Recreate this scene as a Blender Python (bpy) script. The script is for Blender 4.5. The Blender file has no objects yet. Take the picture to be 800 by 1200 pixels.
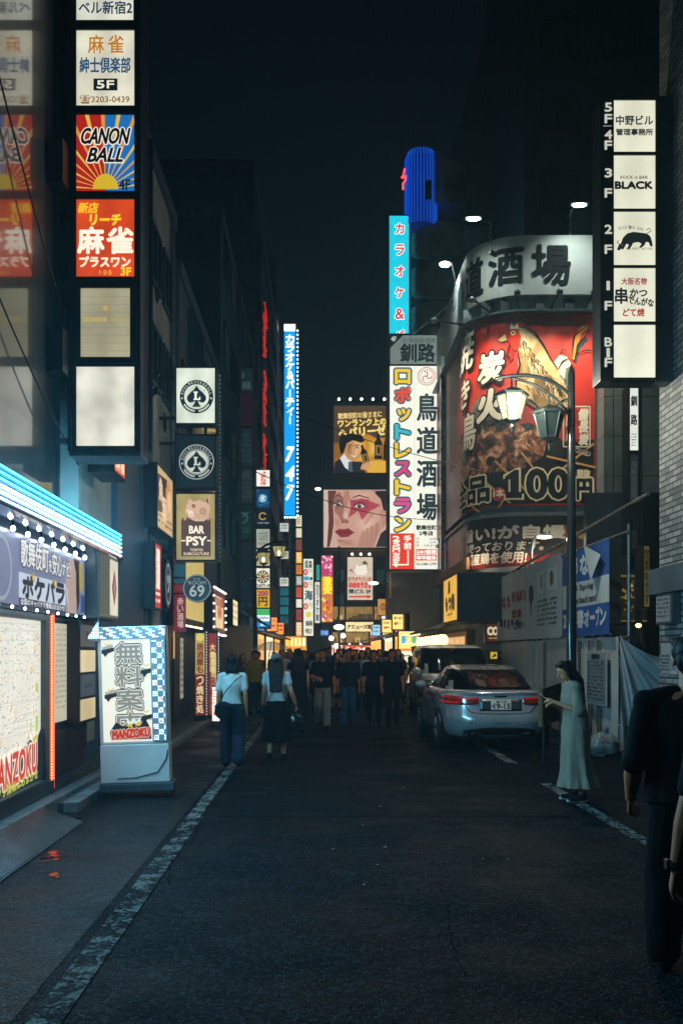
import bpy, bmesh, math, random
from mathutils import Vector, Matrix, noise
random.seed(7)
sc = bpy.context.scene
COL = sc.collection
R = math.radians

# ------------------------------------------------------------------ camera
F, CX, CY, HC = 1167.0, 375.0, 764.0, 1.64      # focal length (px of the 800x1200 photo), vanishing point, eye height
cd = bpy.data.cameras.new('camera')
cam = bpy.data.objects.new('camera', cd)
COL.objects.link(cam)
cam.location = (0, 0, HC)
cam.rotation_euler = (R(90), 0, 0)
cd.sensor_fit = 'VERTICAL'
cd.sensor_height = 36
cd.lens = F / 1200 * 36
cd.shift_x = (400 - CX) / 1200
cd.shift_y = (CY - 600) / 1200
cd.clip_end = 2000
sc.camera = cam

# ------------------------------------------------------------------ night sky and exposure
w = bpy.data.worlds.new('World')
sc.world = w
w.use_nodes = True
nt = w.node_tree
bg = nt.nodes['Background']
sky = nt.nodes.new('ShaderNodeTexSky')
sky.sky_type = 'NISHITA'
sky.sun_disc = False
sky.sun_elevation = R(-4)
sky.sun_rotation = R(160)
mixn = nt.nodes.new('ShaderNodeMix'); mixn.data_type = 'RGBA'; mixn.blend_type = 'MIX'
mixn.inputs[0].default_value = 0.9
mixn.inputs[7].default_value = (0.0024, 0.0060, 0.0090, 1)     # city glow of a clear night
skm = nt.nodes.new('ShaderNodeVectorMath'); skm.operation = 'SCALE'; skm.inputs['Scale'].default_value = 0.02
nt.links.new(sky.outputs[0], skm.inputs[0])
nt.links.new(skm.outputs[0], mixn.inputs[6])
nt.links.new(mixn.outputs[2], bg.inputs[0])
bg.inputs[1].default_value = .3
sc.view_settings.view_transform = 'Standard'
sc.view_settings.look = 'None'
sc.view_settings.exposure = 0.5
sc.view_settings.gamma = 1
sc.cycles.use_denoising = True
sc.cycles.max_bounces = 5
sc.cycles.sample_clamp_indirect = 3

HAZE = .0021                                     # density of the added haze, per metre
# ------------------------------------------------------------------ helpers
def wx(px, Y): return (px - CX) * Y / F
def wz(py, Y): return HC + (CY - py) * Y / F
def yx(px, X): return X * F / (px - CX)

def lin(h):
    h = h.lstrip('#')
    out = []
    for i in (0, 2, 4):
        c = int(h[i:i + 2], 16) / 255
        out.append(c / 12.92 if c <= .04045 else ((c + .055) / 1.055) ** 2.4)
    return (*out, 1)

MATS = {}
def mat(name, hexc, rough=.6, metal=0., nz=0., nscale=4., bump=0., bscale=30., spec=.5, coat=0., ior=1.5):
    if name in MATS: return MATS[name]
    m = bpy.data.materials.new(name); m.use_nodes = True
    t = m.node_tree; p = t.nodes['Principled BSDF']
    c = lin(hexc)
    p.inputs['Base Color'].default_value = c
    p.inputs['Roughness'].default_value = rough
    p.inputs['Metallic'].default_value = metal
    p.inputs['IOR'].default_value = ior
    p.inputs['Specular IOR Level'].default_value = spec
    p.inputs['Coat Weight'].default_value = coat
    tc = t.nodes.new('ShaderNodeTexCoord')
    if nz:
        n = t.nodes.new('ShaderNodeTexNoise'); n.inputs['Scale'].default_value = nscale; n.inputs['Detail'].default_value = 6
        r = t.nodes.new('ShaderNodeMapRange'); r.inputs[3].default_value = 1 - nz; r.inputs[4].default_value = 1 + nz
        r.inputs[1].default_value = .3; r.inputs[2].default_value = .7
        mx = t.nodes.new('ShaderNodeVectorMath'); mx.operation = 'SCALE'
        mx.inputs[0].default_value = c[:3]
        t.links.new(tc.outputs['Object'], n.inputs['Vector'])
        t.links.new(n.outputs['Fac'], r.inputs[0])
        t.links.new(r.outputs[0], mx.inputs['Scale'])
        t.links.new(mx.outputs[0], p.inputs['Base Color'])
        rr = t.nodes.new('ShaderNodeMapRange'); rr.inputs[3].default_value = max(0, rough - .12); rr.inputs[4].default_value = min(1, rough + .12)
        t.links.new(n.outputs['Fac'], rr.inputs[0]); t.links.new(rr.outputs[0], p.inputs['Roughness'])
    if bump:
        n2 = t.nodes.new('ShaderNodeTexNoise'); n2.inputs['Scale'].default_value = bscale; n2.inputs['Detail'].default_value = 4
        b = t.nodes.new('ShaderNodeBump'); b.inputs['Strength'].default_value = bump; b.inputs['Distance'].default_value = .02
        t.links.new(tc.outputs['Object'], n2.inputs['Vector'])
        t.links.new(n2.outputs['Fac'], b.inputs['Height']); t.links.new(b.outputs[0], p.inputs['Normal'])
    MATS[name] = m
    return m

def em(hexc, s=1., uneven=0.):
    """A lit surface (backlit sign, lamp, screen); s=0 gives plain sign paint."""
    key = ('em', hexc, s, uneven)
    if key in MATS: return MATS[key]
    m = bpy.data.materials.new('lit_' + hexc.strip('#') if s else 'paint_' + hexc.strip('#')); m.use_nodes = True
    t = m.node_tree; p = t.nodes['Principled BSDF']; c = lin(hexc)
    k = .5 if s else 1
    p.inputs['Base Color'].default_value = (c[0] * k, c[1] * k, c[2] * k, 1)
    p.inputs['Roughness'].default_value = .35 if s else .75
    if not s: p.inputs['Specular IOR Level'].default_value = .2
    if s:
        p.inputs['Emission Color'].default_value = c
        p.inputs['Emission Strength'].default_value = s
        if uneven:                                  # tube glow and grime put into the emission as bands and blotches
            tc = t.nodes.new('ShaderNodeTexCoord')
            n = t.nodes.new('ShaderNodeTexNoise'); n.inputs['Scale'].default_value = 2.2; n.inputs['Detail'].default_value = 3
            r = t.nodes.new('ShaderNodeMapRange'); r.inputs[1].default_value = .3; r.inputs[2].default_value = .7
            r.inputs[3].default_value = s * (1 - uneven); r.inputs[4].default_value = s * (1 + uneven * .5)
            wv = t.nodes.new('ShaderNodeTexWave'); wv.bands_direction = 'X'; wv.inputs['Scale'].default_value = .72; wv.inputs['Distortion'].default_value = .6; wv.inputs['Detail'].default_value = 1
            ad = t.nodes.new('ShaderNodeMath'); ad.operation = 'MULTIPLY_ADD'; ad.inputs[1].default_value = .16
            t.links.new(tc.outputs['Object'], n.inputs['Vector']); t.links.new(tc.outputs['Object'], wv.inputs['Vector'])
            t.links.new(wv.outputs['Fac'], ad.inputs[0]); sb = t.nodes.new('ShaderNodeMath'); sb.operation = 'SUBTRACT'; sb.inputs[1].default_value = .08
            t.links.new(n.outputs['Fac'], sb.inputs[0]); t.links.new(sb.outputs[0], ad.inputs[2]); t.links.new(ad.outputs[0], r.inputs[0])
            t.links.new(r.outputs[0], p.inputs['Emission Strength'])
        lum = (.3 * c[0] + .6 * c[1] + .1 * c[2]) * s
        if lum < .12:
            m.cycles.emission_sampling = 'NONE'
    MATS[key] = m
    return m

def em_small(hexc, s):
    m = em(hexc, s); m.cycles.emission_sampling = 'NONE'; return m

LOC = {}
def thing(name, label, cat, loc=(0, 0, 0), rotz=0, group=None, rot=None):
    o = bpy.data.objects.new(name, None); COL.objects.link(o)
    o.location = loc; o.rotation_euler = rot or (0, 0, rotz)
    o.empty_display_size = .2
    o['label'] = label; o['category'] = cat
    if group: o['group'] = group
    LOC[o] = Vector(loc) if (rotz == 0 and rot is None) else None
    return o
def tag(o, label=None, cat=None, group=None, kind=None):
    if label: o['label'] = label
    if cat: o['category'] = cat
    if group: o['group'] = group
    if kind: o['kind'] = kind
    return o
def copy_tree(o, parent=None):
    c = o.copy(); COL.objects.link(c)
    if parent: c.parent = parent
    for ch in list(o.children): copy_tree(ch, c)
    return c

class MB:
    """Collects closed shapes; build() links them as ONE mesh object."""
    def __init__(s): s.v = []; s.f = []; s.mi = []; s.ms = []
    def _m(s, m):
        if m not in s.ms: s.ms.append(m)
        return s.ms.index(m)
    def add(s, vs, fs, m):
        b = len(s.v); s.v += [tuple(v) for v in vs]; i = s._m(m)
        for f in fs: s.f.append(tuple(b + k for k in f)); s.mi.append(i)
    def box(s, x0, x1, y0, y1, z0, z1, m):
        x0, x1 = sorted((x0, x1)); y0, y1 = sorted((y0, y1)); z0, z1 = sorted((z0, z1))
        s.add([(x0, y0, z0), (x1, y0, z0), (x1, y1, z0), (x0, y1, z0), (x0, y0, z1), (x1, y0, z1), (x1, y1, z1), (x0, y1, z1)],
              [(0, 3, 2, 1), (4, 5, 6, 7), (0, 1, 5, 4), (1, 2, 6, 5), (2, 3, 7, 6), (3, 0, 4, 7)], m)
        return s
    def bbox(s, x0, x1, y0, y1, z0, z1, m, b=.01):
        """box with chamfered edges"""
        x0, x1 = sorted((x0, x1)); y0, y1 = sorted((y0, y1)); z0, z1 = sorted((z0, z1))
        bm = bmesh.new(); bmesh.ops.create_cube(bm, size=1)
        for v in bm.verts:
            v.co = ((x0 + x1) / 2 + v.co.x * (x1 - x0), (y0 + y1) / 2 + v.co.y * (y1 - y0), (z0 + z1) / 2 + v.co.z * (z1 - z0))
        b = min(b, .3 * min(x1 - x0, y1 - y0, z1 - z0))
        bmesh.ops.bevel(bm, geom=bm.edges[:], offset=b, segments=2, affect='EDGES', profile=.6)
        bm.verts.index_update()
        s.add([v.co for v in bm.verts], [[v.index for v in f.verts] for f in bm.faces], m); bm.free()
        return s
    def ring_loft(s, rings, m, cap=True):
        n = len(rings[0]); vs = [p for r in rings for p in r]; fs = []
        for i in range(len(rings) - 1):
            for j in range(n):
                fs.append((i * n + j, i * n + (j + 1) % n, (i + 1) * n + (j + 1) % n, (i + 1) * n + j))
        if cap:
            fs.append(tuple(reversed(range(n)))); fs.append(tuple((len(rings) - 1) * n + j for j in range(n)))
        s.add(vs, fs, m); return s
    def tube(s, pts, r, m, n=8):
        pts = [Vector(p) for p in pts]; rings = []
        rs = r if isinstance(r, (list, tuple)) else [r] * len(pts)
        up = None
        for i, p in enumerate(pts):
            d = (pts[min(i + 1, len(pts) - 1)] - pts[max(i - 1, 0)]).normalized()
            if up is None:
                up = Vector((0, 0, 1)) if abs(d.z) < .9 else Vector((1, 0, 0))
            a = d.cross(up).normalized(); b = a.cross(d).normalized(); up = b
            rings.append([p + (a * math.cos(2 * math.pi * k / n) + b * math.sin(2 * math.pi * k / n)) * rs[i] for k in range(n)])
        return s.ring_loft(rings, m)
    def lathe(s, prof, c, m, n=16):
        """prof: (radius, z) from bottom to top around vertical axis at c"""
        return s.ring_loft([[(c[0] + max(r, 1e-4) * math.cos(2 * math.pi * k / n), c[1] + max(r, 1e-4) * math.sin(2 * math.pi * k / n), c[2] + z) for k in range(n)] for r, z in prof], m)
    def ell(s, c, r, m, nu=14, nv=9, rot=None):
        if not isinstance(r, (tuple, list)): r = (r, r, r)
        rings = []
        for i in range(nv + 1):
            a = -math.pi / 2 + math.pi * i / nv
            a = max(-1.5, min(1.5, a))
            ring = []
            for k in range(nu):
                t = 2 * math.pi * k / nu
                p = Vector((r[0] * math.cos(a) * math.cos(t), r[1] * math.cos(a) * math.sin(t), r[2] * math.sin(a)))
                if rot: p = rot @ p
                ring.append(Vector(c) + p)
            rings.append(ring)
        return s.ring_loft(rings, m)
    def cap(s, p0, p1, r0, r1, m, n=10):
        """tapered capsule"""
        p0 = Vector(p0); p1 = Vector(p1); d = p1 - p0; L = d.length
        if L < 1e-5: return s.ell(p0, r0, m)
        d /= L
        q = d.to_track_quat('Z', 'Y').to_matrix()
        rings = []
        for a in (-80, -50, -20): rings.append((-0 + r0 * math.sin(R(a)), r0 * math.cos(R(a))))
        rings.append((0, r0)); rings.append((L, r1))
        for a in (20, 50, 80): rings.append((L + r1 * math.sin(R(a)), r1 * math.cos(R(a))))
        return s.ring_loft([[p0 + q @ Vector((rr * math.cos(2 * math.pi * k / n), rr * math.sin(2 * math.pi * k / n), z)) for k in range(n)] for z, rr in rings], m)
    def prism(s, poly, vec, m):
        """flat polygon (3D points) pushed along vec"""
        n = len(poly); vec = Vector(vec)
        a = [Vector(p) for p in poly]; b = [p + vec for p in a]
        fs = [tuple(range(n)), tuple(reversed(range(n, 2 * n)))] + [(i, (i + 1) % n, n + (i + 1) % n, n + i) for i in range(n)]
        s.add(a + b, fs, m); return s
    def mesh(s, name):
        me = bpy.data.meshes.new(name)
        me.from_pydata(s.v, [], s.f)
        for m in s.ms: me.materials.append(m)
        me.polygons.foreach_set('material_index', s.mi)
        return me
    def build(s, name, parent=None, smooth=False, label=None, bevel=0, local=False):
        me = s.mesh(name)
        root = parent
        while root is not None and root.parent is not None: root = root.parent
        if root is not None and not local and LOC.get(root) is not None:
            me.transform(Matrix.Translation(-LOC[root]))
        if bevel or smooth:
            bm = bmesh.new(); bm.from_mesh(me)
            if bevel:
                bmesh.ops.bevel(bm, geom=[e for e in bm.edges if e.is_manifold and e.calc_face_angle(0) > .5], offset=bevel, segments=1, affect='EDGES')
            bmesh.ops.recalc_face_normals(bm, faces=bm.faces)
            bm.to_mesh(me); bm.free()
        if smooth:
            me.polygons.foreach_set('use_smooth', [True] * len(me.polygons))
            if smooth != 2: me.set_sharp_from_angle(angle=R(40))
        me.update()
        o = bpy.data.objects.new(name, me); COL.objects.link(o)
        if parent: o.parent = parent
        if label: o['label'] = label
        return o

def fuse(mb, voxel, name, parent, m, wrinkle=0, wscale=7, it=2, local=True):
    """overlapping closed shapes -> one continuous skin"""
    me = mb.mesh(name + '_raw')
    bm = bmesh.new(); bm.from_mesh(me); bmesh.ops.recalc_face_normals(bm, faces=bm.faces); bm.to_mesh(me); bm.free()
    t = bpy.data.objects.new('tmp', me); COL.objects.link(t)
    md = t.modifiers.new('r', 'REMESH'); md.mode = 'VOXEL'; md.voxel_size = voxel
    if it:
        sm = t.modifiers.new('s', 'SMOOTH'); sm.factor = .5; sm.iterations = it
    dg = bpy.context.evaluated_depsgraph_get(); dg.update()
    out = bpy.data.meshes.new_from_object(t.evaluated_get(dg))
    out.name = name
    bpy.data.objects.remove(t); bpy.data.meshes.remove(me)
    out.materials.clear(); out.materials.append(m)
    out.polygons.foreach_set('material_index', [0] * len(out.polygons))
    if wrinkle:
        ns = [v.normal.copy() for v in out.vertices]
        for v, nn in zip(out.vertices, ns):
            c = v.co
            d = noise.noise(Vector((c.x * wscale, c.y * wscale, c.z * wscale * .55))) + .5 * noise.noise(Vector((c.x * wscale * 2.3 + 5, c.y * wscale * 2.3, c.z * wscale)))
            v.co = c + nn * d * wrinkle
    out.polygons.foreach_set('use_smooth', [True] * len(out.polygons))
    root = parent
    if not local and LOC.get(root) is not None: out.transform(Matrix.Translation(-LOC[root]))
    o = bpy.data.objects.new(name, out); COL.objects.link(o)
    if parent: o.parent = parent
    return o

# ------------------------------------------------------------------ lettering and sign artwork
GL = {}
def glyphs(t, shear=0):
    k = (t, shear)
    if k in GL: return GL[k]
    c = bpy.data.curves.new('t', 'FONT'); c.body = t; c.shear = shear; c.resolution_u = 3
    o = bpy.data.objects.new('t', c); COL.objects.link(o)
    me = bpy.data.meshes.new_from_object(o.evaluated_get(bpy.context.evaluated_depsgraph_get()))
    vs = [(v.co.x, v.co.y) for v in me.vertices]; fs = [tuple(p.vertices) for p in me.polygons]
    bpy.data.objects.remove(o); bpy.data.curves.remove(c); bpy.data.meshes.remove(me)
    if not vs: vs = [(0, 0), (1, 0), (1, 1)]; fs = []
    x0 = min(v[0] for v in vs); x1 = max(v[0] for v in vs); y0 = min(v[1] for v in vs); y1 = max(v[1] for v in vs)
    dx = max(x1 - x0, 1e-3); dy = max(y1 - y0, 1e-3)
    GL[k] = ([((x - x0) / dx, (y - y0) / dy) for x, y in vs], fs, dx / dy)
    return GL[k]

class Canvas:
    """Flat artwork in (u, v); boxes are given left, top, right, bottom; layers stack outward."""
    def __init__(s, fmap, eps=.003, e=1.0, ux=1., uy=1.):
        s.fmap = fmap; s.eps = eps; s.e = e; s.it = []; s.ux = ux; s.uy = uy
    def add(s, vs, fs, col, lay, e=None):
        s.it.append((vs, fs, col, lay, s.e if e is None else e))
    def poly(s, pts, col, lay=1, e=None): s.add(list(pts), [tuple(range(len(pts)))], col, lay, e)
    def rect(s, x0, y0, x1, y1, col, lay=1, e=None): s.poly([(x0, y0), (x1, y0), (x1, y1), (x0, y1)], col, lay, e)
    def circle(s, cx, cy, r, col, lay=1, n=28, ry=None, e=None, a0=0, a1=360):
        ry = r if ry is None else ry
        n1 = n if abs(a1 - a0) >= 360 else n + 1
        s.poly([(cx + r * math.cos(R(a0 + (a1 - a0) * k / n)), cy + ry * math.sin(R(a0 + (a1 - a0) * k / n))) for k in range(n1)], col, lay, e)
    def ring(s, cx, cy, r0, r1, col, lay=1, n=36, k=1., e=None, a0=0, a1=360):
        vs = []; fs = []
        for i in range(n + 1):
            a = R(a0 + (a1 - a0) * i / n)
            vs += [(cx + r0 * math.cos(a), cy + r0 * k * math.sin(a)), (cx + r1 * math.cos(a), cy + r1 * k * math.sin(a))]
        for i in range(n): fs.append((2 * i, 2 * i + 1, 2 * i + 3, 2 * i + 2))
        s.add(vs, fs, col, lay, e)
    def line(s, pts, wd, col, lay=2, e=None, taper=False):
        n = len(pts); L = []; Rr = []
        for i in range(n):
            a = pts[max(i - 1, 0)]; b = pts[min(i + 1, n - 1)]
            dx, dy = b[0] - a[0], b[1] - a[1]; l = math.hypot(dx, dy) or 1
            h = wd / 2 * ((.25 + .75 * math.sin(math.pi * (i + .3) / (n - .4))) if taper else 1)
            L.append((pts[i][0] - dy / l * h, pts[i][1] + dx / l * h)); Rr.append((pts[i][0] + dy / l * h, pts[i][1] - dx / l * h))
        s.add(L + Rr, [(i, i + 1, n + i + 1, n + i) for i in range(n - 1)], col, lay, e)
    def text(s, t, x0, y0, x1, y1, col, lay=3, bold=0, out=None, shear=0, e=None, rot=0, fit=False, warp=None):
        """glyphs stretched into the box; bold/out[1] = stroke growth in canvas units; out = (colour, growth)"""
        vs, fs, asp = glyphs(t, shear)
        if fit:                                     # keep proportions, centred
            bw, bh = abs(x1 - x0) * s.ux, abs(y1 - y0) * s.uy
            if bw / bh > asp: k = bh * asp / bw; cxx = (x0 + x1) / 2; x0, x1 = cxx + (x0 - cxx) * k, cxx + (x1 - cxx) * k
            else: k = bw / asp / bh; cyy = (y0 + y1) / 2; y0, y1 = cyy + (y0 - cyy) * k, cyy + (y1 - cyy) * k
        cxx, cyy = (x0 + x1) / 2, (y0 + y1) / 2; ca, sa = math.cos(R(rot)), math.sin(R(rot))
        P = []
        for a, b in vs:
            x = x0 + (x1 - x0) * a; y = y1 + (y0 - y1) * b
            if rot:
                dx, dy = x - cxx, y - cyy; x, y = cxx + dx * ca - dy * sa, cyy + dx * sa + dy * ca
            if warp: x, y = warp(x, y)
            P.append((x, y))
        def put(g, c, l, n):
            if g <= 0: s.add(P, fs, c, l, e); return
            for k in range(n):
                a = 2 * math.pi * (k + .5) / n
                s.add([(x + g * math.cos(a), y + g * math.sin(a)) for x, y in P], fs, c, l + .05 * k, e)
        if out: put(out[1] + bold, out[0], lay - 1, 10)
        put(bold, col, lay, 6 if bold else 1)
    def vtext(s, t, x0, y0, x1, y1, col, gap=.12, cols=None, **kw):
        n = len(t); h = (y1 - y0) / n
        for i, ch in enumerate(t):
            if ch == ' ': continue
            c = cols[i] if cols else col
            if ch == 'ー':
                s.rect((x0 + x1) / 2 - (x1 - x0) * .08, y0 + h * (i + .08), (x0 + x1) / 2 + (x1 - x0) * .08, y0 + h * (i + .92), c, kw.get('lay', 3), kw.get('e'))
                continue
            sx = .16 if ch in 'ッィァ&' else 0
            s.text(ch, x0 + (x1 - x0) * sx, y0 + h * (i + gap / 2), x1 - (x1 - x0) * sx * .5, y0 + h * (i + 1 - gap / 2), c, **kw)
    def soft(s, pts, c0, c1, n=7, lay=2, e=None):
        """printed tone fading from c0 at the rim to c1 in the middle"""
        mx_ = sum(p[0] for p in pts) / len(pts); my_ = sum(p[1] for p in pts) / len(pts)
        h0 = [int(c0[i:i + 2], 16) for i in (1, 3, 5)]; h1 = [int(c1[i:i + 2], 16) for i in (1, 3, 5)]
        for k in range(n):
            q = (k + .5) / n; f = 1 - k / n
            cc = '#%02x%02x%02x' % tuple(int(a_ + (b_ - a_) * q) for a_, b_ in zip(h0, h1))
            s.poly([(mx_ + (x - mx_) * f, my_ + (y - my_) * f) for x, y in pts], cc, lay + .07 * k, e)
    def scribble(s, x0, y0, x1, y1, col, rows=4, lay=2, e=None, seed=1, fill=.62):
        """lines of print too small to read"""
        rd = random.Random(seed); h = (y1 - y0) / rows
        for r in range(rows):
            u = 0.
            while u < .97:
                l = rd.uniform(.03, .09)
                if rd.random() < .85:
                    a, b = u, min(1, u + l)
                    k0 = rd.uniform(0, .2); k1 = rd.uniform(.7, 1)
                    s.rect(x0 + (x1 - x0) * a, y0 + h * (r + k0 * fill), x0 + (x1 - x0) * b, y0 + h * (r + k1 * fill), col, lay, e)
                u += l + rd.uniform(.008, .03)
    def build(s, name, parent, cuts=None, local=False):
        groups = {}
        mats = []; vs = []; fs = []; mi = []
        for (p, f, col, lay, e) in s.it:
            m = em(col, e) if not isinstance(col, bpy.types.Material) else col
            if m not in mats: mats.append(m)
            b = len(vs); k = mats.index(m)
            vs += [(x, y, lay * s.eps) for x, y in p]
            for q in f: fs.append(tuple(b + i for i in q)); mi.append(k)
        me = bpy.data.meshes.new(name); me.from_pydata(vs, [], fs)
        me.polygons.foreach_set('material_index', mi)
        if cuts:
            bm = bmesh.new(); bm.from_mesh(me)
            for u in cuts:
                bmesh.ops.bisect_plane(bm, geom=bm.verts[:] + bm.edges[:] + bm.faces[:], plane_co=(u, 0, 0), plane_no=(1, 0, 0), dist=1e-5)
            bm.to_mesh(me); bm.free()
        root = parent
        while root is not None and root.parent is not None: root = root.parent
        off = Vector((0, 0, 0)) if (local or root is None or LOC.get(root) is None) else LOC[root]
        for v in me.vertices: v.co = Vector(s.fmap(v.co.x, v.co.y, v.co.z)) - off
        for m in mats: me.materials.append(m)
        o = bpy.data.objects.new(name, me); COL.objects.link(o); o.parent = parent
        return o

def cfront(Y, e=1., eps=None):
    """canvas facing the camera side of the street, in photo pixels seen at distance Y"""
    return Canvas(lambda u, v, l: (wx(u, Y), Y - .004 - l, wz(v, Y)), eps or max(.003, Y * .00012), e)
def cleft(Xs, e=1., eps=.003):
    """canvas on a left-hand wall facing the street: u = distance Y, v = height"""
    return Canvas(lambda u, v, l: (Xs + .004 + l, u, v), eps, e)
def cright(Xs, e=1., eps=.003):
    """canvas on a right-hand wall: u = -Y, v = height"""
    return Canvas(lambda u, v, l: (Xs - .004 - l, -u, v), eps, e)

M_FR = mat('black_frame', '1b2226', .45, .3, nz=.3)
M_FR2 = mat('grey_frame', '59646a', .45, .5, nz=.3)
M_STEEL = mat('steel', '6d767a', .35, .9, nz=.2)

def fsign(name, label, cat, x0, y0, x1, y1, Y, d=.22, bgc='#e6e4d2', e=.85, art=None, frame=M_FR, fw=.035, group=None, wall=None, uneven=.25, draw_e=None, back=None):
    """box sign standing out from a wall, face towards the camera end of the street"""
    if Y > 40: e *= 1.15
    X0, X1, Z0, Z1 = wx(x0, Y), wx(x1, Y), wz(y1, Y), wz(y0, Y)
    t = thing(name, label, cat, ((X0 + X1) / 2, Y + d / 2, Z0 - fw), group=group)
    b = MB(); b.bbox(X0 - fw, X1 + fw, Y + .012, Y + d, Z0 - fw, Z1 + fw, frame, .01)
    # raised lip round the face
    for q in ((X0 - fw, X1 + fw, Z0 - fw, Z0), (X0 - fw, X1 + fw, Z1, Z1 + fw), (X0 - fw, X0, Z0, Z1), (X1, X1 + fw, Z0, Z1)):
        b.box(q[0], q[1], Y - .03, Y + .011, q[2], q[3], frame)
    b.build('cabinet', t)
    c = cfront(Y, e)
    c.poly([(x0, y0), (x1, y0), (x1, y1), (x0, y1)], em(bgc, e, uneven) if e else em(bgc, 0), 0)
    if art: art(c)
    c.build('sign_face', t)
    if e >= .45:                                    # such signs are lit on both sides
        cb_ = Canvas(lambda u, v, l: (wx(u, Y), Y + d + .003 + l, wz(v, Y)), .003, e)
        cb_.rect(x0, y0, x1, y1, em(bgc, e, uneven), 0); cb_.build('rear_face', t)
    if wall is not None:
        br = MB()
        xe = X0 - fw if wall < X0 else X1 + fw
        for zz in (Z0 + .12 * (Z1 - Z0), Z0 + .88 * (Z1 - Z0)):
            br.box(min(wall, xe), max(wall, xe), Y + d * .35, Y + d * .6, zz - .03, zz + .03, M_FR)
        br.build('bracket', t)
    return t

def ssign(name, label, cat, Xs, Xw, ya, yb, z0, z1, bgc, e, art=None, frame=M_FR, fw=.03, group=None, uneven=.2):
    """box sign lying along a wall, face across the street; Xw = wall, Xs = face"""
    left = Xs > Xw
    t = thing(name, label, cat, ((Xs + Xw) / 2, (ya + yb) / 2, z0 - fw), group=group)
    sg = 1 if left else -1
    b = MB(); b.bbox(Xw, Xs - .012 * sg, ya - fw, yb + fw, z0 - fw, z1 + fw, frame, .01)
    for q in ((ya - fw, yb + fw, z0 - fw, z0), (ya - fw, yb + fw, z1, z1 + fw), (ya - fw, ya, z0, z1), (yb, yb + fw, z0, z1)):
        b.box(Xs - .011 * sg, Xs + .02 * sg, q[0], q[1], q[2], q[3], frame)
    b.build('cabinet', t)
    c = cleft(Xs, e) if left else cright(Xs, e)
    ul, ur = (ya, yb) if left else (-yb, -ya)
    c.poly([(ul, z1), (ur, z1), (ur, z0), (ul, z0)], em(bgc, e, uneven) if e else em(bgc, 0), 0)
    if art: art(c, ul, z1, ur, z0)
    c.build('sign_face', t)
    return t
M_WHITEP = mat('white_painted_metal', 'a9b0b2', .45, nz=.15, nscale=2)
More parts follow.
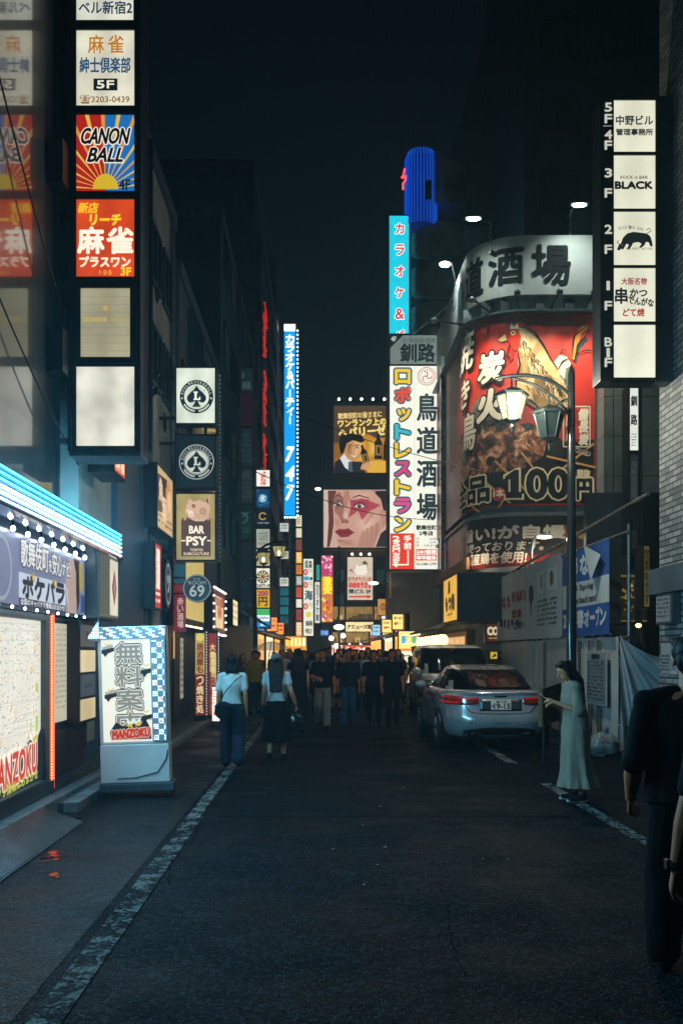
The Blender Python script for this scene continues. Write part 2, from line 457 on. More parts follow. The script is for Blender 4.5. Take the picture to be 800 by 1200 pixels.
# ------------------------------------------------------------------ ground
def asphalt(name, c0, c1, rough=.5, worn=None, bumpk=.7, spec=.06, chipc='2b353b'):
    m = bpy.data.materials.new(name); m.use_nodes = True
    t = m.node_tree; p = t.nodes['Principled BSDF']; N = t.nodes.new; Lk = t.links.new
    tc = N('ShaderNodeTexCoord')
    v = N('ShaderNodeTexVoronoi'); v.inputs['Scale'].default_value = 44
    n = N('ShaderNodeTexNoise'); n.inputs['Scale'].default_value = 120; n.inputs['Detail'].default_value = 3
    big = N('ShaderNodeTexNoise'); big.inputs['Scale'].default_value = .9; big.inputs['Detail'].default_value = 6; big.inputs['Roughness'].default_value = .6
    for q in (v, n, big): Lk(tc.outputs['Object'], q.inputs['Vector'])
    cr = N('ShaderNodeValToRGB')
    cr.color_ramp.elements[0].position = .12; cr.color_ramp.elements[0].color = lin(c0)
    cr.color_ramp.elements[1].position = .95; cr.color_ramp.elements[1].color = lin(c1)
    v2 = N('ShaderNodeTexVoronoi'); v2.feature = 'DISTANCE_TO_EDGE'; v2.inputs['Scale'].default_value = 44; Lk(tc.outputs['Object'], v2.inputs['Vector'])
    sep = N('ShaderNodeSeparateColor'); Lk(v.outputs['Color'], sep.inputs[0])
    pw = N('ShaderNodeMath'); pw.operation = 'POWER'; Lk(sep.outputs[0], pw.inputs[0]); pw.inputs[1].default_value = 3.0
    mx = N('ShaderNodeMath'); mx.operation = 'MULTIPLY_ADD'; Lk(pw.outputs[0], mx.inputs[0]); mx.inputs[1].default_value = 1.0
    ml = N('ShaderNodeMath'); ml.operation = 'MULTIPLY'; Lk(big.outputs['Fac'], ml.inputs[0]); ml.inputs[1].default_value = .55
    Lk(ml.outputs[0], mx.inputs[2])
    eg = N('ShaderNodeMapRange'); eg.inputs[1].default_value = .02; eg.inputs[2].default_value = .22; Lk(v2.outputs['Distance'], eg.inputs[0])
    mg = N('ShaderNodeMath'); mg.operation = 'MULTIPLY'; Lk(mx.outputs[0], mg.inputs[0]); Lk(eg.outputs[0], mg.inputs[1])
    Lk(mg.outputs[0], cr.inputs[0])
    chip = N('ShaderNodeMapRange'); chip.inputs[1].default_value = .88; chip.inputs[2].default_value = .9; Lk(sep.outputs[2], chip.inputs[0])
    mcx = N('ShaderNodeMix'); mcx.data_type = 'RGBA'; Lk(chip.outputs[0], mcx.inputs[0]); Lk(cr.outputs[0], mcx.inputs[6]); mcx.inputs[7].default_value = lin(chipc)
    col = mcx.outputs[2]
    if worn:
        wn = N('ShaderNodeTexNoise'); wn.inputs['Scale'].default_value = 5; wn.inputs['Detail'].default_value = 8; wn.inputs['Roughness'].default_value = .75
        Lk(tc.outputs['Object'], wn.inputs['Vector'])
        ad = N('ShaderNodeMath'); ad.operation = 'MULTIPLY_ADD'; Lk(sep.outputs[1], ad.inputs[0]); ad.inputs[1].default_value = .16; Lk(wn.outputs['Fac'], ad.inputs[2])
        st = N('ShaderNodeMapRange'); st.inputs[1].default_value = worn[1]; st.inputs[2].default_value = worn[1] + .09
        Lk(ad.outputs[0], st.inputs[0])
        mc = N('ShaderNodeMix'); mc.data_type = 'RGBA'; Lk(st.outputs[0], mc.inputs[0]); mc.inputs[6].default_value = lin(worn[0]); Lk(col, mc.inputs[7])
        col = mc.outputs[2]
    Lk(col, p.inputs['Base Color'])
    rr = N('ShaderNodeMapRange'); rr.inputs[1].default_value = .35; rr.inputs[2].default_value = .65
    rr.inputs[3].default_value = rough - .17; rr.inputs[4].default_value = rough + .2
    Lk(big.outputs['Fac'], rr.inputs[0]); Lk(rr.outputs[0], p.inputs['Roughness'])
    b1 = N('ShaderNodeBump'); b1.inputs['Strength'].default_value = bumpk; b1.inputs['Distance'].default_value = .05
    hs = N('ShaderNodeMath'); hs.operation = 'ADD'; Lk(eg.outputs[0], hs.inputs[0]); Lk(n.outputs['Fac'], hs.inputs[1])
    Lk(hs.outputs[0], b1.inputs['Height']); Lk(b1.outputs[0], p.inputs['Normal'])
    p.inputs['Specular IOR Level'].default_value = spec
    return m

def sheet(name, pts, z, m):
    b = MB(); b.add([(x, y, z) for x, y in pts], [tuple(range(len(pts)))], m)
    return tag(b.build(name), kind='structure')
A_OLD = asphalt('worn_asphalt', '020507', '2c4754', .6, bumpk=1.)
A_NEW = asphalt('newer_asphalt', '020507', '22363f', .6, bumpk=.9)
A_SIDE = asphalt('footway_asphalt', '020507', '3c5a68', .5, bumpk=1., spec=.22)  # lighter than the road: shopfront light is partly put into its colour
A_PAINT = asphalt('worn_white_paint', '020507', '2c4754', .6, worn=('949c99', .49), bumpk=1.)
A_PAINT2 = asphalt('white_paint', '020507', '22363f', .6, worn=('9aa09c', .53), bumpk=.8)
sheet('ground', [(-120, -24), (120, -24), (120, 240), (-120, 240)], 0, A_OLD)
edge = [(-1.1 + .05 * math.sin(k * 2.1), 9.9 + .06 * math.sin(k * 1.3) + k * .0) for k in range(1)]
sheet('road', [(-1.02, 9.95), (-.2, 9.86), (.6, 9.93), (2.55, 9.9), (2.6, 60), (-1.02, 60)], .004, A_NEW)
sheet('pavement', [(-2.95, -5), (-1.36, -5), (-1.40, 70), (-2.95, 70)], .004, A_SIDE)
sheet('pavement', [(2.95, -5), (4.9, -5), (4.9, 16.2), (2.95, 16.2)], .004, A_NEW)
b = MB()
rd = random.Random(3)
y = 3.2
b.add([(-1.28, 2.5, .008), (-1.13, 2.5, .008), (-1.16, 9.85, .008), (-1.32, 9.85, .008)], [(0, 1, 2, 3)], A_PAINT)
b.add([(-1.32, 9.85, .008), (-1.19, 9.85, .008), (-1.24, 60, .008), (-1.37, 60, .008)], [(0, 1, 2, 3)], A_PAINT2)
b.add([(2.72, 2.5, .008), (2.85, 2.5, .008), (2.86, 12.35, .008), (2.73, 12.35, .008)], [(0, 1, 2, 3)], A_PAINT2)
b.add([(2.74, 14.6, .008), (2.9, 14.6, .008), (2.95, 24, .008), (2.79, 24, .008)], [(0, 1, 2, 3)], A_PAINT2)
tag(b.build('road_marking'), kind='structure')
M_KERB = mat('kerb_stone', '6a7276', .7, nz=.35, nscale=6, bump=.3)
b = MB()
yy = 10.15
while yy < 44:
    b.bbox(-2.62, -2.46, yy, yy + .59, -.02, .11, M_KERB, .015); yy += .6
b.box(-3.4, -2.62, 10.12, 44, -.02, .105, mat('footway_slab', '3d464b', .5, nz=.4, nscale=3, bump=.3))
tag(b.build('kerb'), kind='structure')
# puddle, cracks and seams
M_WET = mat('wet_asphalt', '05080a', .12, nz=.3, nscale=6, bump=.12, bscale=40)
def blob(cx, cy, rx, ry, seed, n=40):
    return [(cx + rx * (1 + .35 * noise.noise(Vector((math.cos(2 * math.pi * k / n) * 1.5 + seed, math.sin(2 * math.pi * k / n) * 1.5, 0)))) * math.cos(2 * math.pi * k / n),
             cy + ry * (1 + .35 * noise.noise(Vector((math.cos(2 * math.pi * k / n) * 1.5, math.sin(2 * math.pi * k / n) * 1.5 + seed, 3)))) * math.sin(2 * math.pi * k / n)) for k in range(n)]
for k, (x, y, r1, r2) in enumerate(((-2.16, 8.10, .05, .07), (-2.10, 7.98, .06, .05), (-2.19, 7.92, .03, .05), (-2.07, 7.84, .025, .05), (-2.13, 7.76, .02, .03), (-1.95, 7.30, .035, .06), (-1.90, 7.22, .02, .03), (-2.42, 9.82, .10, .16), (-2.36, 9.70, .06, .09))):
    sheet('puddle', blob(x, y, r1, r2, k * 1.7 + .3, 24), .010, M_WET)
b = MB(); rd = random.Random(31); M_CRK = mat('road_crack', '060a0c', .95, spec=0)
def crack(pts, wd, z):
    P_ = []
    for (x0, y0), (x1, y1) in zip(pts, pts[1:]):
        for k in range(10): P_.append((x0 + (x1 - x0) * k / 10 + rd.uniform(-.012, .012), y0 + (y1 - y0) * k / 10))
    n = len(P_); hw = [wd * .35 * rd.uniform(.4, 1) for _ in P_]
    b.add([(x - h, y, z) for (x, y), h in zip(P_, hw)] + [(x + h, y + h * .5, z) for (x, y), h in zip(P_, hw)], [(i, i + 1, n + i + 1, n + i) for i in range(n - 1)], M_CRK)
crack([(.85, 7.2), (.82, 6.4), (.74, 5.6), (.72, 4.9)], .008, .012)
crack([(-1.14, 9.6), (-1.10, 8.6), (-1.15, 7.6), (-1.05, 6.9)], .012, .012)
crack([(-1.0, 9.9), (.2, 9.84), (1.4, 9.88), (2.6, 9.86)], .012, .012)
crack([(.1, 15.2), (.4, 13), (.3, 10.2)], .008, .012)
tag(b.build('road_crack'), kind='structure')
for k in range(16):
    x, y = rd.uniform(-1.0, 2.4), rd.uniform(5.2, 13)
    s_ = MB(); s_.prism([(x, y, .006), (x + rd.uniform(.012, .03), y + .006, .006), (x + .016, y + rd.uniform(.012, .03), .006)], (0, 0, .004), M_WHITEP)
    tag(s_.build('litter_scrap'), 'tiny pale scrap of litter lying on the dark asphalt', 'litter', 'litter scraps on the asphalt')
# ------------------------------------------------------------------ facade materials
def tiles(name, c1, c2, mort, sx, sz, rough, metal=0, along='Y', spec=.5, bias=0, ms=.012, offset=.5, coat=0):
    """brick/tile/panel cladding laid out in metres on a wall plane"""
    m = bpy.data.materials.new(name); m.use_nodes = True
    t = m.node_tree; p = t.nodes['Principled BSDF']; N = t.nodes.new; Lk = t.links.new
    tc = N('ShaderNodeTexCoord'); s = N('ShaderNodeSeparateXYZ'); c = N('ShaderNodeCombineXYZ')
    Lk(tc.outputs['Object'], s.inputs[0])
    Lk(s.outputs[along], c.inputs[0]); Lk(s.outputs['Z'], c.inputs[1])
    br = N('ShaderNodeTexBrick'); br.offset = offset
    br.inputs['Scale'].default_value = 1; br.inputs['Brick Width'].default_value = sx; br.inputs['Row Height'].default_value = sz
    br.inputs['Mortar Size'].default_value = ms; br.inputs['Mortar Smooth'].default_value = .1; br.inputs['Bias'].default_value = bias
    br.inputs['Color1'].default_value = lin(c1); br.inputs['Color2'].default_value = lin(c2); br.inputs['Mortar'].default_value = lin(mort)
    Lk(c.outputs[0], br.inputs['Vector'])
    n = N('ShaderNodeTexNoise'); n.inputs['Scale'].default_value = 1.3; n.inputs['Detail'].default_value = 7
    Lk(tc.outputs['Object'], n.inputs['Vector'])
    r = N('ShaderNodeMapRange'); r.inputs[1].default_value = .3; r.inputs[2].default_value = .7; r.inputs[3].default_value = .65; r.inputs[4].default_value = 1.15
    Lk(n.outputs['Fac'], r.inputs[0])
    ms_ = N('ShaderNodeVectorMath'); ms_.operation = 'SCALE'; Lk(br.outputs['Color'], ms_.inputs[0]); Lk(r.outputs[0], ms_.inputs['Scale'])
    Lk(ms_.outputs[0], p.inputs['Base Color'])
    p.inputs['Roughness'].default_value = rough; p.inputs['Metallic'].default_value = metal
    p.inputs['Coat Weight'].default_value = coat; p.inputs['Coat Roughness'].default_value = .06; p.inputs['Coat IOR'].default_value = 1.8
    b = N('ShaderNodeBump'); b.inputs['Strength'].default_value = .5; b.inputs['Distance'].default_value = .01; b.invert = True
    Lk(br.outputs['Fac'], b.inputs['Height']); Lk(b.outputs[0], p.inputs['Normal'])
    MATS[name] = m
    return m
M_GRAN = tiles('polished_granite', '545e64', '5a646a', '1a2024', 1.5, 2.2, .3, spec=.5, ms=.008, offset=0, coat=1.)
M_PANEL = tiles('metal_cladding', '6b7678', '727c7d', '20282b', 1.4, 1.05, .42, ms=.012, offset=0)
M_CONC = mat('dark_render', 'a4aca8', .75, nz=.35, nscale=1.2, bump=.25, bscale=14)
M_CONC2 = mat('grey_render', '8e9894', .75, nz=.3, nscale=1.0, bump=.25, bscale=14)
M_NAVY = mat('dark_blue_panel', '2f5470', .45, nz=.3, nscale=2)
M_DARK = mat('dark_cladding', '3a4a52', .5, nz=.35, nscale=2)
M_DARK2 = mat('darker_cladding', '28343b', .55, nz=.35, nscale=2)
M_GLASS = mat('dark_glass', '070b0e', .06, ior=1.55, coat=.6)
M_BROWN = mat('brown_facade', '6e645c', .7, nz=.25, nscale=.5)
M_PALE = mat('pale_facade', '7f8a82', .65, nz=.25, nscale=.6)
M_TEAL = mat('teal_glass', '1b4a58', .08, coat=.5)
M_CABLE = mat('black_cable', '0c0f11', .6)
M_ALU = mat('brushed_aluminium', '8d979b', .28, .85, nz=.15)

def building(name, label, x0, x1, y0, y1, z1, m, z0=0, roof=True):
    t = thing(name, label, 'building', ((x0 + x1) / 2, (y0 + y1) / 2, 0))
    b = MB(); b.box(x0, x1, y0, y1, z0, z1, m); b.build('wall', t)
    if roof:
        b = MB(); b.box(x0 - .06, x1 + .06, y0 - .06, y1 + .06, z1 + .003, z1 + .35, M_DARK); b.build('roof', t)
    return t
def windows_x(t, X, side, ys, zs, wd, ht, lit=None, fr=M_FR, e=.25, glass=M_GLASS):
    """windows on a wall x = X; side +1 looks to +x"""
    for y in ys:
        for z in zs:
            b = MB(); d = .06 * side
            for q in ((y, y + wd, z, z + .06), (y, y + wd, z + ht - .06, z + ht), (y, y + .06, z + .06, z + ht - .06), (y + wd - .06, y + wd, z + .06, z + ht - .06), (y + wd / 2 - .025, y + wd / 2 + .025, z + .06, z + ht - .06)):
                b.box(X + .002 * side, X + d, q[0], q[1], q[2], q[3], fr)
            w_ = b.build('window', t)
            g = em(random.choice(lit), e) if lit and random.random() < .35 else glass
            b = MB(); b.box(X + .003 * side, X + .025 * side, y + .06, y + wd - .06, z + .06, z + ht - .06, g); b.build('pane', w_)
def windows_y(t, Y, xs, zs, wd, ht, lit=None, p=.35, e=.4, fr=M_FR, glass=M_GLASS):
    """windows on a wall facing the camera"""
    for x in xs:
        for z in zs:
            b = MB()
            for q in ((x, x + wd, z, z + .07), (x, x + wd, z + ht - .07, z + ht), (x, x + .07, z + .07, z + ht - .07), (x + wd - .07, x + wd, z + .07, z + ht - .07), (x + wd / 2 - .03, x + wd / 2 + .03, z + .07, z + ht - .07)):
                b.box(q[0], q[1], Y - .08, Y - .002, q[2], q[3], fr)
            w_ = b.build('window', t)
            g = em(random.choice(lit), e) if lit and random.random() < p else glass
            b = MB(); b.box(x + .07, x + wd - .07, Y - .03, Y - .003, z + .07, z + ht - .07, g); b.build('pane', w_)
AC = []
def ac_unit(loc, label, rotz=0, sc_=1.):
    """outdoor air-conditioner, fan side towards local -y, back at y=0.3"""
    t = thing('air_conditioner', label, 'air conditioner', loc, rotz, 'outdoor units on the facades', rot=(0, 0, rotz))
    b = MB(); b.bbox(-.4, .4, 0, .3, 0, .6, M_CONC2, .02); b.build('casing', t, local=True)
    b = MB()
    for k in range(5): b.lathe([(.05 + .04 * k, -.012), (.062 + .04 * k, -.012), (.062 + .04 * k, 0)], (0, 0, 0), M_FR, 20)
    for i, v in enumerate(b.v): b.v[i] = (v[0] - .1, v[2] - .008, v[1] + .3)
    b.build('fan_grille', t, local=True)
    b = MB(); b.box(-.3, -.25, .02, .42, -.06, 0, M_FR); b.box(.25, .3, .02, .42, -.06, 0, M_FR); b.build('bracket', t, local=True)
    return t

# ------------------------------------------------------------------ LEFT: polished tower and its lightbox column
gt = thing('building', 'tall tower clad in polished grey stone that mirrors the signs, at the left edge', 'building', (-7, 6, 0))
b = MB(); b.box(-12, -3.46, -4, 13.02, 0, 19, M_GRAN); b.build('wall', gt)
b = MB(); b.box(-12, -3.56, 13.03, 13.6, 0, 18.8, M_DARK2); b.build('recess', gt)
b = MB()
for px in (77, 80.5, 84): b.tube([(wx(px, 13.0) - .2, 12.98 + .1, 3.1), (wx(px, 13.0) - .2, 13.08, 18)], .035, M_FR2)
b.build('drainpipe', gt)
for z in (7.6, 5.2):
    b = MB(); b.bbox(-3.45, -3.25, 12.6, 12.9, z, z + .55, M_FR, .01); b.build('junction_box', gt)

YS = 13.0
def art_bell(c):
    c.text('ベル新宿2', 93, 2, 155, 17, '#1c2f4e', bold=.35)
def art_mah(c):
    c.text('麻', 104, 42, 122, 63, '#b8781f', bold=.35); c.text('雀', 127, 42, 145, 63, '#b8781f', bold=.35)
    c.text('紳士倶楽部', 94, 68, 153, 86, '#1b4a70', bold=.4)
    c.rect(110, 92.5, 138, 106.5, '#12191c', 2); c.text('5F', 114, 95, 134, 104, '#eae6d0', bold=.3)
    c.text('☎3203-0439', 94, 112, 152, 122, '#7d5a34', bold=.15)
def art_canon(c):
    X0, Y0, X1, Y1 = 90, 135, 158, 225
    c.poly([(X0, Y0), (124, Y0), (124, Y1), (X0, Y1)], '#a81f18', .5); c.poly([(124, Y0), (X1, Y0), (X1, Y1), (124, Y1)], '#1c6bb0', .5)
    ox, oy = 124, 222
    def clip(a):
        dx, dy = math.cos(a), -math.sin(a); ts = []
        if dx > 1e-6: ts.append((X1 - ox) / dx)
        if dx < -1e-6: ts.append((X0 - ox) / dx)
        if dy < -1e-6: ts.append((Y0 - oy) / dy)
        tt = min(ts); return (ox + dx * tt, oy + dy * tt)
    for a in range(8, 180, 12):
        c.poly([(ox, oy), clip(R(a - 1.5)), clip(R(a + 1.5))], '#d8b24a' if a % 24 == 8 else '#d98f3a', 1)
    c.circle(ox, oy, 15, '#cfae2a', 1.6, a0=180, a1=360, ry=18)
    for k, (t_, x0, y0, x1, y1) in enumerate((('CANON', 96, 151, 153, 169), ('BALL', 103, 174, 144, 190))):
        c.text(t_, x0, y0, x1, y1, '#0b0d0f', 4, bold=.7, out=('#e9e3cf', 1.3), shear=.35)
    c.text('4F', 140, 211, 153, 223, '#12202c', 3, bold=.4)
def art_riichi(c):
    c.text('新店', 92, 238, 116, 250, '#e6b422', bold=.5, shear=.2); c.text('リーチ', 106, 252, 142, 264, '#ecc12a', bold=.8, shear=.1)
    c.text('麻', 92, 267, 122, 297, '#f2e6cf', bold=1.2); c.text('雀', 126, 267, 156, 297, '#f2e6cf', bold=1.2)
    c.text('プラスワン', 94, 301, 153, 313, '#f0dcc0', bold=.7)
    c.text('1·2·5', 117, 317, 131, 322, '#e8a52a', bold=.2); c.text('3F', 142, 314, 154, 323, '#f0c32a', bold=.5)
def art_louver(c):
    for k in range(9):
        yy = 339 + k * 9
        c.line([(95, yy), (153, yy)], .4, '#837e68', 1)
        for q in range(2): xx = 97 + ((k * 37 + q * 29) % 54); c.line([(xx, yy), (xx, yy + 9)], .3, '#8a866e', 1)
    c.rect(97, 372, 126, 377, '#b8a468', 1.5); c.rect(130, 373, 152, 376, '#b0a06a', 1.5); c.circle(124, 361, 3, '#c8a25a', 1.5)
def art_blank(c):
    for x in (108, 124, 141): c.line([(x, 431), (x, 524)], .35, '#cfcbb4', 1)
GC = 'lightboxes on the tower column'
fsign('box_sign', 'white lightbox reading ベル新宿2 at the very top of the left column', 'sign', 90, -22, 157, 25, YS, .6, '#d6d8c6', .75, art_bell, group=GC, wall=-3.45)
fsign('box_sign', 'cream lightbox with orange 麻雀 and a phone number, marked 5F', 'sign', 90, 36, 158, 125, YS, .6, '#dcd9c2', .75, art_mah, group=GC, wall=-3.45)
fsign('box_sign', 'red and blue sunburst lightbox reading CANON BALL', 'sign', 90, 135, 158, 225, YS, .6, '#8a2018', .75, art_canon, group=GC, wall=-3.45)
fsign('box_sign', 'orange lightbox with large white 麻雀, marked 3F', 'sign', 90, 234, 158, 325, YS, .6, '#c8421c', .85, art_riichi, group=GC, wall=-3.45)
fsign('box_sign', 'lightbox with blank panelled beige face below the orange mahjong box', 'sign', 95, 338, 153, 419, YS, .6, '#a8a284', .7, art_louver, group=GC, wall=-3.45, fw=.075)
fsign('box_sign', 'bright empty white lightbox at the foot of the left column', 'sign', 90, 430, 158, 523, YS, .6, '#e6e3d2', .72, art_blank, group=GC, wall=-3.45, uneven=.35)
t = thing('sign_column', 'dark steel column that carries the lightboxes on the left tower', 'sign frame', (wx(124, YS), YS + .5, wz(530, YS)))
b = MB()
b.box(wx(80, YS), wx(85.5, YS), YS - .02, YS + .62, wz(529, YS), wz(-30, YS), M_FR); b.build('post', t)
b = MB(); b.box(wx(162.2, YS), wx(165, YS), YS - .02, YS + .62, wz(529, YS), wz(-30, YS), M_FR); b.build('post', t)
b = MB()
for py in (30.5, 130, 229.7, 331, 424.5): b.box(wx(85.6, YS), wx(162, YS), YS + .1, YS + .5, wz(py, YS) - .012, wz(py, YS) + .012, M_FR)
b.build('rail', t)
b = MB(); b.tube([(wx(166, YS) + .03, YS + .52, wz(520, YS)), (wx(166, YS) + .03, YS + .52, wz(140, YS))], .032, mat('chrome_tube', 'aab4b8', .12, 1.0)); b.build('chrome_tube', t)
b = MB(); b.box(wx(162.2, YS) - .9, wx(165, YS), YS + .0, YS + .6, wz(534, YS), wz(529.5, YS), M_FR2); b.build('base_tray', t)
# small spot lamps aimed at the column from its street side
for k, (py, st) in enumerate(((447, 'upper'), (466, 'lower'))):
    t = thing('spotlight', f'{st} small black spotlight on a thin arm beside the white lightbox', 'spotlight', (wx(168, 13.7), 13.9, wz(py, 13.7)), group='spotlights on the left column')
    Y_ = 13.7; b = MB()
    b.tube([(wx(166, Y_), Y_ - .1, wz(py - 14, Y_)), (wx(176, Y_), Y_ - .1, wz(py - 2, Y_)), (wx(182, Y_), Y_ - .1, wz(py, Y_))], .012, M_FR); b.build('arm', t)
    b = MB(); b.cap((wx(177, Y_), Y_ - .1, wz(py - 2, Y_)), (wx(185, Y_), Y_ - .1, wz(py - 6, Y_)), .03, .05, M_FR); b.build('lamp_head', t)
# red lit box under the column
ssign('box_sign', 'small glowing red sign tucked under the foot of the left column', 'sign', -2.85, -3.2, 13.75, 14.55, 4.15, 4.5, '#b8341f', .8, lambda c, l, tp, r, bt: c.text('麻雀', l + .1, tp - .04, r - .1, bt + .05, '#f0d0a0', bold=.01), uneven=.3)

# ------------------------------------------------------------------ LEFT: information shop with LED awning
sh = thing('guide_shop', 'small guide shop with a lit map window under white and cyan light tubes', 'shop', (-3.2, 9, 0))
b = MB(); b.box(-3.45, -2.88, 4, 12.72, .3, 2.02, M_NAVY); b.box(-3.45, -2.78, 4, 12.74, 2.03, 2.78, M_DARK); b.build('wall', sh)
b = MB(); b.bbox(-3.4, -2.66, 4, 12.75, 0.0, .16, M_KERB, .02); b.box(-3.4, -2.80, 4, 12.72, .165, .295, M_DARK); b.build('step', sh)
b = MB()
for y0, y1 in ((6.45, 6.55), (10.16, 10.28)): b.box(-2.879, -2.79, y0, y1, .3, 2.02, M_FR2)
b.box(-2.879, -2.79, 6.56, 10.155, 1.96, 2.02, M_FR2); b.box(-2.879, -2.79, 6.56, 10.155, .3, .33, M_FR2)
b.build('window_frame', sh)
# map window: backlit street map
c = cleft(-2.85, .6)
c.rect(6.56, 1.955, 10.155, .335, em('#e6e2d2', .68, .08), 0)
rd = random.Random(11)
for k in range(26):
    yy = 6.7 + rd.random() * 3.35; c.line([(yy, .72 + .1 * rd.random()), (yy + rd.uniform(-.1, .1), 1.93)], .012, '#cfd3cc', 1)
for k in range(16):
    zz = .75 + rd.random() * 1.15; c.line([(6.6, zz), (10.1, zz + rd.uniform(-.08, .08))], .011, '#d3d5cd', 1)
for k in range(900):
    yy = 6.65 + rd.random() * 3.4; zz = .72 + rd.random() * 1.2; l = rd.uniform(.015, .06)
    c.rect(yy, zz, yy + l, zz - rd.uniform(.008, .016), rd.choice(['#b9b7ac', '#a9aeb0', '#c9b8a4', '#b7bfc0', '#c7a79b']), 2)
for k in range(34):
    yy = 6.7 + rd.random() * 3.3; zz = .8 + rd.random() * 1.05
    c.rect(yy, zz, yy + rd.uniform(.05, .13), zz - rd.uniform(.05, .12), rd.choice(['#ecd6b0', '#f0dcc0', '#c8d690', '#e3d0c8']), 1.5)
for zz, hh in ((1.33, .09), (1.0, .16)): c.rect(9.95, zz, 10.04, zz - hh, '#b9cf62', 1.7)
# dark banner with lettering at the foot of the map
c.poly([(6.56, .70), (9.2, .62), (9.75, .78), (9.95, .74), (10.155, .88), (10.155, .335), (6.56, .335)], '#16222c', 3, .8)
c.poly([(9.78, .86), (9.86, .70), (9.90, .74), (9.98, .70), (10.08, .92), (9.99, .82), (9.93, .86), (9.88, .80)], '#e8e4d0', 3.6)
c.poly([(9.83, .78), (9.90, .72), (9.93, .77), (9.97, .70), (10.0, .83), (9.93, .80)], '#e6c21e', 4)
c.text('MANZOKU', 8.55, .70, 9.98, .42, '#d8452c', 5, bold=.012, out=('#f3ead8', .022), rot=3, shear=.12)
c.text('キャバクラ情報はおまかせ', 8.3, .44, 10.0, .345, '#c9c95a', 5, bold=.004, rot=2)
c.build('map_window', sh)
# red beaded light strip
b = MB(); b.box(-2.878, -2.83, 10.42, 10.56, .22, 2.02, M_FR2); b.tube([(-2.815, 10.51, .2), (-2.815, 10.51, 2.05)], .016, em('#ff4638', 2.4))
for k in range(62): b.ell((-2.812, 10.45, .23 + k * .0292), .011, em_small('#ff8a4a', 3.0), 6, 4)
b.build('light_strip', sh)
# cream poster and boxed lamps
c = cleft(-2.84, .55); c.rect(10.62, 1.95, 11.16, .88, em('#c9c4ac', .62, .15), 0); c.scribble(10.66, 1.9, 11.12, 1.0, '#a8a290', 16, seed=4); c.build('poster', sh)
pb = MB(); pb.bbox(-2.86, -2.70, 11.17, 11.97, .82, 1.99, M_FR, .01); pbx = pb.build('lamp_case', sh)
c = cleft(-2.695, .8)
for z1, z0, col, e in ((1.95, 1.70, '#5c646c', .35), (1.66, 1.41, '#d3c298', .75), (1.38, 1.13, '#56616e', .35), (1.10, .86, '#cdb98c', .7)):
    c.rect(11.2, z1, 11.94, z0, em(col, e, .2), 0)
    if e < .5:
        c.text('Lunch Cafe' if z1 < 1.6 else 'Bar', 11.4, z1 - .07, 11.75, z0 + .07, '#2a3036', 2, e=0, shear=.3, fit=True)
c.build('lamp_panel', pbx)
b = MB(); b.bbox(-2.879, -2.82, 10.62, 11.9, .3, .8, mat('brown_panel', '3c2f33', .5, nz=.3), .01); b.bbox(-2.88, -2.80, 11.98, 12.4, .55, 1.3, M_CONC2, .01); b.build('lower_panel', sh)
# advertising panel of the shop
c = cleft(-2.70, .62)
c.rect(4.5, 2.70, 11.42, 2.06, em('#7a84a4', .62, .15), 0)
c.rect(8.92, 2.36, 10.55, 2.13, em('#bcc6d2', .75, .1), 1)
c.rect(8.92, 2.13, 10.55, 2.06, '#2b3148', 1)
c.text('歌舞伎町', 8.95, 2.66, 9.85, 2.42, '#e6e4e2', 4, bold=.006, out=('#2a3048', .014))
c.text('を', 9.87, 2.56, 9.98, 2.44, '#e6e4e2', 4, bold=.004, out=('#2a3048', .01)); c.text('安心', 10.0, 2.64, 10.36, 2.42, '#e6e4e2', 4, bold=.006, out=('#2a3048', .014))
c.text('ナビ!', 10.38, 2.60, 10.74, 2.44, '#e6e4e2', 4, bold=.005, out=('#2a3048', .012))
for k, ch in enumerate('ポケパラ'):
    c.text(ch, 9.0 + .38 * k, 2.34, 9.33 + .38 * k, 2.145, '#141d2c', 4, bold=.016)
for yy in (9.33, 10.09): c.circle(yy, 2.335, .045, '#caa21e', 5, ry=.04); c.circle(yy, 2.335, .02, '#e8d68a', 5.4)
c.text('全国のキャバクラ情報はおまかせ!', 8.95, 2.125, 10.5, 2.07, '#d4d6da', 3, bold=.002)
# picture at its right end: hair, cheek, shoulder
c.poly([(10.62, 2.06), (10.56, 2.42), (10.68, 2.64), (10.95, 2.66), (11.05, 2.3), (10.98, 2.06)], '#b79a8c', 2)
c.poly([(10.86, 2.66), (11.12, 2.68), (11.14, 2.2), (11.04, 2.08), (10.98, 2.3), (10.98, 2.5)], '#2a2024', 3)
c.poly([(11.10, 2.62), (11.26, 2.66), (11.30, 2.36), (11.22, 2.3), (11.12, 2.36)], '#b39a2e', 3)
c.poly([(10.62, 2.3), (10.56, 2.36), (10.58, 2.2), (10.66, 2.12)], '#c8c2c8', 3); c.rect(11.2, 2.28, 11.40, 2.08, '#3c4a78', 2.5)
c.build('advertising_panel', sh)
c2 = cleft(-2.70, .5); c2.ring(8.42, 2.36, .26, .30, '#a8b8c0', 1, k=.95); c2.build('emblem', sh)
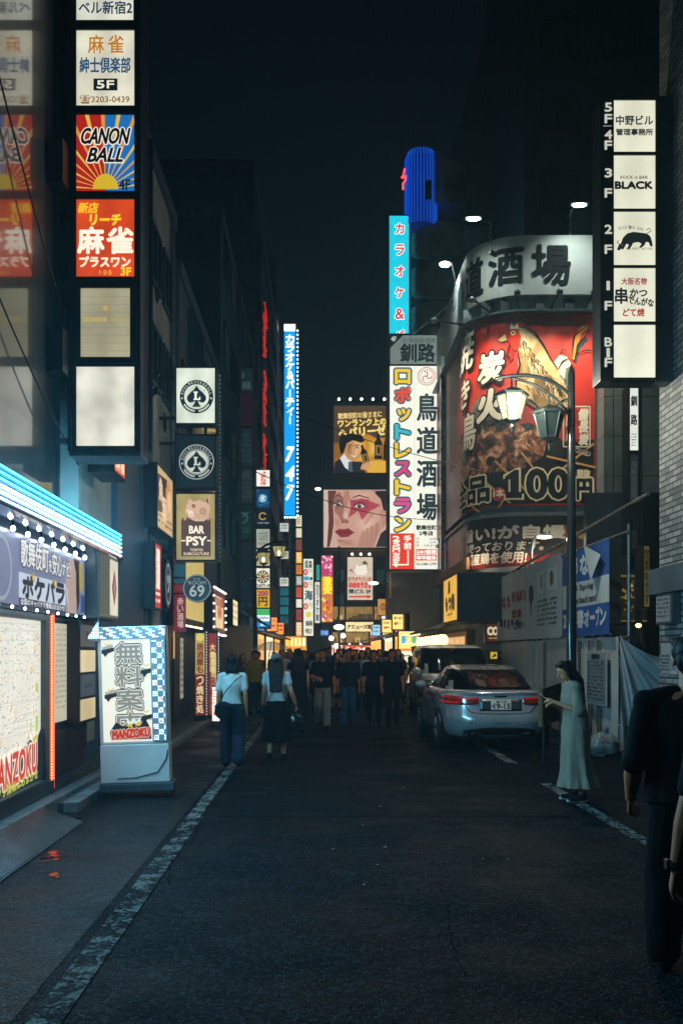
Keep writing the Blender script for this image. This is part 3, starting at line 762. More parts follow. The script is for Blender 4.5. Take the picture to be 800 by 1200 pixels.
# glossy tilted soffit, light tubes, bulbs
M_SOF = mat('glossy_soffit', '1a2c36', .1, coat=1., ior=1.7)
b = MB(); b.prism([(-2.78, 4, 2.74), (-2.50, 4, 2.80), (-2.50, 4, 2.83), (-2.78, 4, 2.80)], (0, 8.7, 0), M_SOF)
b.prism([(-3.44, 4, 2.80), (-2.56, 4, 2.84), (-2.56, 4, 3.16), (-3.44, 4, 3.2)], (0, 8.72, 0), M_DARK)
b.build('awning', sh)
for k in range(6):
    z = 2.865 + k * .052
    b = MB(); b.tube([(-2.535, 4.1, z), (-2.535, 12.72, z), (-2.56, 12.76, z), (-3.3, 12.76, z)], .0085, em('#b8d4ff' if k < 3 else '#3cccff', 7.0 if k < 3 else 6.0)); b.build('light_tube', sh)  # unseen return round the far end is added to light the next wall
b = MB()
for k in range(6): b.box(-2.559, -2.548, 4.1, 12.66, 2.855 + k * .052 - .008, 2.855 + k * .052 - .004, M_ALU)
b.build('tube_rail', sh)
def strip_light(loc, rot, sx, sy, power, colr, parent):
    d_ = bpy.data.lights.new('tube_light', 'AREA'); d_.shape = 'RECTANGLE'; d_.size = sx; d_.size_y = sy; d_.energy = power; d_.color = colr
    o_ = bpy.data.objects.new('tube_light', d_); COL.objects.link(o_); o_.rotation_euler = rot; o_.location = Vector(loc) - LOC[parent]; o_.parent = parent
strip_light((-2.52, 8.4, 2.99), (0, R(-52), 0), .28, 8.5, 430, (.22, .70, 1), sh)      # the light the tubes throw across the street
strip_light((-2.95, 12.79, 2.99), (R(90), 0, 0), .6, .28, 30, (.26, .72, 1), sh)  # added lamp for the unseen tube return, lights the wall beyond
for k in range(8):
    yy = 8.2 + k * .44
    b = MB(); b.ell((-2.66, yy, 2.71), (.022, .022, .026), em('#e2f2ff', 14.0), 10, 6); b.tube([(-2.66, yy, 2.735), (-2.66, yy, 2.775)], .012, M_FR); b.build('bulb', sh)
for k in range(9):
    yy = 8.3 + k * .38
    b = MB(); b.ell((-2.68, yy, 2.035), (.014, .014, .014), em('#e2f2ff', 10.0), 8, 5); b.build('bulb', sh)
# lightbox at the shop's far end
t = ssign('box_sign', 'shop-end lightbox with a red diamond emblem under the light tubes', 'sign', -2.56, -2.77, 11.5, 12.62, 2.06, 2.80, '#807f6c', .35,
      lambda c, l, tp, r, bt: (c.rect(l + .62, tp - .03, r - .03, bt + .03, em('#cfc7b0', .8, .15), 1), [c.rect(l + .1 + .13 * k, tp - .02, l + .15 + .13 * k, bt + .02, '#3d4640', 1) for k in range(4)],  # dim striped left part is a reflection painted into the face
      c.poly([(l + .86, tp - .14), (l + 1.0, (tp + bt) / 2), (l + .86, bt + .14), (l + .72, (tp + bt) / 2)], '#9c3c34', 2), c.poly([(l + .86, tp - .25), (l + .93, (tp + bt) / 2), (l + .86, bt + .25), (l + .79, (tp + bt) / 2)], '#d0a494', 3)), frame=M_FR2)
# ribbed steel ramp
t = thing('ramp', 'ribbed steel access ramp lying at the foot of the map window', 'ramp', (-2.5, 7.6, 0))
b = MB(); b.prism([(-2.65, 5.4, .15), (-2.26, 5.4, .02), (-2.26, 5.4, .008), (-2.65, 5.4, .008)], (0, 4.1, 0), M_STEEL)
b.build('plate', t)
b = MB()
for k in range(80):
    yy = 5.44 + k * .0508
    b.prism([(-2.645, yy, .150), (-2.265, yy, .0235), (-2.265, yy, .033), (-2.645, yy, .160)], (0, .02, 0), M_STEEL)
b.build('rib', t)

# standing LED sign
t = thing('standing_sign', 'white standing sign reading 無料案内 framed by a dotted light arrow', 'standing sign', (-2.07, 11.2, .07), rot=(0, R(-1.6), R(3)))
b = MB(); M_SB = mat('white_plastic', 'd6dad8', .4, nz=.1, nscale=3); b.bbox(-.385, .385, .0, .30, .10, .53, M_SB, .012); b.bbox(-.385, .385, .03, .27, .533, 1.86, M_SB, .012); b.build('body', t, local=True)
b = MB(); b.bbox(-.40, .43, -.04, .36, 0, .095, M_DARK, .01)
for sx in (-.38, .38):
    for sy in (.0, .3): b.lathe([(.02, -.065), (.035, -.05), (.035, -.02), (.02, 0)], (sx, sy, 0), M_FR, 10)
b.build('base', t, local=True)
cl = Canvas(lambda u, v, l: (u, .026 - l, .56 + (v - .83) * 1.3333), .0022, .6)
cl.rect(-.345, 1.70, .20, .83, em('#e2decd', .72, .08), 0)
for k, ch in enumerate('無料案内'):
    z1 = 1.66 - k * .195
    cl.text(ch, -.185, z1, .105, z1 - .165, '#8a8880', 4, bold=.006, out=('#2a3034', .017))
    cl.text(ch, -.185, z1, .105, z1 - .165, '#85837a', 5.5, bold=.004, out=('#dcd8c8', .010))
for gx, gz, fl in ((-.27, 1.60, 1), (.16, 1.42, -1), (-.25, 1.22, 1), (.14, 1.03, -1)):   # brush-like dark tools around the characters
    for dx in range(6): cl.rect(gx - .06 + dx * .02, gz + .035 + fl * dx * .004, gx - .045 + dx * .02, gz + .0 + fl * dx * .004, '#8a8c80', 3)
    cl.poly([(gx - .07, gz + .01), (gx + .07, gz + .03), (gx + .07, gz + .0), (gx - .0, gz - .02), (gx - .03, gz - .05), (gx - .05, gz - .025), (gx - .07, gz - .02)], '#1d262c', 6)
    cl.line([(gx - .03, gz + .06), (gx, gz + .045), (gx + .03, gz + .065)], .008, '#c9b23c', 6)
cl.poly([(-.26, .85), (-.27, .92), (-.20, 1.0), (-.12, .96), (-.02, .98), (.06, .96), (.13, 1.02), (.19, .93), (.19, .85)], '#131d24', 6.3)
cl.poly([(-.09, 1.04), (-.06, .95), (.0, .99), (.05, .96), (.09, 1.05), (.03, 1.0), (0, 1.03), (-.04, 1.0)], '#e4e0d0', 7)
cl.poly([(-.09, .965), (-.01, .95), (-.03, .985)], '#dcb81c', 7.4); cl.poly([(.09, .98), (.01, .955), (.05, 1.0)], '#dcb81c', 7.4)
cl.text('MANZOKU', -.245, .935, .175, .865, '#c2382a', 8, bold=.008, out=('#e4c0a8', .006), rot=2.5, shear=.1)
cl.build('sign_face', t, local=True)
b = MB(); rd = random.Random(2)
b.box(-.36, .37, .005, .028, 1.715, 1.85, mat('led_board', '93a4ac', .5)); b.box(.205, .37, .005, .028, .56, 1.712, mat('led_board', '93a4ac', .5))
b.prism([(-.36, .006, 1.86), (-.36, .006, 1.70), (-.50, .006, 1.72), (-.36, .006, 1.95)], (0, .02, 0), mat('led_board', '93a4ac', .5))
b.build('led_board', t, local=True)
b = MB(); L1 = em_small('#cdeaf6', 2.0); L2 = em_small('#d8a4ac', 1.2); L3 = mat('led_board', '93a4ac', .5)
for i in range(40):
    for j in range(6):
        x = -.35 + i * .0182; z = 1.73 + j * .0205
        if ((i + 2 * j) // 4 + (j // 3)) % 2 == 0: b.box(x, x + .011, .0, .0045, z, z + .012, L1)
for i in range(7):
    for j in range(55):
        x = .222 + i * .0195; z = .575 + j * .0205
        if (j // 3 + i // 3) % 2 == 0: b.box(x, x + .011, .0, .0045, z, z + .012, L2 if rd.random() < .12 else L1)
for i in range(7):
    for j in range(9):
        x = -.375 - i * .0175; z = 1.735 + j * .02
        if j < 9 - i * 1.3 + 0 and z > 1.73: b.box(x, x + .010, .0, .0045, z, z + .011, L1)
tag(b.build('led_dots', t, local=True), kind='stuff')
b = MB(); b.tube([(.37, -.012, .46), (.35, -.012, .36), (.25, -.012, .21), (.0, -.012, .155), (-.2, -.012, .15)], .006, M_CABLE); b.build('power_cord', t, local=True)
# ------------------------------------------------------------------ LEFT: row of bar buildings
b2 = building('bar_building', 'grey rendered low building behind the lightbox column, hung with the BAR PSY sign', -12, -3.3, 13.62, 22.6, 11.2, M_CONC)
b = MB()
b.box(-3.298, -3.2, 15.75, 18.1, .1, 6.4, M_NAVY); b.box(-3.298, -3.16, 13.7, 15.7, .1, 2.6, M_NAVY)
for yy in (14.3, 14.95): b.box(-3.159, -3.15, yy, yy + .02, .1, 2.6, M_DARK)
b.build('shutter_panel', b2)
b = MB()
for yy in (18.35, 18.9, 21.8): b.tube([(-3.22, yy, .1), (-3.22, yy, 11.2)], .05, M_FR2)
b.build('drainpipe', b2)
windows_x(b2, -3.3, 1, (19.3, 20.8), (6.9, 8.9), 1.2, 1.2)
for k, (y, z) in enumerate(((20.2, 8.6), (20.5, 7.4), (21.2, 6.2))):
    ac_unit((-3.3, y, z), ('highest', 'middle', 'lowest')[k] + ' of three outdoor units on the grey building above the spade signs', R(90))
b3 = building('bar_building', 'dark narrow building with teal window strips behind the spade signs', -14, -3.2, 22.64, 31, 10.2, M_DARK)
b = MB(); b.box(-3.198, -3.1, 24.2, 26.6, 4.4, 10, M_TEAL); b.box(-3.198, -3.1, 27.4, 29.6, 4.4, 9.6, M_TEAL); b.build('glass_strip', b3)
windows_x(b3, -3.2, 1, (23.0, 29.8), (4.6, 7.0), .9, 1.4)
b4 = building('bar_building', 'dark tall building carrying a stack of unlit sign panels', -16, -3.1, 31.04, 46.5, 15.2, M_DARK2)
windows_x(b4, -3.1, 1, [32 + 2.6 * k for k in range(5)], [5 + 2.9 * k for k in range(4)], 1.5, 1.5, ['#44606a', '#6a5a3a'], e=.12)
b = MB(); b.tube([(-2.9, 36, 2.7), (-2.9, 36, 15)], .06, M_FR2); b.tube([(-2.95, 41, 2.7), (-2.95, 41, 15)], .05, M_FR2); b.build('drainpipe', b4)
b5 = building('office_tower', 'tall dark tower with a red neon script sign running down its side', -20, -3.1, 46.56, 75, 24.3, M_DARK2)
windows_x(b5, -3.1, 1, [49 + 3.4 * k for k in range(7)], [6 + 3.0 * k for k in range(6)], 2.0, 1.6, ['#46707c', '#7a6a48'], e=.12)
b6 = building('office_tower', 'dark tower with teal windows beneath the blue karaoke sign', -24, -3.3, 75.1, 112, 31, M_DARK)
windows_x(b6, -3.3, 1, [80 + 5 * k for k in range(5)], [5 + 3.4 * k for k in range(7)], 3, 2, ['#2d6a78', '#2d6a78', '#8a7a50'], e=.25)
windows_y(b6, 75.1, [-4.6], [6 + 3.4 * k for k in range(3)], 1.2, 2, ['#2d6a78'], p=1, e=.2)
bb = building('office_tower', 'unlit block rising in the dark behind the left-hand bars', -40, -9, 30, 60, 27, M_DARK2)
windows_y(bb, 30, [-13.2, -11.4], [12.5 + 3 * k for k in range(5)], 1.4, 1.6)

# --- stacked bar signs
def spade_art(dark):
    fg = '#dfe6da' if dark else '#10222a'; bgc = '#0e222a' if dark else '#d6dfd0'
    def f(c):
        cy = 541.5 if dark else 465
        cx = 230.5
        if dark:
            c.ring(cx, cy, 19.6, 20.4, fg, 2); c.ring(cx, cy, 14.2, 14.8, fg, 2); c.circle(cx, cy, 13.6, fg, 1)
        else:
            c.ring(cx, cy, 14.6, 19.6, fg, 2)
        tc = fg if dark else '#d6dfd0'
        for k, ch in enumerate('SOUL,ROCK&ROLL'):       # ring lettering
            a = R(-168 + 12 * k); x, y = cx + 17 * math.cos(a), cy + 17 * math.sin(a)
            c.text(ch, x - 1.0, y - 1.4, x + 1.0, y + 1.4, tc, 4, rot=-168 + 12 * k + 90)
        for k in range(16):
            if k in (7, 8): continue
            a = R(35 + 7.3 * k); x, y = cx + 17 * math.cos(a), cy + 17 * math.sin(a)
            c.rect(x - .7, y - 1.1, x + .7, y + 1.1, tc, 4)
        for sx in (-17, 17): c.circle(cx + sx, cy + 2, 1, tc, 4)
        k2 = '#10222a'
        pts = [(0, -13), (3, -8.5), (8, -4), (11, 0), (11, 4), (8, 7), (4.5, 6.5), (1.6, 4.5), (2.4, 8), (5.2, 12), (-5.2, 12), (-2.4, 8), (-1.6, 4.5), (-4.5, 6.5), (-8, 7), (-11, 4), (-11, 0), (-8, -4), (-3, -8.5)]
        c.poly([(cx + x, cy + y) for x, y in pts], k2, 3)
        tcc = '#dfe6da'
        c.poly([(cx + x, cy + y) for x, y in [(-3.5, -6), (1.5, -6), (1.5, -4.4), (.4, -4.4), (.4, 2.2), (3, 2.2), (3, .2), (4.6, .2), (4.6, 4), (-3.5, 4), (-3.5, 2.4), (-2.4, 2.4), (-2.4, -4.4), (-3.5, -4.4)]], tcc, 5)
        if not dark: c.line([(244, 446), (240, 452), (241, 455), (236, 463)], .5, '#8a917c', 1.2)
    return f
def psy_art(c):
    c.rect(212.5, 610, 247, 652, '#4d3935', 1)
    c.poly([(212.5, 612), (214, 606), (217, 611), (221, 604), (226, 610), (231, 605), (236, 611), (241, 606), (244, 611), (247, 607), (247, 614), (212.5, 614)], '#4d3935', 1.2)
    # sketch of a grinning fox-like animal
    c.poly([(219, 592), (222, 584), (227, 588), (234, 586), (240, 589), (245, 581), (246, 596), (245, 606), (239, 611), (229, 611), (221, 607), (217, 600)], '#c8a78e', 2)
    c.poly([(219, 597), (226, 599), (228, 606), (222, 606)], '#e2d2bc', 3); c.circle(227, 593, 2.3, '#8a5a4a', 3.2); c.circle(238, 599, 3.4, '#b98f6a', 3.2); c.ring(238, 599, 3.2, 3.8, '#7a5248', 3.6)
    c.poly([(241, 587), (244, 583), (245, 592)], '#7a4e48', 3.4)
    for k in range(9): c.line([(216 + 3.4 * k, 607 + (k % 3)), (218 + 3.4 * k, 601 - (k % 2) * 3), (221 + 3.2 * k, 606)], .5, '#9a7460', 3.8)
    c.text('BAR', 222, 616.5, 239, 625, '#efe3cb', 4, bold=.45); c.text('PSY', 219, 629, 242, 639, '#efe3cb', 4, bold=.6)
    c.rect(212.5, 633, 217.5, 634.4, '#efe3cb', 4); c.rect(243, 633, 247, 634.4, '#efe3cb', 4)
    c.text('TOKYO', 223, 643, 238, 646, '#d9c4a8', 4, bold=.15); c.text('SUBCULTURE', 215.5, 647.5, 245, 650.5, '#d9c4a8', 4, bold=.15)
GB = 'stacked bar signs on the left'
YB = 20.3
fsign('bar_sign', 'lit white square sign with black spade emblem and letter L', 'sign', 207, 431.5, 252, 496, YB, .3, '#d3dccb', .78, spade_art(False), group=GB, wall=-3.29)
fsign('bar_sign', 'dark square sign with white-ringed spade emblem, between the lit spade and BAR PSY', 'sign', 207, 511, 252, 571, YB, .3, '#0e222a', .5, spade_art(True), group=GB, wall=-3.29, uneven=0)
fsign('bar_sign', 'mustard lightbox with animal drawing reading BAR PSY', 'sign', 207, 579, 252, 656, YB, .3, '#a0905c', .75, psy_art, group=GB, wall=-3.29)
# strings of little bulbs up the street side of the spade signs
t = thing('light_string', 'string of tiny dark bulbs down the street side of the spade signs', 'light string', (wx(256, YB), YB + .3, wz(660, YB)))
b = MB()
for k in range(46): b.ell((wx(255.5, YB), YB + .36, wz(655 - k * 4.9, YB)), .02, em_small('#5d8a94', .35), 6, 4)
b.tube([(wx(255.5, YB), YB + .40, wz(657, YB)), (wx(255.5, YB), YB + .40, wz(430, YB))], .012, M_FR); b.build('bulbs', t)
def brown_art(c, l, tp, r, bt):
    c.poly([(l + .08, tp - .15), (l + 1.2, tp - .1), (l + 1.0, bt + .35), (l + .08, bt + .3)], '#4a2a24', 1); c.text('魚', l + .2, tp - .2, l + .65, tp - .62, '#d9c2a0', 3, bold=.02); c.text('酒', l + .55, tp - .5, l + 1.0, tp - .95, '#d9c2a0', 3, bold=.02)
    c.poly([(r - .95, tp - .3), (r - .5, tp - .12), (r - .15, tp - .35), (r - .3, bt + .5), (r - .7, bt + .3)], '#c98a58', 2); c.circle(r - .5, tp - .5, .22, '#e0b78c', 3); c.scribble(l + .1, bt + .28, r - .1, bt + .06, '#6a3a2a', 2)
ssign('bar_sign', 'brown and cream picture lightbox lying along the wall left of the spade signs', 'sign', -3.0, -3.29, 18.3, 20.25, 3.95, 5.1, '#c9a878', .7, brown_art)
def red_art(c, l, tp, r, bt):
    c.vtext('居酒屋', l + .16, tp - .08, r - .16, bt + .35, '#e8dcc8', bold=.02); c.scribble(l + .1, bt + .3, r - .1, bt + .05, '#e8dcc8', 2)
ssign('bar_sign', 'tall red vertical lightbox with white lettering below the brown picture box', 'sign', -3.0, -3.19, 18.05, 18.75, 2.45, 3.62, '#b3281f', .8, red_art)
t = thing('bar_sign', 'black oval sign with white script beside the red vertical lightbox', 'sign', (-3.05, 19.5, 2.6))
b = MB(); c = cleft(-2.98, .35)
b.ring_loft([[(x, 19.55 + .42 * math.cos(2 * math.pi * k / 28), 2.97 + .5 * math.sin(2 * math.pi * k / 28)) for k in range(28)] for x in (-3.28, -2.985)], M_FR); b.build('cabinet', t)
c.circle(19.55, 2.97, .40, '#101a20', 0, ry=.48); c.ring(19.55, 2.97, .30, .34, '#c2ccce', 1, k=1.2); c.text('ツ', 19.4, 3.15, 19.72, 2.8, '#d2dadc', 2, bold=.02); c.build('sign_face', t)
# round 69
t = thing('bar_sign', 'round black hanging sign reading 69 inside a pale ring', 'sign', (wx(231, 20), 20, wz(707, 20)))
Y_ = 20.0; r_ = wx(247.5, Y_) - wx(231, Y_)
b = MB(); b.ring_loft([[(wx(231, Y_) + r_ * math.cos(2 * math.pi * k / 36), y, wz(689.5, Y_) + r_ * math.sin(2 * math.pi * k / 36)) for k in range(36)] for y in (Y_ + .01, Y_ + .14)], M_FR); b.build('cabinet', t)
c = cfront(Y_, .45); c.circle(231, 689.5, 15.6, '#1d262c', 0, 36); c.ring(231, 689.5, 14.9, 16.2, '#87979a', 1); c.text('69', 222.5, 686, 239.5, 699, '#b9c4c0', 3, bold=.35)
c.text('BAR', 227, 677, 235, 680, '#8a9698', 3); c.text('ROOM', 221, 681, 241, 685, '#9aa6a6', 3, bold=.1); c.build('sign_face', t)
b = MB(); b.tube([(-3.29, Y_ + .07, wz(689.5, Y_) + .22), (wx(217, Y_), Y_ + .07, wz(689.5, Y_) + .22)], .018, M_FR); b.tube([(-3.29, Y_ + .07, wz(689.5, Y_) - .1), (wx(215, Y_), Y_ + .07, wz(689.5, Y_) - .1)], .018, M_FR); b.build('bracket', t)
# yellow box with red end
t = thing('bar_sign', 'yellow lightbox with a dark red end panel under the round 69 sign', 'sign', (-3.0, 22.4, 2.2))
b = MB(); b.bbox(-3.19, -2.82, 20.82, 24.2, 2.22, 4.02, M_FR, .01); b.build('cabinet', t)
c = cleft(-2.815, .7); c.rect(20.9, 3.95, 24.1, 2.35, em('#c3ac62', .7, .2), 0)
for k in range(5): c.line([(21.2 + .6 * k, 3.9), (21.25 + .6 * k, 2.4)], .05, '#a08a48', 1)
c.build('sign_face', t)
c = cfront(20.80, .5)
c.rect(203.5, 641, 218, 660, em('#7a2028', .5), 0); c.rect(203.5, 661, 218, 684, em('#2d5560', .4), 0); c.rect(203.5, 685, 218, 740, em('#7a1c26', .5), 0)
c.vtext('赤い酒場', 208, 700, 215, 736, '#d8b9a8', bold=.25); c.vtext('炭火', 208, 643, 214, 658, '#d8b9a8', bold=.2); c.build('end_panel', t)
b = MB()
for k in range(7): b.ell((-2.84, 21.2 + k * .45, 2.20), (.03, .03, .02), em('#f2d2a0', 4.0), 8, 5)
b.build('downlight_row', t)
# maroon box with bulb border
t = thing('bar_sign', 'maroon box sign with a lit menu picture bordered by bulbs, past the yellow lightbox', 'sign', (-3.0, 26.5, 2.0))
b = MB(); b.bbox(-3.19, -2.72, 25.2, 28.6, 2.05, 3.35, mat('maroon', '4a2029', .45), .01); b.build('cabinet', t)
c = cleft(-2.715, .8); c.rect(25.4, 3.25, 28.4, 2.15, em('#5b2b34', .5), 0); c.rect(25.9, 3.12, 27.9, 2.28, em('#d8bc8c', .85, .2), 1)
for k in range(5): c.circle(26.1 + .4 * k, 2.7, .18, random.choice(['#b0522c', '#7a8a3a', '#e0c8a0']), 2)
c.text('飲み放題', 26.0, 3.1, 27.8, 2.86, '#8a2a24', 3, bold=.02); c.build('sign_face', t)
b = MB()
for k in range(11):
    for zz in (2.10, 3.30): b.ell((-2.69, 25.4 + k * .3, zz), .028, em_small('#e6e2d8', 3.0), 6, 4)
for k in range(5):
    for yy in (25.32, 28.48): b.ell((-2.69, yy, 2.28 + k * .2), .028, em_small('#e6e2d8', 3.0), 6, 4)
b.build('bulb_border', t)
# small lamp box further on
ssign('box_sign', 'small glowing cream box low on the dark building beyond the maroon sign', 'sign', -2.75, -3.09, 31.3, 33.2, 2.5, 3.3, '#d8c9a0', 1.0, lambda c, l, tp, r, bt: c.scribble(l + .1, tp - .1, r - .1, bt + .1, '#8a7a5a', 3))
# bar entrance below: warm wall, posters, vertical boards
en = thing('bar_entrance', 'warmly lit bar doorway with framed pictures under the yellow lightbox', 'entrance', (-3.2, 21, .1))
b = MB(); b.box(-3.29, -3.16, 20.9, 22.55, .11, 2.2, mat('ochre_wall', '8a6238', .7, nz=.2)); b.box(-3.158, -3.10, 21.2, 21.9, .11, 1.95, M_FR); b.build('doorway', en)
c = cleft(-3.09, .5); c.rect(20.95, 2.1, 21.18, 1.5, em('#c08a4a', .7), 0); c.rect(22.0, 1.95, 22.5, .6, em('#a8a89a', .5, .3), 0); c.scribble(22.03, 1.9, 22.47, .65, '#5a4a4a', 9, seed=8); c.build('menu_board', en)
t = thing('notice_board', 'narrow lit notice strip on the dark blue wall behind the standing sign', 'notice', (-3.15, 16.8, .6))
c = cleft(-3.19, .45); c.rect(16.2, 1.9, 16.7, 1.0, em('#8a98a0', .4, .3), 0); c.scribble(16.22, 1.85, 16.68, 1.05, '#3a4650', 8, seed=9); c.rect(17.1, 1.85, 17.35, 1.55, '#c6d2d6', 1); c.rect(16.3, .95, 16.9, .7, '#a88a6a', 1); c.build('sheet', t)
b = MB(); b.box(-3.197, -3.187, 16.1, 17.45, .6, 2.0, M_FR); b.build('backing', t)
t = thing('vending_cabinet', 'dark blue cabinet standing on the footway left of the red cone', 'cabinet', (-2.95, 17.2, .1))
b = MB(); b.bbox(-3.17, -2.72, 16.6, 17.7, .105, 1.05, M_NAVY, .02); b.build('case', t); b = MB(); b.box(-2.72, -2.71, 16.7, 17.6, .2, .95, M_DARK); b.build('door', t)
for k, (x0, x1, col, lab, txt) in enumerate(((229, 240, '#c9ad4e', 'yellow to red vertical board with lettering beside the bar door', '居酒屋もつ焼き処'), (244.5, 254, '#b99a44', 'red and gold vertical board next to the yellow one', '大衆酒場串かつ'))):
    Yk = 22.2 + .5 * k
    t = thing('vertical_board', lab, 'sign', (wx(x0 + 5, Yk), Yk, .105), group='vertical boards at the bar door')
    b = MB(); b.bbox(wx(x0 - .8, Yk), wx(x1 + .8, Yk), Yk + .01, Yk + .18, .106, wz(738, Yk), M_FR, .01); b.build('cabinet', t)
    c = cfront(Yk, .62); c.rect(x0, 742, x1, 838, em('#c3a654' if k == 0 else '#8a2826', .62, .2), 0)
    if k == 0: c.rect(x0, 790, x1, 838, '#7a2622', 1); c.circle((x0 + x1) / 2, 747, 4.4, '#e0cc6a', 2)
    else: c.rect(x0 + 3, 765, x1 - .5, 836, '#c9b066', 1)
    c.vtext(txt[:4], x0 + 1.5, 754, x1 - 1.5, 789, '#7a2420' if k == 0 else '#e6cf8a', bold=.3); c.vtext(txt[4:], x0 + 1.5, 792, x1 - 1.5, 836, '#e6d2a0' if k == 0 else '#7a2420', bold=.3)
    c.build('sign_face', t)
    b = MB()
    for j in range(30): b.ell((wx(x1 + 2.2, Yk), Yk - .0, .25 + j * .063), .012, em_small('#bcd6de', 1.6), 6, 4)
    b.build('light_string', t)
t = thing('traffic_cone', 'red plastic cone barrier at the bar door', 'cone', (-2.72, 22.9, .105))
b = MB(); b.lathe([(.19, .106), (.19, .14), (.16, .15), (.15, .16), (.05, .78), (.03, .80)], (-2.72, 22.9, 0), mat('red_plastic', 'a8261c', .4), 20); b.build('cone', t, smooth=True)
b = MB(); b.lathe([(.128, .36), (.102, .52)], (-2.72, 22.9, 0), M_WHITEP, 20); b.build('band', t)
t = thing('menu_stand', 'small lit white menu stand with a food picture behind the woman in jeans', 'menu stand', (wx(252, 20.8), 20.8, .0))
Y_ = 20.8; b = MB(); b.bbox(wx(248, Y_), wx(258, Y_), Y_ + .01, Y_ + .1, wz(846, Y_), wz(804, Y_), M_FR, .01)
for px in (249, 257): b.tube([(wx(px, Y_), Y_ + .05, 0), (wx(px, Y_), Y_ + .05, wz(845, Y_))], .015, M_FR)
b.build('stand', t); c = cfront(Y_, 1.0); c.rect(248.8, 805, 257.4, 845, em('#e9dfd8', .95), 0); c.circle(253, 836, 2.6, '#a8482c', 1); c.scribble(249.5, 808, 257, 826, '#b87868', 5); c.build('menu_face', t)

# --- unlit sign stack on the dark building
GU = 'unlit sign stack on the dark building'
YU = 38.0
for (y0, y1, col, e, lab, art) in (
    (432, 458, '#2a3a40', .25, 'dim grey panel reading 三経 at the top of the unlit stack', lambda c: (c.text('三経', 274, 447, 294, 456, '#6b787a', 2, bold=.2), c.circle(283, 440, 4, '#55666a', 2))),
    (460, 500, '#3d1820', .25, 'dim dark red blank panel in the unlit stack', None),
    (502, 548, '#27343a', .25, 'dim grey panel with faint rows of print in the unlit stack', lambda c: c.scribble(273, 508, 295, 544, '#4f5c60', 6, seed=3)),
    (550, 590, '#333c3e', .25, 'dim pale panel with a faint 1000 in the unlit stack', lambda c: (c.text('1000', 276, 553, 292, 561, '#5f6a6a', 2), c.scribble(274, 565, 295, 586, '#566062', 4, seed=5))),
    (592, 632, '#12342e', .3, 'dim green panel with a pale leaf mark in the unlit stack', lambda c: (c.ring(284, 607, 5, 6.5, '#5f7f72', 2), c.line([(284, 607), (288, 602), (292, 600)], 1, '#5f7f72', 2), c.scribble(275, 618, 294, 626, '#4d6b60', 2))),
    (636, 676, '#1c2a30', .25, 'dim slate panel near the bottom of the unlit stack', None),
    (680, 720, '#151f2b', .25, 'dark mottled poster panel at the bottom of the unlit stack', lambda c: [c.circle(274 + (k * 37 % 20), 684 + (k * 23 % 34), 2.4, random.choice(['#2f3d4c', '#3b4a5a', '#26303c']), 1 + k * .1) for k in range(14)])):
    fsign('unlit_panel', lab, 'sign', 272, y0, 296, y1, YU, .25, col, e, art, group=GU, wall=-3.09, uneven=.3)  # unlit faces carry a faint glow in their colour
t = thing('shop_awning', 'plain ribbed shop awning low on the dark building', 'awning', (-2.6, 40, 2.6))
b = MB(); b.prism([(-3.09, 36, 3.3), (-2.2, 36, 2.75), (-2.2, 36, 2.7), (-3.09, 36, 3.2)], (0, 8, 0), M_CONC2); b.build('canopy', t)
b = MB()
for k in range(9): b.tube([(-3.05, 36.1 + k * .97, 3.31), (-2.2, 36.1 + k * .97, 2.76)], .02, M_FR2)
b.build('rib', t)

# --- red neon script on the tower
t = thing('neon_sign', 'tall red neon script sign running up the side of the dark tower', 'neon sign', (-2.9, 53, 10))
b = MB(); b.box(-3.09, -3.0, 51.2, 55.3, 10.2, 20.6, M_FR); b.build('backing', t)
rd = random.Random(5); b = MB(); NEO = em('#b8241e', .62)
z = 20.2
while z > 10.6:
    l = rd.uniform(.8, 1.3); yc = 53.2
    if 16.6 < z < 17.2 or 13.8 < z < 14.4: z -= .7; continue
    p = [(-2.93, yc + rd.uniform(-1.5, 1.5), z - l * q) for q in (0, .2, .4, .6, .8, 1)]
    b.tube(p, .06, NEO, 6)
    b.tube([(-2.93, yc - 1.3 * rd.random(), z - .1), (-2.93, yc + 1.3 * rd.random(), z - .3 * l), (-2.93, yc - 1.5 * rd.random(), z - .7 * l)], .05, NEO, 6)
    z -= l * .85
b.build('neon_tube', t)
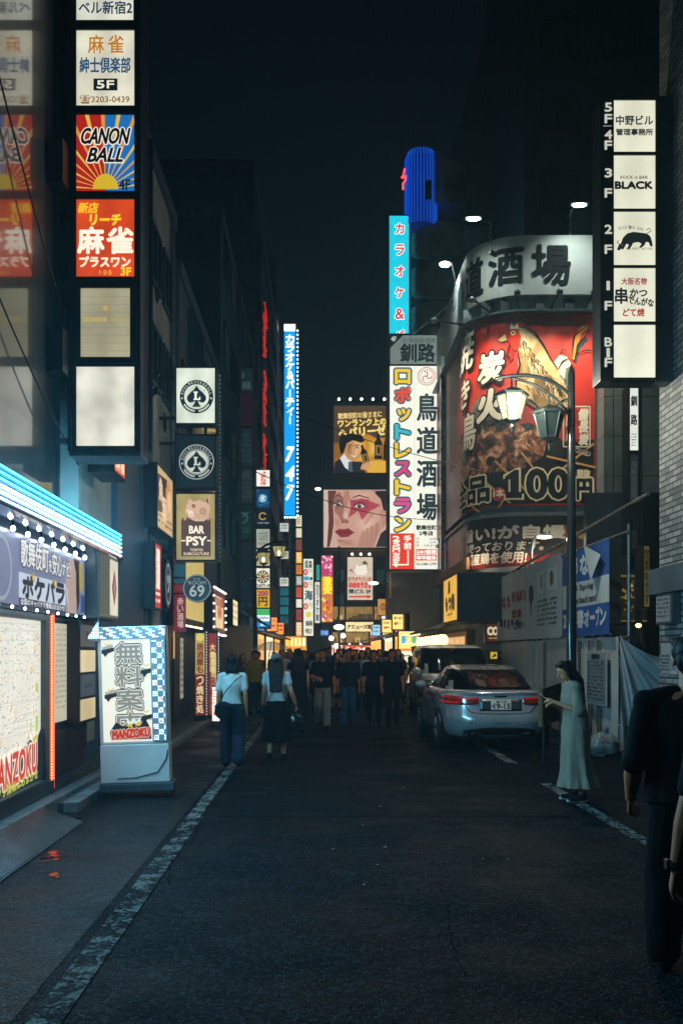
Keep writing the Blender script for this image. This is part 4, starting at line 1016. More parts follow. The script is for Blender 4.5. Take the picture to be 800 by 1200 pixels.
# --- lit stack on the tower corner
GS = 'lit sign stack on the tower corner'
YT = 46.0
def darts(c):
    c.circle(308, 676, 7.5, '#3a3832', 1)
    for k in range(20): c.ring(308, 676, 2, 6.6, '#1b1b1a' if k % 2 else '#d6c89a', 2, n=2, a0=18 * k, a1=18 * k + 18)
    c.circle(308, 676, 2, '#8a2a24', 3); c.text('DARTS UP', 300.5, 684.5, 316, 688.5, '#20221e', 3, bold=.15)
for (y0, y1, col, e, lab, art) in (
    (551, 570, '#e3ddd2', .85, 'white panel with red vertical lettering atop the lit stack under the neon', lambda c: (c.poly([(308, 553), (312, 553), (310, 556)], '#c23030', 2), c.vtext('まねき', 305.5, 556, 312, 569, '#c23838', bold=.2))),
    (573, 595, '#123a5c', .7, 'blue panel with a pale crest in the lit stack', lambda c: (c.circle(308, 584, 5, '#5a9ab4', 1), c.text('氷', 305, 580, 311, 588, '#d2dde0', 2, bold=.2), [c.circle(302 + (k * 31 % 14), 575 + (k * 17 % 18), 1, '#2f78a4', 1.5) for k in range(9)])),
    (596, 618, '#0f1a26', .6, 'black panel with a gold C emblem in the lit stack', lambda c: (c.ring(308, 605, 3.2, 4.6, '#c39a44', 2, a0=30, a1=330), c.scribble(302, 612, 315, 615, '#9aa0a0', 1))),
    (620, 642, '#a7ada0', .6, 'pale grey panel with thin print in the lit stack', lambda c: (c.scribble(303, 624, 312, 634, '#5d655c', 3), c.line([(313, 622), (313, 640)], .8, '#6b6a52', 2), c.scribble(302, 636, 312, 640, '#b05a50', 1))),
    (644, 663, '#ada68c', .7, 'beige panel behind the twin street lanterns', lambda c: c.text('Bar', 303, 648, 313, 656, '#5a4a3a', 2, fit=True)),
    (666, 689, '#dcd8c8', .8, 'white panel with a dartboard in the lit stack', darts),
    (691, 712, '#c79a26', .8, 'golden panel reading 200 in the lit stack', lambda c: (c.text('200', 302, 692.5, 314, 698.5, '#8c2c6a', 2, bold=.4), c.text('円', 303, 700, 313, 710, '#3a2a14', 2, bold=.35)))):
    fsign('stack_sign', lab, 'sign', 300.5, y0, 316, y1, YT, .3, col, e, art, group=GS, wall=-3.09, uneven=.15)
def fm(c):
    c.rect(300.5, 713.5, 316, 721, '#3aa05a', 1, 1.0); c.rect(300.5, 721, 316, 728, '#dfe3dc', 1, 1.0); c.rect(300.5, 728, 316, 735, '#1f78b8', 1, 1.0)
    c.text('FamilyMart', 301.5, 722.5, 315, 726.5, '#2a5f94', 2, bold=.1); c.rect(305, 729.5, 310, 733.5, '#a8cfe4', 2)
fsign('stack_sign', 'green, white and blue striped shop panel at the bottom of the lit stack', 'sign', 300.5, 713.5, 316, 735, YT, .3, '#dfe3dc', .9, fm, group=GS, wall=-3.09, uneven=0)

# --- blue karaoke tower sign
def blue747(c):
    c.rect(333, 380, 346, 388, '#fdf6ea', 1, 2.2)
    c.vtext('カラオケ&パーティー', 335, 392, 344.5, 498, '#f2f4f2', bold=.5)
    for k, ch in enumerate('747'): c.text(ch, 335, 524 + 22.5 * k, 344.5, 541 + 22.5 * k, '#f4f4f2', bold=.7, shear=.2)
    c.line([(333, 504), (346, 504)], .6, '#0a5f9c', 2)
t = fsign('tower_sign', 'tall bright blue vertical sign reading カラオケ&パーティー 747', 'sign', 333, 380, 346, 604, 80, .7, '#0a86cc', 1.15, blue747, wall=-3.29, fw=.08, uneven=.08)
b = MB()
for k in range(46): b.ell((wx(348.6, 80), 79.9, wz(388 + k * 4.8, 80)), .085, em_small('#cfeaf6', 2.5), 6, 4)
for k in range(5): b.ell((wx(334 + 3 * k, 80), 79.9, wz(606.5, 80)), .085, em_small('#cfeaf6', 2.5), 6, 4)
b.build('bulb_string', t)
# teal stack beneath
GT = 'small panels on the teal tower'
for k, (y0, y1, col, lab) in enumerate(((613, 623, '#c6cfc8', 'small white panel with a mark directly under the blue sign'), (646, 655, '#b8bca8', 'small pale panel behind the upper street lantern'), (677, 687, '#c9cfc4', 'small white panel with black script on the teal tower'),
                          (689, 698, '#1d5a66', 'upper of four teal panels stacked on the tower'), (700, 709, '#1d6070', 'second of four teal panels stacked on the tower'), (711, 720, '#236a72', 'third of four teal panels stacked on the tower'), (722, 731, '#184e5c', 'lowest of four teal panels stacked on the tower'))):
    fsign('small_panel', lab, 'sign', 328, y0, 338, y1, 76, .4, col, .7, (lambda c, q=(y0, y1): c.scribble(329.5, q[0] + 2, 336.5, q[1] - 2, '#2a3438', 2)) if k < 3 else None, group=GT, wall=-3.29, uneven=.2)
# warm stack
GW = 'narrow warm signs further down on the left'
for k, (y0, y1, col, lab) in enumerate(((604, 617, '#cbbfa0', 'cream panel at the top of the narrow warm stack'), (619, 630, '#bfb598', 'beige panel in the narrow warm stack'), (632, 645, '#6a3a34', 'brown panel with print in the narrow warm stack'), (647, 660, '#dca434', 'amber panel in the narrow warm stack'), (662, 673, '#c8702a', 'orange panel in the narrow warm stack'),
                          (675, 686, '#8a9084', 'grey panel with a round mark in the narrow warm stack'), (688, 700, '#c24a2e', 'red-orange panel in the narrow warm stack'), (702, 712, '#c9c4b8', 'white panel in the narrow warm stack'), (714, 727, '#8a3434', 'dark red panel in the narrow warm stack'), (729, 745, '#d8a878', 'peach poster at the bottom of the narrow warm stack'))):
    fsign('narrow_sign', lab, 'sign', 347, y0, 353.5, y1, 84, .5, col, .95, (lambda c, q=(y0, y1), s=k: (c.scribble(348, q[0] + 1.5, 352.5, q[1] - 1.5, ['#5a4434', '#e8dcc8'][s % 2], 4, seed=s))), group=GW, wall=-3.29, uneven=.15)
def white_num(c):
    for k, ch in enumerate('居食酒屋'): c.text(ch, 357 + 4.6 * (k % 2) + 0, 657 + 4.4 * (k // 2), 361 + 4.6 * (k % 2), 661 + 4.4 * (k // 2), '#2a3438', 2, bold=.15)
    for y, col in ((667, '#c84040'), (682, '#c84040'), (707, '#c84848')): c.text('0', 356, y, 360, y + 7, col, 2, bold=.5); c.text('円', 361, y, 366, y + 6, '#6a8a6a', 2)
    c.rect(356, 675.5, 362, 680, '#2a9ab4', 2); c.circle(364.5, 678, 2, '#2a5a6a', 2)
    c.text('海', 357, 692, 366, 703, '#1e4a60', 2, bold=.4); c.circle(361.5, 720, 3.4, '#d8c040', 2); c.vtext('鍋', 358, 727, 366, 734, '#3a3a38', bold=.2); c.vtext('旬', 357, 736, 365, 743, '#5a4a3a', bold=.2)
fsign('banner_sign', 'long white vertical sign with red and blue numerals on the left far side', 'sign', 355.5, 655, 367, 745, 90, .5, '#dcdcc8', .85, white_num, wall=-3.29, uneven=.1)
fsign('banner_sign', 'slim white vertical sign with dark characters right of the long white one', 'sign', 369, 682, 374.5, 730, 96, .5, '#d2d4ca', .85, lambda c: c.vtext('カラオケ館', 370, 684, 373.6, 728, '#2a3a44', bold=.2), wall=-3.29, uneven=.1)
fsign('banner_sign', 'small teal vertical sign above the slim white one', 'sign', 370.5, 662, 374.5, 680, 97, .5, '#2f9a8c', .8, None, wall=-3.29)
fsign('banner_sign', 'small blue panel low beside the slim white sign', 'sign', 375.5, 738, 385, 745, 99, .5, '#2a64a8', .9, lambda c: c.scribble(376.5, 740, 384, 744, '#c6d6e6', 2), wall=-3.29)
def magenta(c):
    rd2 = random.Random(4); c.rect(376.5, 676, 390, 697, '#d8852a', 1); c.rect(376.5, 698, 390, 729, '#c8703c', 1)
    for k in range(34): c.circle(378 + rd2.random() * 11.5, 652 + rd2.random() * 22, rd2.uniform(.7, 1.8), rd2.choice(['#e6b8c8', '#a82a5a', '#e8d2c0', '#d84a7a']), 2 + k * .05)
    c.text('激', 379, 676, 388, 686, '#f0e03c', 5, bold=.7); c.text('安', 379, 686.5, 388, 696, '#f0e03c', 5, bold=.7)
    for k in range(26): c.circle(378 + rd2.random() * 11, 700 + rd2.random() * 28, rd2.uniform(.9, 2.2), rd2.choice(['#e6c02c', '#a84a9a', '#e8d8b8', '#c83a4a', '#d8a02c']), 2 + k * .05)
fsign('banner_sign', 'busy magenta and orange poster banner left of the cat sign', 'sign', 376.5, 651, 390, 729, 104, .5, '#b83a6a', .85, magenta, wall=-3.29, uneven=.1)
# bright shop at the end of the left row
t = thing('corner_shop', 'glowing amber shop front low on the far left behind the crowd', 'shop', (-2.8, 82, 0))
b = MB(); b.box(-3.28, -2.2, 79, 79.6, .01, 5.2, M_BROWN); b.build('wall', t)
c = cfront(78.98, 1.0)
c.rect(334, 746, 359, 764, em('#d89a3c', 1.15, .35), 0)
for k in range(5): c.rect(335.5 + 4.7 * k, 748, 338.8 + 4.7 * k, 757, random.choice(['#f2d28a', '#e8b84a', '#f4e2b8']), 1, 1.2)
c.scribble(335, 759, 358, 763, '#a85a20', 2); c.build('lit_window', t)

# ------------------------------------------------------------------ END of the street
YE = 118.0
eb = building('corner_building', 'brown corner building closing the street, under the two big picture billboards', wx(377, YE), wx(475, YE), YE, YE + 22, wz(640, YE), M_BROWN, roof=False)
b = MB(); b.box(wx(378, YE), wx(478, YE), YE + .8, YE + 22, wz(640, YE) + .01, wz(470, YE), M_DARK2); b.build('roof_block', eb)
windows_y(eb, YE, [wx(394, YE), wx(440.5, YE)], [wz(682, YE), wz(710, YE)], 1.0, 1.6, ['#30505c', '#3a5860'], p=.8, e=.3)
for (y0, y1, xs) in ((711, 726, ((389, 404), (405, 437), (438, 447))), (741, 753, ((389, 404), (405, 432), (433, 447)))):
    for x0, x1 in xs:
        c = cfront(YE - .02, .8); c.rect(x0 + .5, y0, x1 - .5, y1, em('#a8854c', .65, .4), 0)
        for k in range(5): c.rect(x0 + 1 + (x1 - x0 - 3) * random.random(), y1 - random.uniform(2, 7), x0 + 2.5 + (x1 - x0 - 3) * random.random(), y1, random.choice(['#6a4a2a', '#d8b878', '#4a3a2a', '#c89a58']), 1)
        c.build('lit_window', eb)
fsign('shop_sign', 'long cream fascia sign with dark lettering on the brown corner building', 'sign', 405, 729, 437, 740, YE - .5, .4, '#e6cf9a', 1.0, lambda c: c.text('アミューズ館', 407, 732, 435, 737, '#4a3420', 2, bold=.3), fw=.06)
fsign('shop_sign', 'orange-red fascia sign with white lettering just above the heads of the crowd', 'sign', 388, 756, 442, 768, YE - 1.2, 1.0, '#c84a2c', 1.0, lambda c: (c.rect(388, 756, 402, 768, '#e6d6c0', 1), [c.rect(390 + 4 * k, 757, 392 + 4 * k, 768, '#a83a30', 2) for k in range(3)], c.text('ラーメンの坊', 405, 757.5, 434, 766, '#f4ead8', 2, bold=.4, shear=.2), c.rect(435, 758, 441, 763, '#f0e8da', 2)), fw=.06)
for k in range(4):
    px = 396 + 13 * k
    t = thing('downlight', ('first', 'second', 'third', 'last')[k] + ' from the left of the small lamps above the orange-red fascia', 'lamp', (wx(px, YE), YE - .7, wz(755, YE)), group='lamps over the ramen fascia')
    b = MB(); b.ell((wx(px, YE), YE - 1.0, wz(755, YE)), .11, em('#e8eef0', 5.0), 8, 6); b.tube([(wx(px, YE), YE - .95, wz(754.6, YE)), (wx(px, YE), YE - .1, wz(753.6, YE))], .04, M_FR); b.build('lamp', t)
def cat_art(c):
    c.poly([(415, 668), (417, 660), (420, 663), (425, 662), (428, 658), (430, 664), (431, 670), (427, 674), (418, 674)], '#f2e8d8', 2)
    c.line([(415, 668), (417, 660), (420, 663), (425, 662), (428, 658), (430, 664), (431, 670)], .5, '#4a3a32', 3); c.poly([(424, 659), (428, 657), (431, 661), (426, 662)], '#5a5a3a', 3.2)
    c.circle(411, 668, 1.6, '#c85a5a', 2); c.line([(414, 671), (411, 668)], .6, '#4a3a32', 3)
    c.text('カラオケバンの', 408, 676, 435, 681, '#b84a3a', 3, bold=.3); c.text('ゆめのうさぎ', 409, 682, 435, 689, '#d04a4a', 3, bold=.7)
    c.text('隣ビル 3F', 409, 690.5, 434, 695.5, '#2e3a40', 3, bold=.3); c.rect(409, 698.4, 430, 700.2, '#d0402c', 3); c.poly([(430, 696.8), (435, 699.3), (430, 701.8)], '#d0402c', 3)
fsign('billboard', 'cream billboard with a cat drawing and a red arrow reading 隣ビル 3F', 'billboard', 407, 653, 436.5, 703, YE - .6, .5, '#d9c6b0', .75, cat_art, frame=M_FR2, fw=.06, uneven=.15)  # light of the lamps above is put into the face's emission
for k in range(3):
    px = 412 + 10 * k
    t = thing('spotlight', ('left', 'middle', 'right')[k] + ' one of the three lamps above the cat billboard', 'lamp', (wx(px, YE), YE - 1, wz(652, YE)), group='lamps over the cat billboard')
    b = MB(); b.tube([(wx(px, YE), YE - .6, wz(652.2, YE)), (wx(px, YE), YE - 1.4, wz(650.5, YE))], .05, M_FR); b.ell((wx(px, YE), YE - 1.45, wz(650.8, YE)), .16, em('#fff0d8', 3.0), 8, 6); b.build('lamp', t)
def face_art(c):
    # close-up of a woman's face with a pink star painted round one eye
    c.rect(380, 574, 386, 641, '#d9bfae', 1)
    c.poly([(388, 575), (446, 575), (452, 600), (447, 620), (436, 641), (396, 641), (391, 622), (388, 600)], '#d2a08c', 1)
    c.poly([(384, 575), (394, 575), (390, 592), (391, 612), (389, 628), (386, 641), (383, 641), (385, 610)], '#6a3a34', 1.6)
    c.poly([(436, 575), (455, 575), (455, 600), (449, 598), (446, 585)], '#2c2226', 2); c.poly([(446, 597), (452, 600), (453, 612), (448, 620), (445, 612)], '#c08c78', 2.2)
    c.poly([(440, 641), (446, 625), (455, 618), (455, 641)], '#33262a', 2)
    c.poly([(391, 580), (398, 576), (404, 590), (404, 606), (400, 612), (396, 604), (392, 600)], '#a8705e', 2); c.poly([(403, 575), (409, 575), (405, 607), (401, 614)], '#b98270', 2.4)
    c.poly([(407, 575), (411, 587), (424, 584), (446, 592), (432, 600), (424, 609), (419, 599), (407, 608), (411, 594)], '#b84a58', 3)
    c.poly([(413, 592), (420, 587), (428, 590), (422, 596)], '#8c3a48', 3.4)
    c.soft([(412, 603), (424, 610), (434, 604), (444, 600), (446, 614), (438, 630), (424, 634), (414, 620)], '#d2a08c', '#e8c2ae', 8, 2.1); c.soft([(391, 606), (397, 606), (400, 616), (394, 622)], '#d2a08c', '#ba8470', 6, 2.1)
    c.soft([(408, 576), (440, 576), (436, 584), (414, 586)], '#d2a08c', '#e4b8a2', 6, 2.1); c.soft([(396, 632), (412, 631), (420, 641), (398, 641)], '#d2a08c', '#b47e6a', 6, 2.1); c.soft([(434, 622), (446, 606), (447, 620), (438, 640), (430, 641)], '#d2a08c', '#a87260', 7, 2.3)
    c.soft([(405, 592), (409, 604), (408, 611), (402, 612), (401, 604)], '#c4937e', '#e8c8b4', 6, 3.2); c.soft([(391, 584), (402, 582), (403, 596), (392, 598)], '#a8705e', '#7c4a40', 6, 2.6); c.soft([(409, 586), (432, 585), (434, 597), (414, 599)], '#b84a58', '#93323f', 6, 3.2)
    for ex, ey, k in ((396, 591, .8), (421, 593, 1)):
        c.poly([(ex - 6 * k, ey + 1), (ex - 2, ey - 2.8), (ex + 3, ey - 2.4), (ex + 6.5 * k, ey + 1), (ex, ey + 2.6)], '#e2cfc4', 4); c.circle(ex, ey, 2.5, '#3a2a28', 4.5); c.circle(ex + .8, ey - .8, .6, '#f2eae4', 5)
        c.line([(ex - 6.5 * k, ey + .6), (ex - 2, ey - 3.2), (ex + 3, ey - 2.9), (ex + 7 * k, ey + .8)], 1.1, '#2a1c1e', 5)
    c.line([(390, 583), (396, 580.5), (401, 583)], 1.6, '#5a3c36', 4, taper=True); c.line([(413, 583.5), (420, 580.5), (432, 583.5)], 1.8, '#6a3c40', 4, taper=True)
    c.poly([(399, 611), (402, 607.5), (407, 609), (409, 612.5), (403, 613.5)], '#a36a5a', 3.5); c.circle(401, 612, .9, '#6a3a34', 4); c.circle(406.5, 612, .9, '#6a3a34', 4)
    c.poly([(392, 623), (398, 619.5), (402, 620.5), (408, 619), (415, 624), (408, 629), (399, 630)], '#8c3038', 4); c.line([(392.5, 623.5), (401, 623.8), (414, 624)], .8, '#4e1a20', 5)
    c.poly([(395, 632), (405, 633), (398, 637)], '#b07c6a', 3)
    for k in range(4): c.poly([(418 + 5 * k, 641), (424 + 5 * k, 622 - 3 * k), (427 + 5 * k, 622 - 3 * k), (423 + 5 * k, 641)], '#c08d7a', 3.6 + .1 * k); c.line([(423 + 5 * k, 641), (427 + 5 * k, 622 - 3 * k)], .5, '#94604e', 4)
    c.text('beauty make', 424, 606, 440, 611, '#a84a50', 5, rot=-52)
fsign('billboard', 'wide billboard of a close-up face with a pink star painted over one eye', 'billboard', 379, 574, 455, 641.5, YE - 1.6, 1.2, '#d6b2a0', .68, face_art, frame=M_FR2, fw=.1, uneven=.1)
def gold_art(c):
    c.poly([(391, 476), (454, 476), (454, 554), (391, 554)], '#8a5a1c', .3)
    c.poly([(391, 476), (454, 476), (454, 512), (391, 520)], '#4c3826', .6); c.circle(425, 530, 22, '#b87a1e', .9); c.circle(424, 530, 13, '#d69a2c', 1.2); c.rect(430, 540, 454, 554, '#d8a83a', 1.4)
    c.text('歌舞伎町の皆さまに', 396, 483, 447, 490, '#e8c87a', 3, bold=.25, rot=-3); c.text('ワンランク上の', 396, 491, 452, 499, '#f0d070', 3, bold=.5, rot=-3); c.text('ヘパリーゼ!', 397, 500, 454, 511, '#f2d67c', 3, bold=.7, rot=-4)
    # man in a dark suit
    c.poly([(391, 554), (392, 542), (400, 536), (410, 541), (424, 541), (428, 554)], '#1c2024', 2); c.poly([(398, 537), (403, 532), (412, 541), (410, 552), (404, 548)], '#d6d8d6', 3); c.poly([(408, 541), (412, 541), (413, 554), (408, 552)], '#4a5a60', 3.4)
    c.poly([(402, 518), (408, 512), (422, 514), (425, 524), (423, 535), (415, 541), (407, 538), (402, 530)], '#c08c5a', 4); c.poly([(397, 522), (399, 511), (411, 508), (424, 510), (427, 517), (423, 519), (413, 516), (406, 520), (403, 530), (399, 532)], '#14110f', 5)
    c.poly([(414, 515), (424, 518), (424, 530), (419, 532)], '#d8a870', 4.3)
    c.soft([(403, 520), (411, 520), (413, 533), (407, 536)], '#c08c5a', '#9a683c', 6, 4.1); c.soft([(413, 524), (422, 524), (420, 533), (414, 534)], '#c89660', '#e6bc88', 6, 4.5); c.soft([(428, 512), (450, 514), (448, 540), (428, 538)], '#b87a1e', '#eec460', 8, 1.5)
    for ex in (410, 418): c.line([(ex - 2.5, 522), (ex + 2.5, 521.6)], 1.0, '#1a120e', 6); c.circle(ex, 524.5, 1, '#1a120e', 6)
    c.line([(415, 525), (416.5, 529), (414.5, 530)], .6, '#8a5a38', 6); c.poly([(410, 533), (415, 534.5), (420, 532.4), (415, 536)], '#f0e2d0', 6)
    for bx, by, k, rt in ((427, 534, .9, -15), (443, 524, 1.1, 0), (452.5, 528, .9, 0)):
        def rp(x, y):
            a = R(rt); return (bx + (x * math.cos(a) - y * math.sin(a)) * k, by + (x * math.sin(a) + y * math.cos(a)) * k)
        if bx > 450: c.poly([rp(*q) for q in ((-1.3, -14), (1, -14), (1, 13), (-4, 13), (-4, -6))], '#1c140c', 7)
        else:
            c.poly([rp(*q) for q in ((-1.6, -14), (1.6, -14), (1.6, -9), (4.2, -5), (4.2, 13), (-4.2, 13), (-4.2, -5), (-1.6, -9))], '#1c140c', 7)
            c.poly([rp(*q) for q in ((-3.4, -2), (3.4, -2), (3.4, 9), (-3.4, 9))], '#8a6a34', 8); c.poly([rp(*q) for q in ((-1, 0), (1.6, 0), (1.6, 7), (-1, 7))], '#20160c', 8.5)
    c.poly([(424, 544), (432, 541), (435, 546), (428, 551), (422, 550)], '#c8966a', 9)
fsign('billboard', 'gold and black billboard of a man in a suit with drink bottles', 'billboard', 391, 476, 454, 554, YE - 1.2, .9, '#6a4a24', .8, gold_art, frame=M_FR2, fw=.1, uneven=.05)  # lamp light on the print is painted in as emission
for k in range(5):
    px = 396.5 + 13 * k
    t = thing('spotlight', ('first', 'second', 'middle', 'fourth', 'last')[k] + ' from the left of the lamps along the top of the gold billboard', 'lamp', (wx(px, YE), YE - 2, wz(475, YE)), group='lamps over the gold billboard')
    b = MB(); b.tube([(wx(px, YE), YE - 1.2, wz(475.5, YE)), (wx(px, YE), YE - 2.4, wz(473.5, YE))], .05, M_FR); b.ell((wx(px, YE), YE - 2.45, wz(473.9, YE)), .14, em('#fff2de', 8.0), 8, 6); b.build('lamp', t)
fsign('shop_sign', 'tan square sign on the right edge of the brown corner building', 'sign', 442.5, 702, 456, 721, YE - .6, .5, '#c08a4a', .8, lambda c: (c.ring(449, 711, 3, 4.2, '#7a4a24', 2), c.text('串', 446.5, 707, 451.5, 715, '#6a3c1c', 2)), fw=.06)
fsign('shop_sign', 'small white sign with a red tick below the tan square', 'sign', 447, 718.5 + 3.5, 456, 730, YE - .62, .5, '#e6e2de', 1.0, lambda c: c.line([(449, 725), (451, 727.5), (454.5, 723.5)], 1, '#d03a3a', 2), fw=.05)
fsign('shop_sign', 'white and blue slanted-stripe sign below the red tick sign', 'sign', 446.5, 736, 456, 749, YE - .6, .5, '#e2e8ea', 1.0, lambda c: c.poly([(446.5, 749), (449, 749), (456, 738), (456, 736), (454, 736)], '#2a7ab0', 2), fw=.05)
ebr = building('office_tower', 'dark tower filling the gap behind the robot restaurant sign', wx(455, 112), wx(520, 112), 112, 134, wz(400, 112), M_DARK2)

# lit shop fronts along both sides of the far street
GF = 'lit shop fronts along the far street'
rd = random.Random(21)
for k, (X0, sd, ya, yb, col, e_, lab) in enumerate(((-3.1, 1, 47.5, 53, '#e2b268', 1.1, 'warm lit shop front low on the left, just beyond the lit sign stack'), (-3.1, 1, 55, 63, '#e8d8b0', 1.2, 'cream lit shop front further left behind the crowd'), (-3.1, 1, 65, 73.5, '#d8923c', 1.3, 'amber lit shop front deep on the left behind the crowd'), (-3.3, 1, 86, 98, '#f0d49a', 1.4, 'pale gold shop front at the far left end of the street'),
        (4.4, -1, 50.5, 57, '#e6b05a', 1.2, 'orange lit shop front deep on the right beyond the festival banner'), (4.4, -1, 59, 66, '#ecd9ae', 1.3, 'cream lit shop front far right behind the crowd'), (4.4, -1, 70, 84, '#e0a048', 1.4, 'amber shop front at the far right end of the street'))):
    t = thing('corner_shop', lab, 'shop', (X0 + .3 * sd, (ya + yb) / 2, 0), group=GF)
    b = MB(); b.box(X0 + .003 * sd, X0 + .12 * sd, ya, yb, .01, 3.6, M_BROWN); b.build('wall', t)
    cc = cleft(X0 + .125 * sd, e_) if sd > 0 else cright(X0 + .125 * sd, e_)
    ul, ur = (ya, yb) if sd > 0 else (-yb, -ya)
    cc.rect(ul + .2, 2.5, ur - .2, .3, em(col, e_, .3), 0); cc.rect(ul + .1, 3.5, ur - .1, 2.65, rd.choice(['#c0442c', '#2a6a9c', '#d8b048', '#8a2a3c']), 0)
    cc.scribble(ul + .5, 3.4, ur - .5, 2.75, '#f4ead0', 1, seed=k)
    for q in range(5): u = ul + (ur - ul) * (.1 + .18 * q); cc.rect(u, 2.3, u + .5, .3, rd.choice(['#5a3a20', '#a8682c', '#3a2a1c']), 1)
    cc.build('lit_window', t)
    b = MB(); b.prism([(X0 + .13 * sd, ya, 2.62), (X0 + 1.0 * sd, ya, 2.5), (X0 + 1.0 * sd, ya, 2.56), (X0 + .13 * sd, ya, 2.7)], (0, yb - ya, 0), M_FR2); b.build('canopy', t)
    cc = cfront(ya + .1, 1.)
    s0 = sorted((X0 + .14 * sd, X0 + .75 * sd)); f2 = Canvas(lambda u, v, l, yy=ya + .3: (u, yy - l, v), .01, 1.1)
    b = MB(); b.bbox(s0[0], s0[1], ya + .32, ya + .5, 2.75, 3.6, M_FR); b.build('sign_box', t)
    f2.rect(s0[0] + .04, 3.55, s0[1] - .04, 2.8, rd.choice(['#f0d27a', '#e88a4a', '#f2e6d0', '#8ac0d8']), 1); f2.scribble(s0[0] + .1, 3.45, s0[1] - .1, 2.9, '#5a2a1a', 2, seed=k + 4); f2.build('sign_face', t)
# ------------------------------------------------------------------ RIGHT: brick building with floor signs
M_BRICK = tiles('mottled_brick', '8d9190', '4a5256', '22282b', .30, .085, .62, ms=.012, bias=-.1)
bk = thing('brick_building', 'mottled grey brick building at the right edge', 'building', (6.5, 8, 0))
b = MB(); b.box(4.9, 12, -4, 14.4, 0, 19, M_BRICK); b.build('wall', bk)
b = MB(); b.box(4.74, 4.897, 2, 14.4, 2.46, 2.82, M_DARK); b.build('ledge', bk)
t = thing('notice_case', 'small glazed notice case on the brick wall', 'notice case', (4.85, 13.8, 2))
b = MB(); b.bbox(4.78, 4.896, 13.55, 14.2, 2.03, 2.45, M_FR2, .01); b.build('case', t)
c = cright(4.775, .16); c.rect(-14.16, 2.42, -13.59, 2.06, em('#7d8a90', .15, .2), 0); c.scribble(-14.12, 2.39, -13.63, 2.1, '#3a464c', 5); c.build('sheet', t)
t = thing('wall_notice', 'two small white paper notices taped low on the brick wall', 'notice', (4.89, 14, 1.4))
c = cright(4.893, 0); c.rect(-14.3, 1.62, -13.95, 1.34, '#8a8f90', 0); c.scribble(-14.28, 1.6, -13.97, 1.36, '#3a4246', 5); c.rect(-13.9, 1.75, -13.7, 1.4, '#777d80', 0); c.build('sheet', t)
b = MB(); b.box(4.8945, 4.899, 13.68, 14.32, 1.33, 1.76, M_CONC2); b.build('backing', t)
YN = 13.8
t = thing('sign_column', 'black column of floor numbers beside the five white lightboxes on the right', 'sign frame', (wx(735, YN), YN + .2, wz(446, YN)))
b = MB(); b.bbox(wx(703, YN), wx(716.4, YN), YN, YN + .42, wz(446, YN), wz(117, YN), M_FR, .01)
b.box(wx(716.4, YN), wx(769.5, YN), YN + .1, YN + .40, wz(446, YN), wz(441, YN), M_FR); b.box(wx(769.4, YN), 4.899, YN + .05, YN + .35, wz(446, YN), wz(110, YN), M_DARK); b.build('column', t)
c = cfront(YN - .001, .55)
for ch, y in (('5', 126), ('F', 139.5), ('4', 158), ('F', 170.5), ('3', 203), ('F', 226.5), ('2', 269), ('F', 292.5), ('1', 335), ('F', 358.5), ('B', 401), ('1', 413.5), ('F', 425)):
    c.text(ch, 708 + (2.2 if ch == '1' else 0), y - 5, 716 - (2.6 if ch == '1' else 0), y + 5, '#dcdccb', 2, bold=.45)
c.rect(706, 147.6, 716, 148.4, '#b4b6aa', 2); c.build('lettering', t)
def blk(c):
    c.text('ROCK in BAR', 726, 206.5, 758, 210, '#4a4640', bold=.1); c.text('BLACK', 720, 213.5, 763.5, 221.5, '#121617', bold=.75)
def bull(c):
    k = '#161b1c'; P = [(727, 285), (729, 279), (734, 274), (741, 272), (750, 273), (757, 274), (761, 277), (763, 283), (764, 289), (761, 289), (759, 284), (756, 284), (754, 288), (750, 291), (748, 290), (751, 286), (747, 284), (741, 285), (739, 289), (736, 293), (734, 292), (736, 287), (733, 286), (731, 290), (729, 293), (727, 292), (729, 288)]
    c.poly(P, k, 2); c.poly([(727, 285), (724, 288), (722, 293), (725, 294), (729, 289)], k, 2.4); c.line([(725, 287), (722, 284), (724, 282)], .9, k, 3); c.line([(757, 274), (762, 271), (760, 268), (756, 270)], .9, k, 3)
    for i, ch in enumerate('ROASTING BAR'):
        a = i / 11; c.text(ch, 725 + 27 * a - .9, 270.5 - 4.5 * math.sin(math.pi * (.25 + .6 * a)) - 1, 725 + 27 * a + .9, 272.5 - 4.5 * math.sin(math.pi * (.25 + .6 * a)) + .6, '#2a2e2e', 3) if ch != ' ' else None
    c.text('NO MEAT, NO LIFE.', 733, 290.5, 764, 293.5, '#2a2e2e', 3)
def kushi(c):
    c.text('大阪名物', 727, 326, 757, 334, '#8a3a34', bold=.25, shear=.1)
    c.text('串', 720, 338, 734, 356, '#14181a', bold=.6); c.text('かつ', 737, 339, 757, 348, '#14181a', bold=.4, shear=.1); c.text('でんがな', 735, 349, 765, 358, '#14181a', bold=.35, rot=8)
    c.text('どて焼', 729, 362, 754, 371, '#9a3a34', bold=.35, shear=.1)
GN = 'floor lightboxes on the brick building'
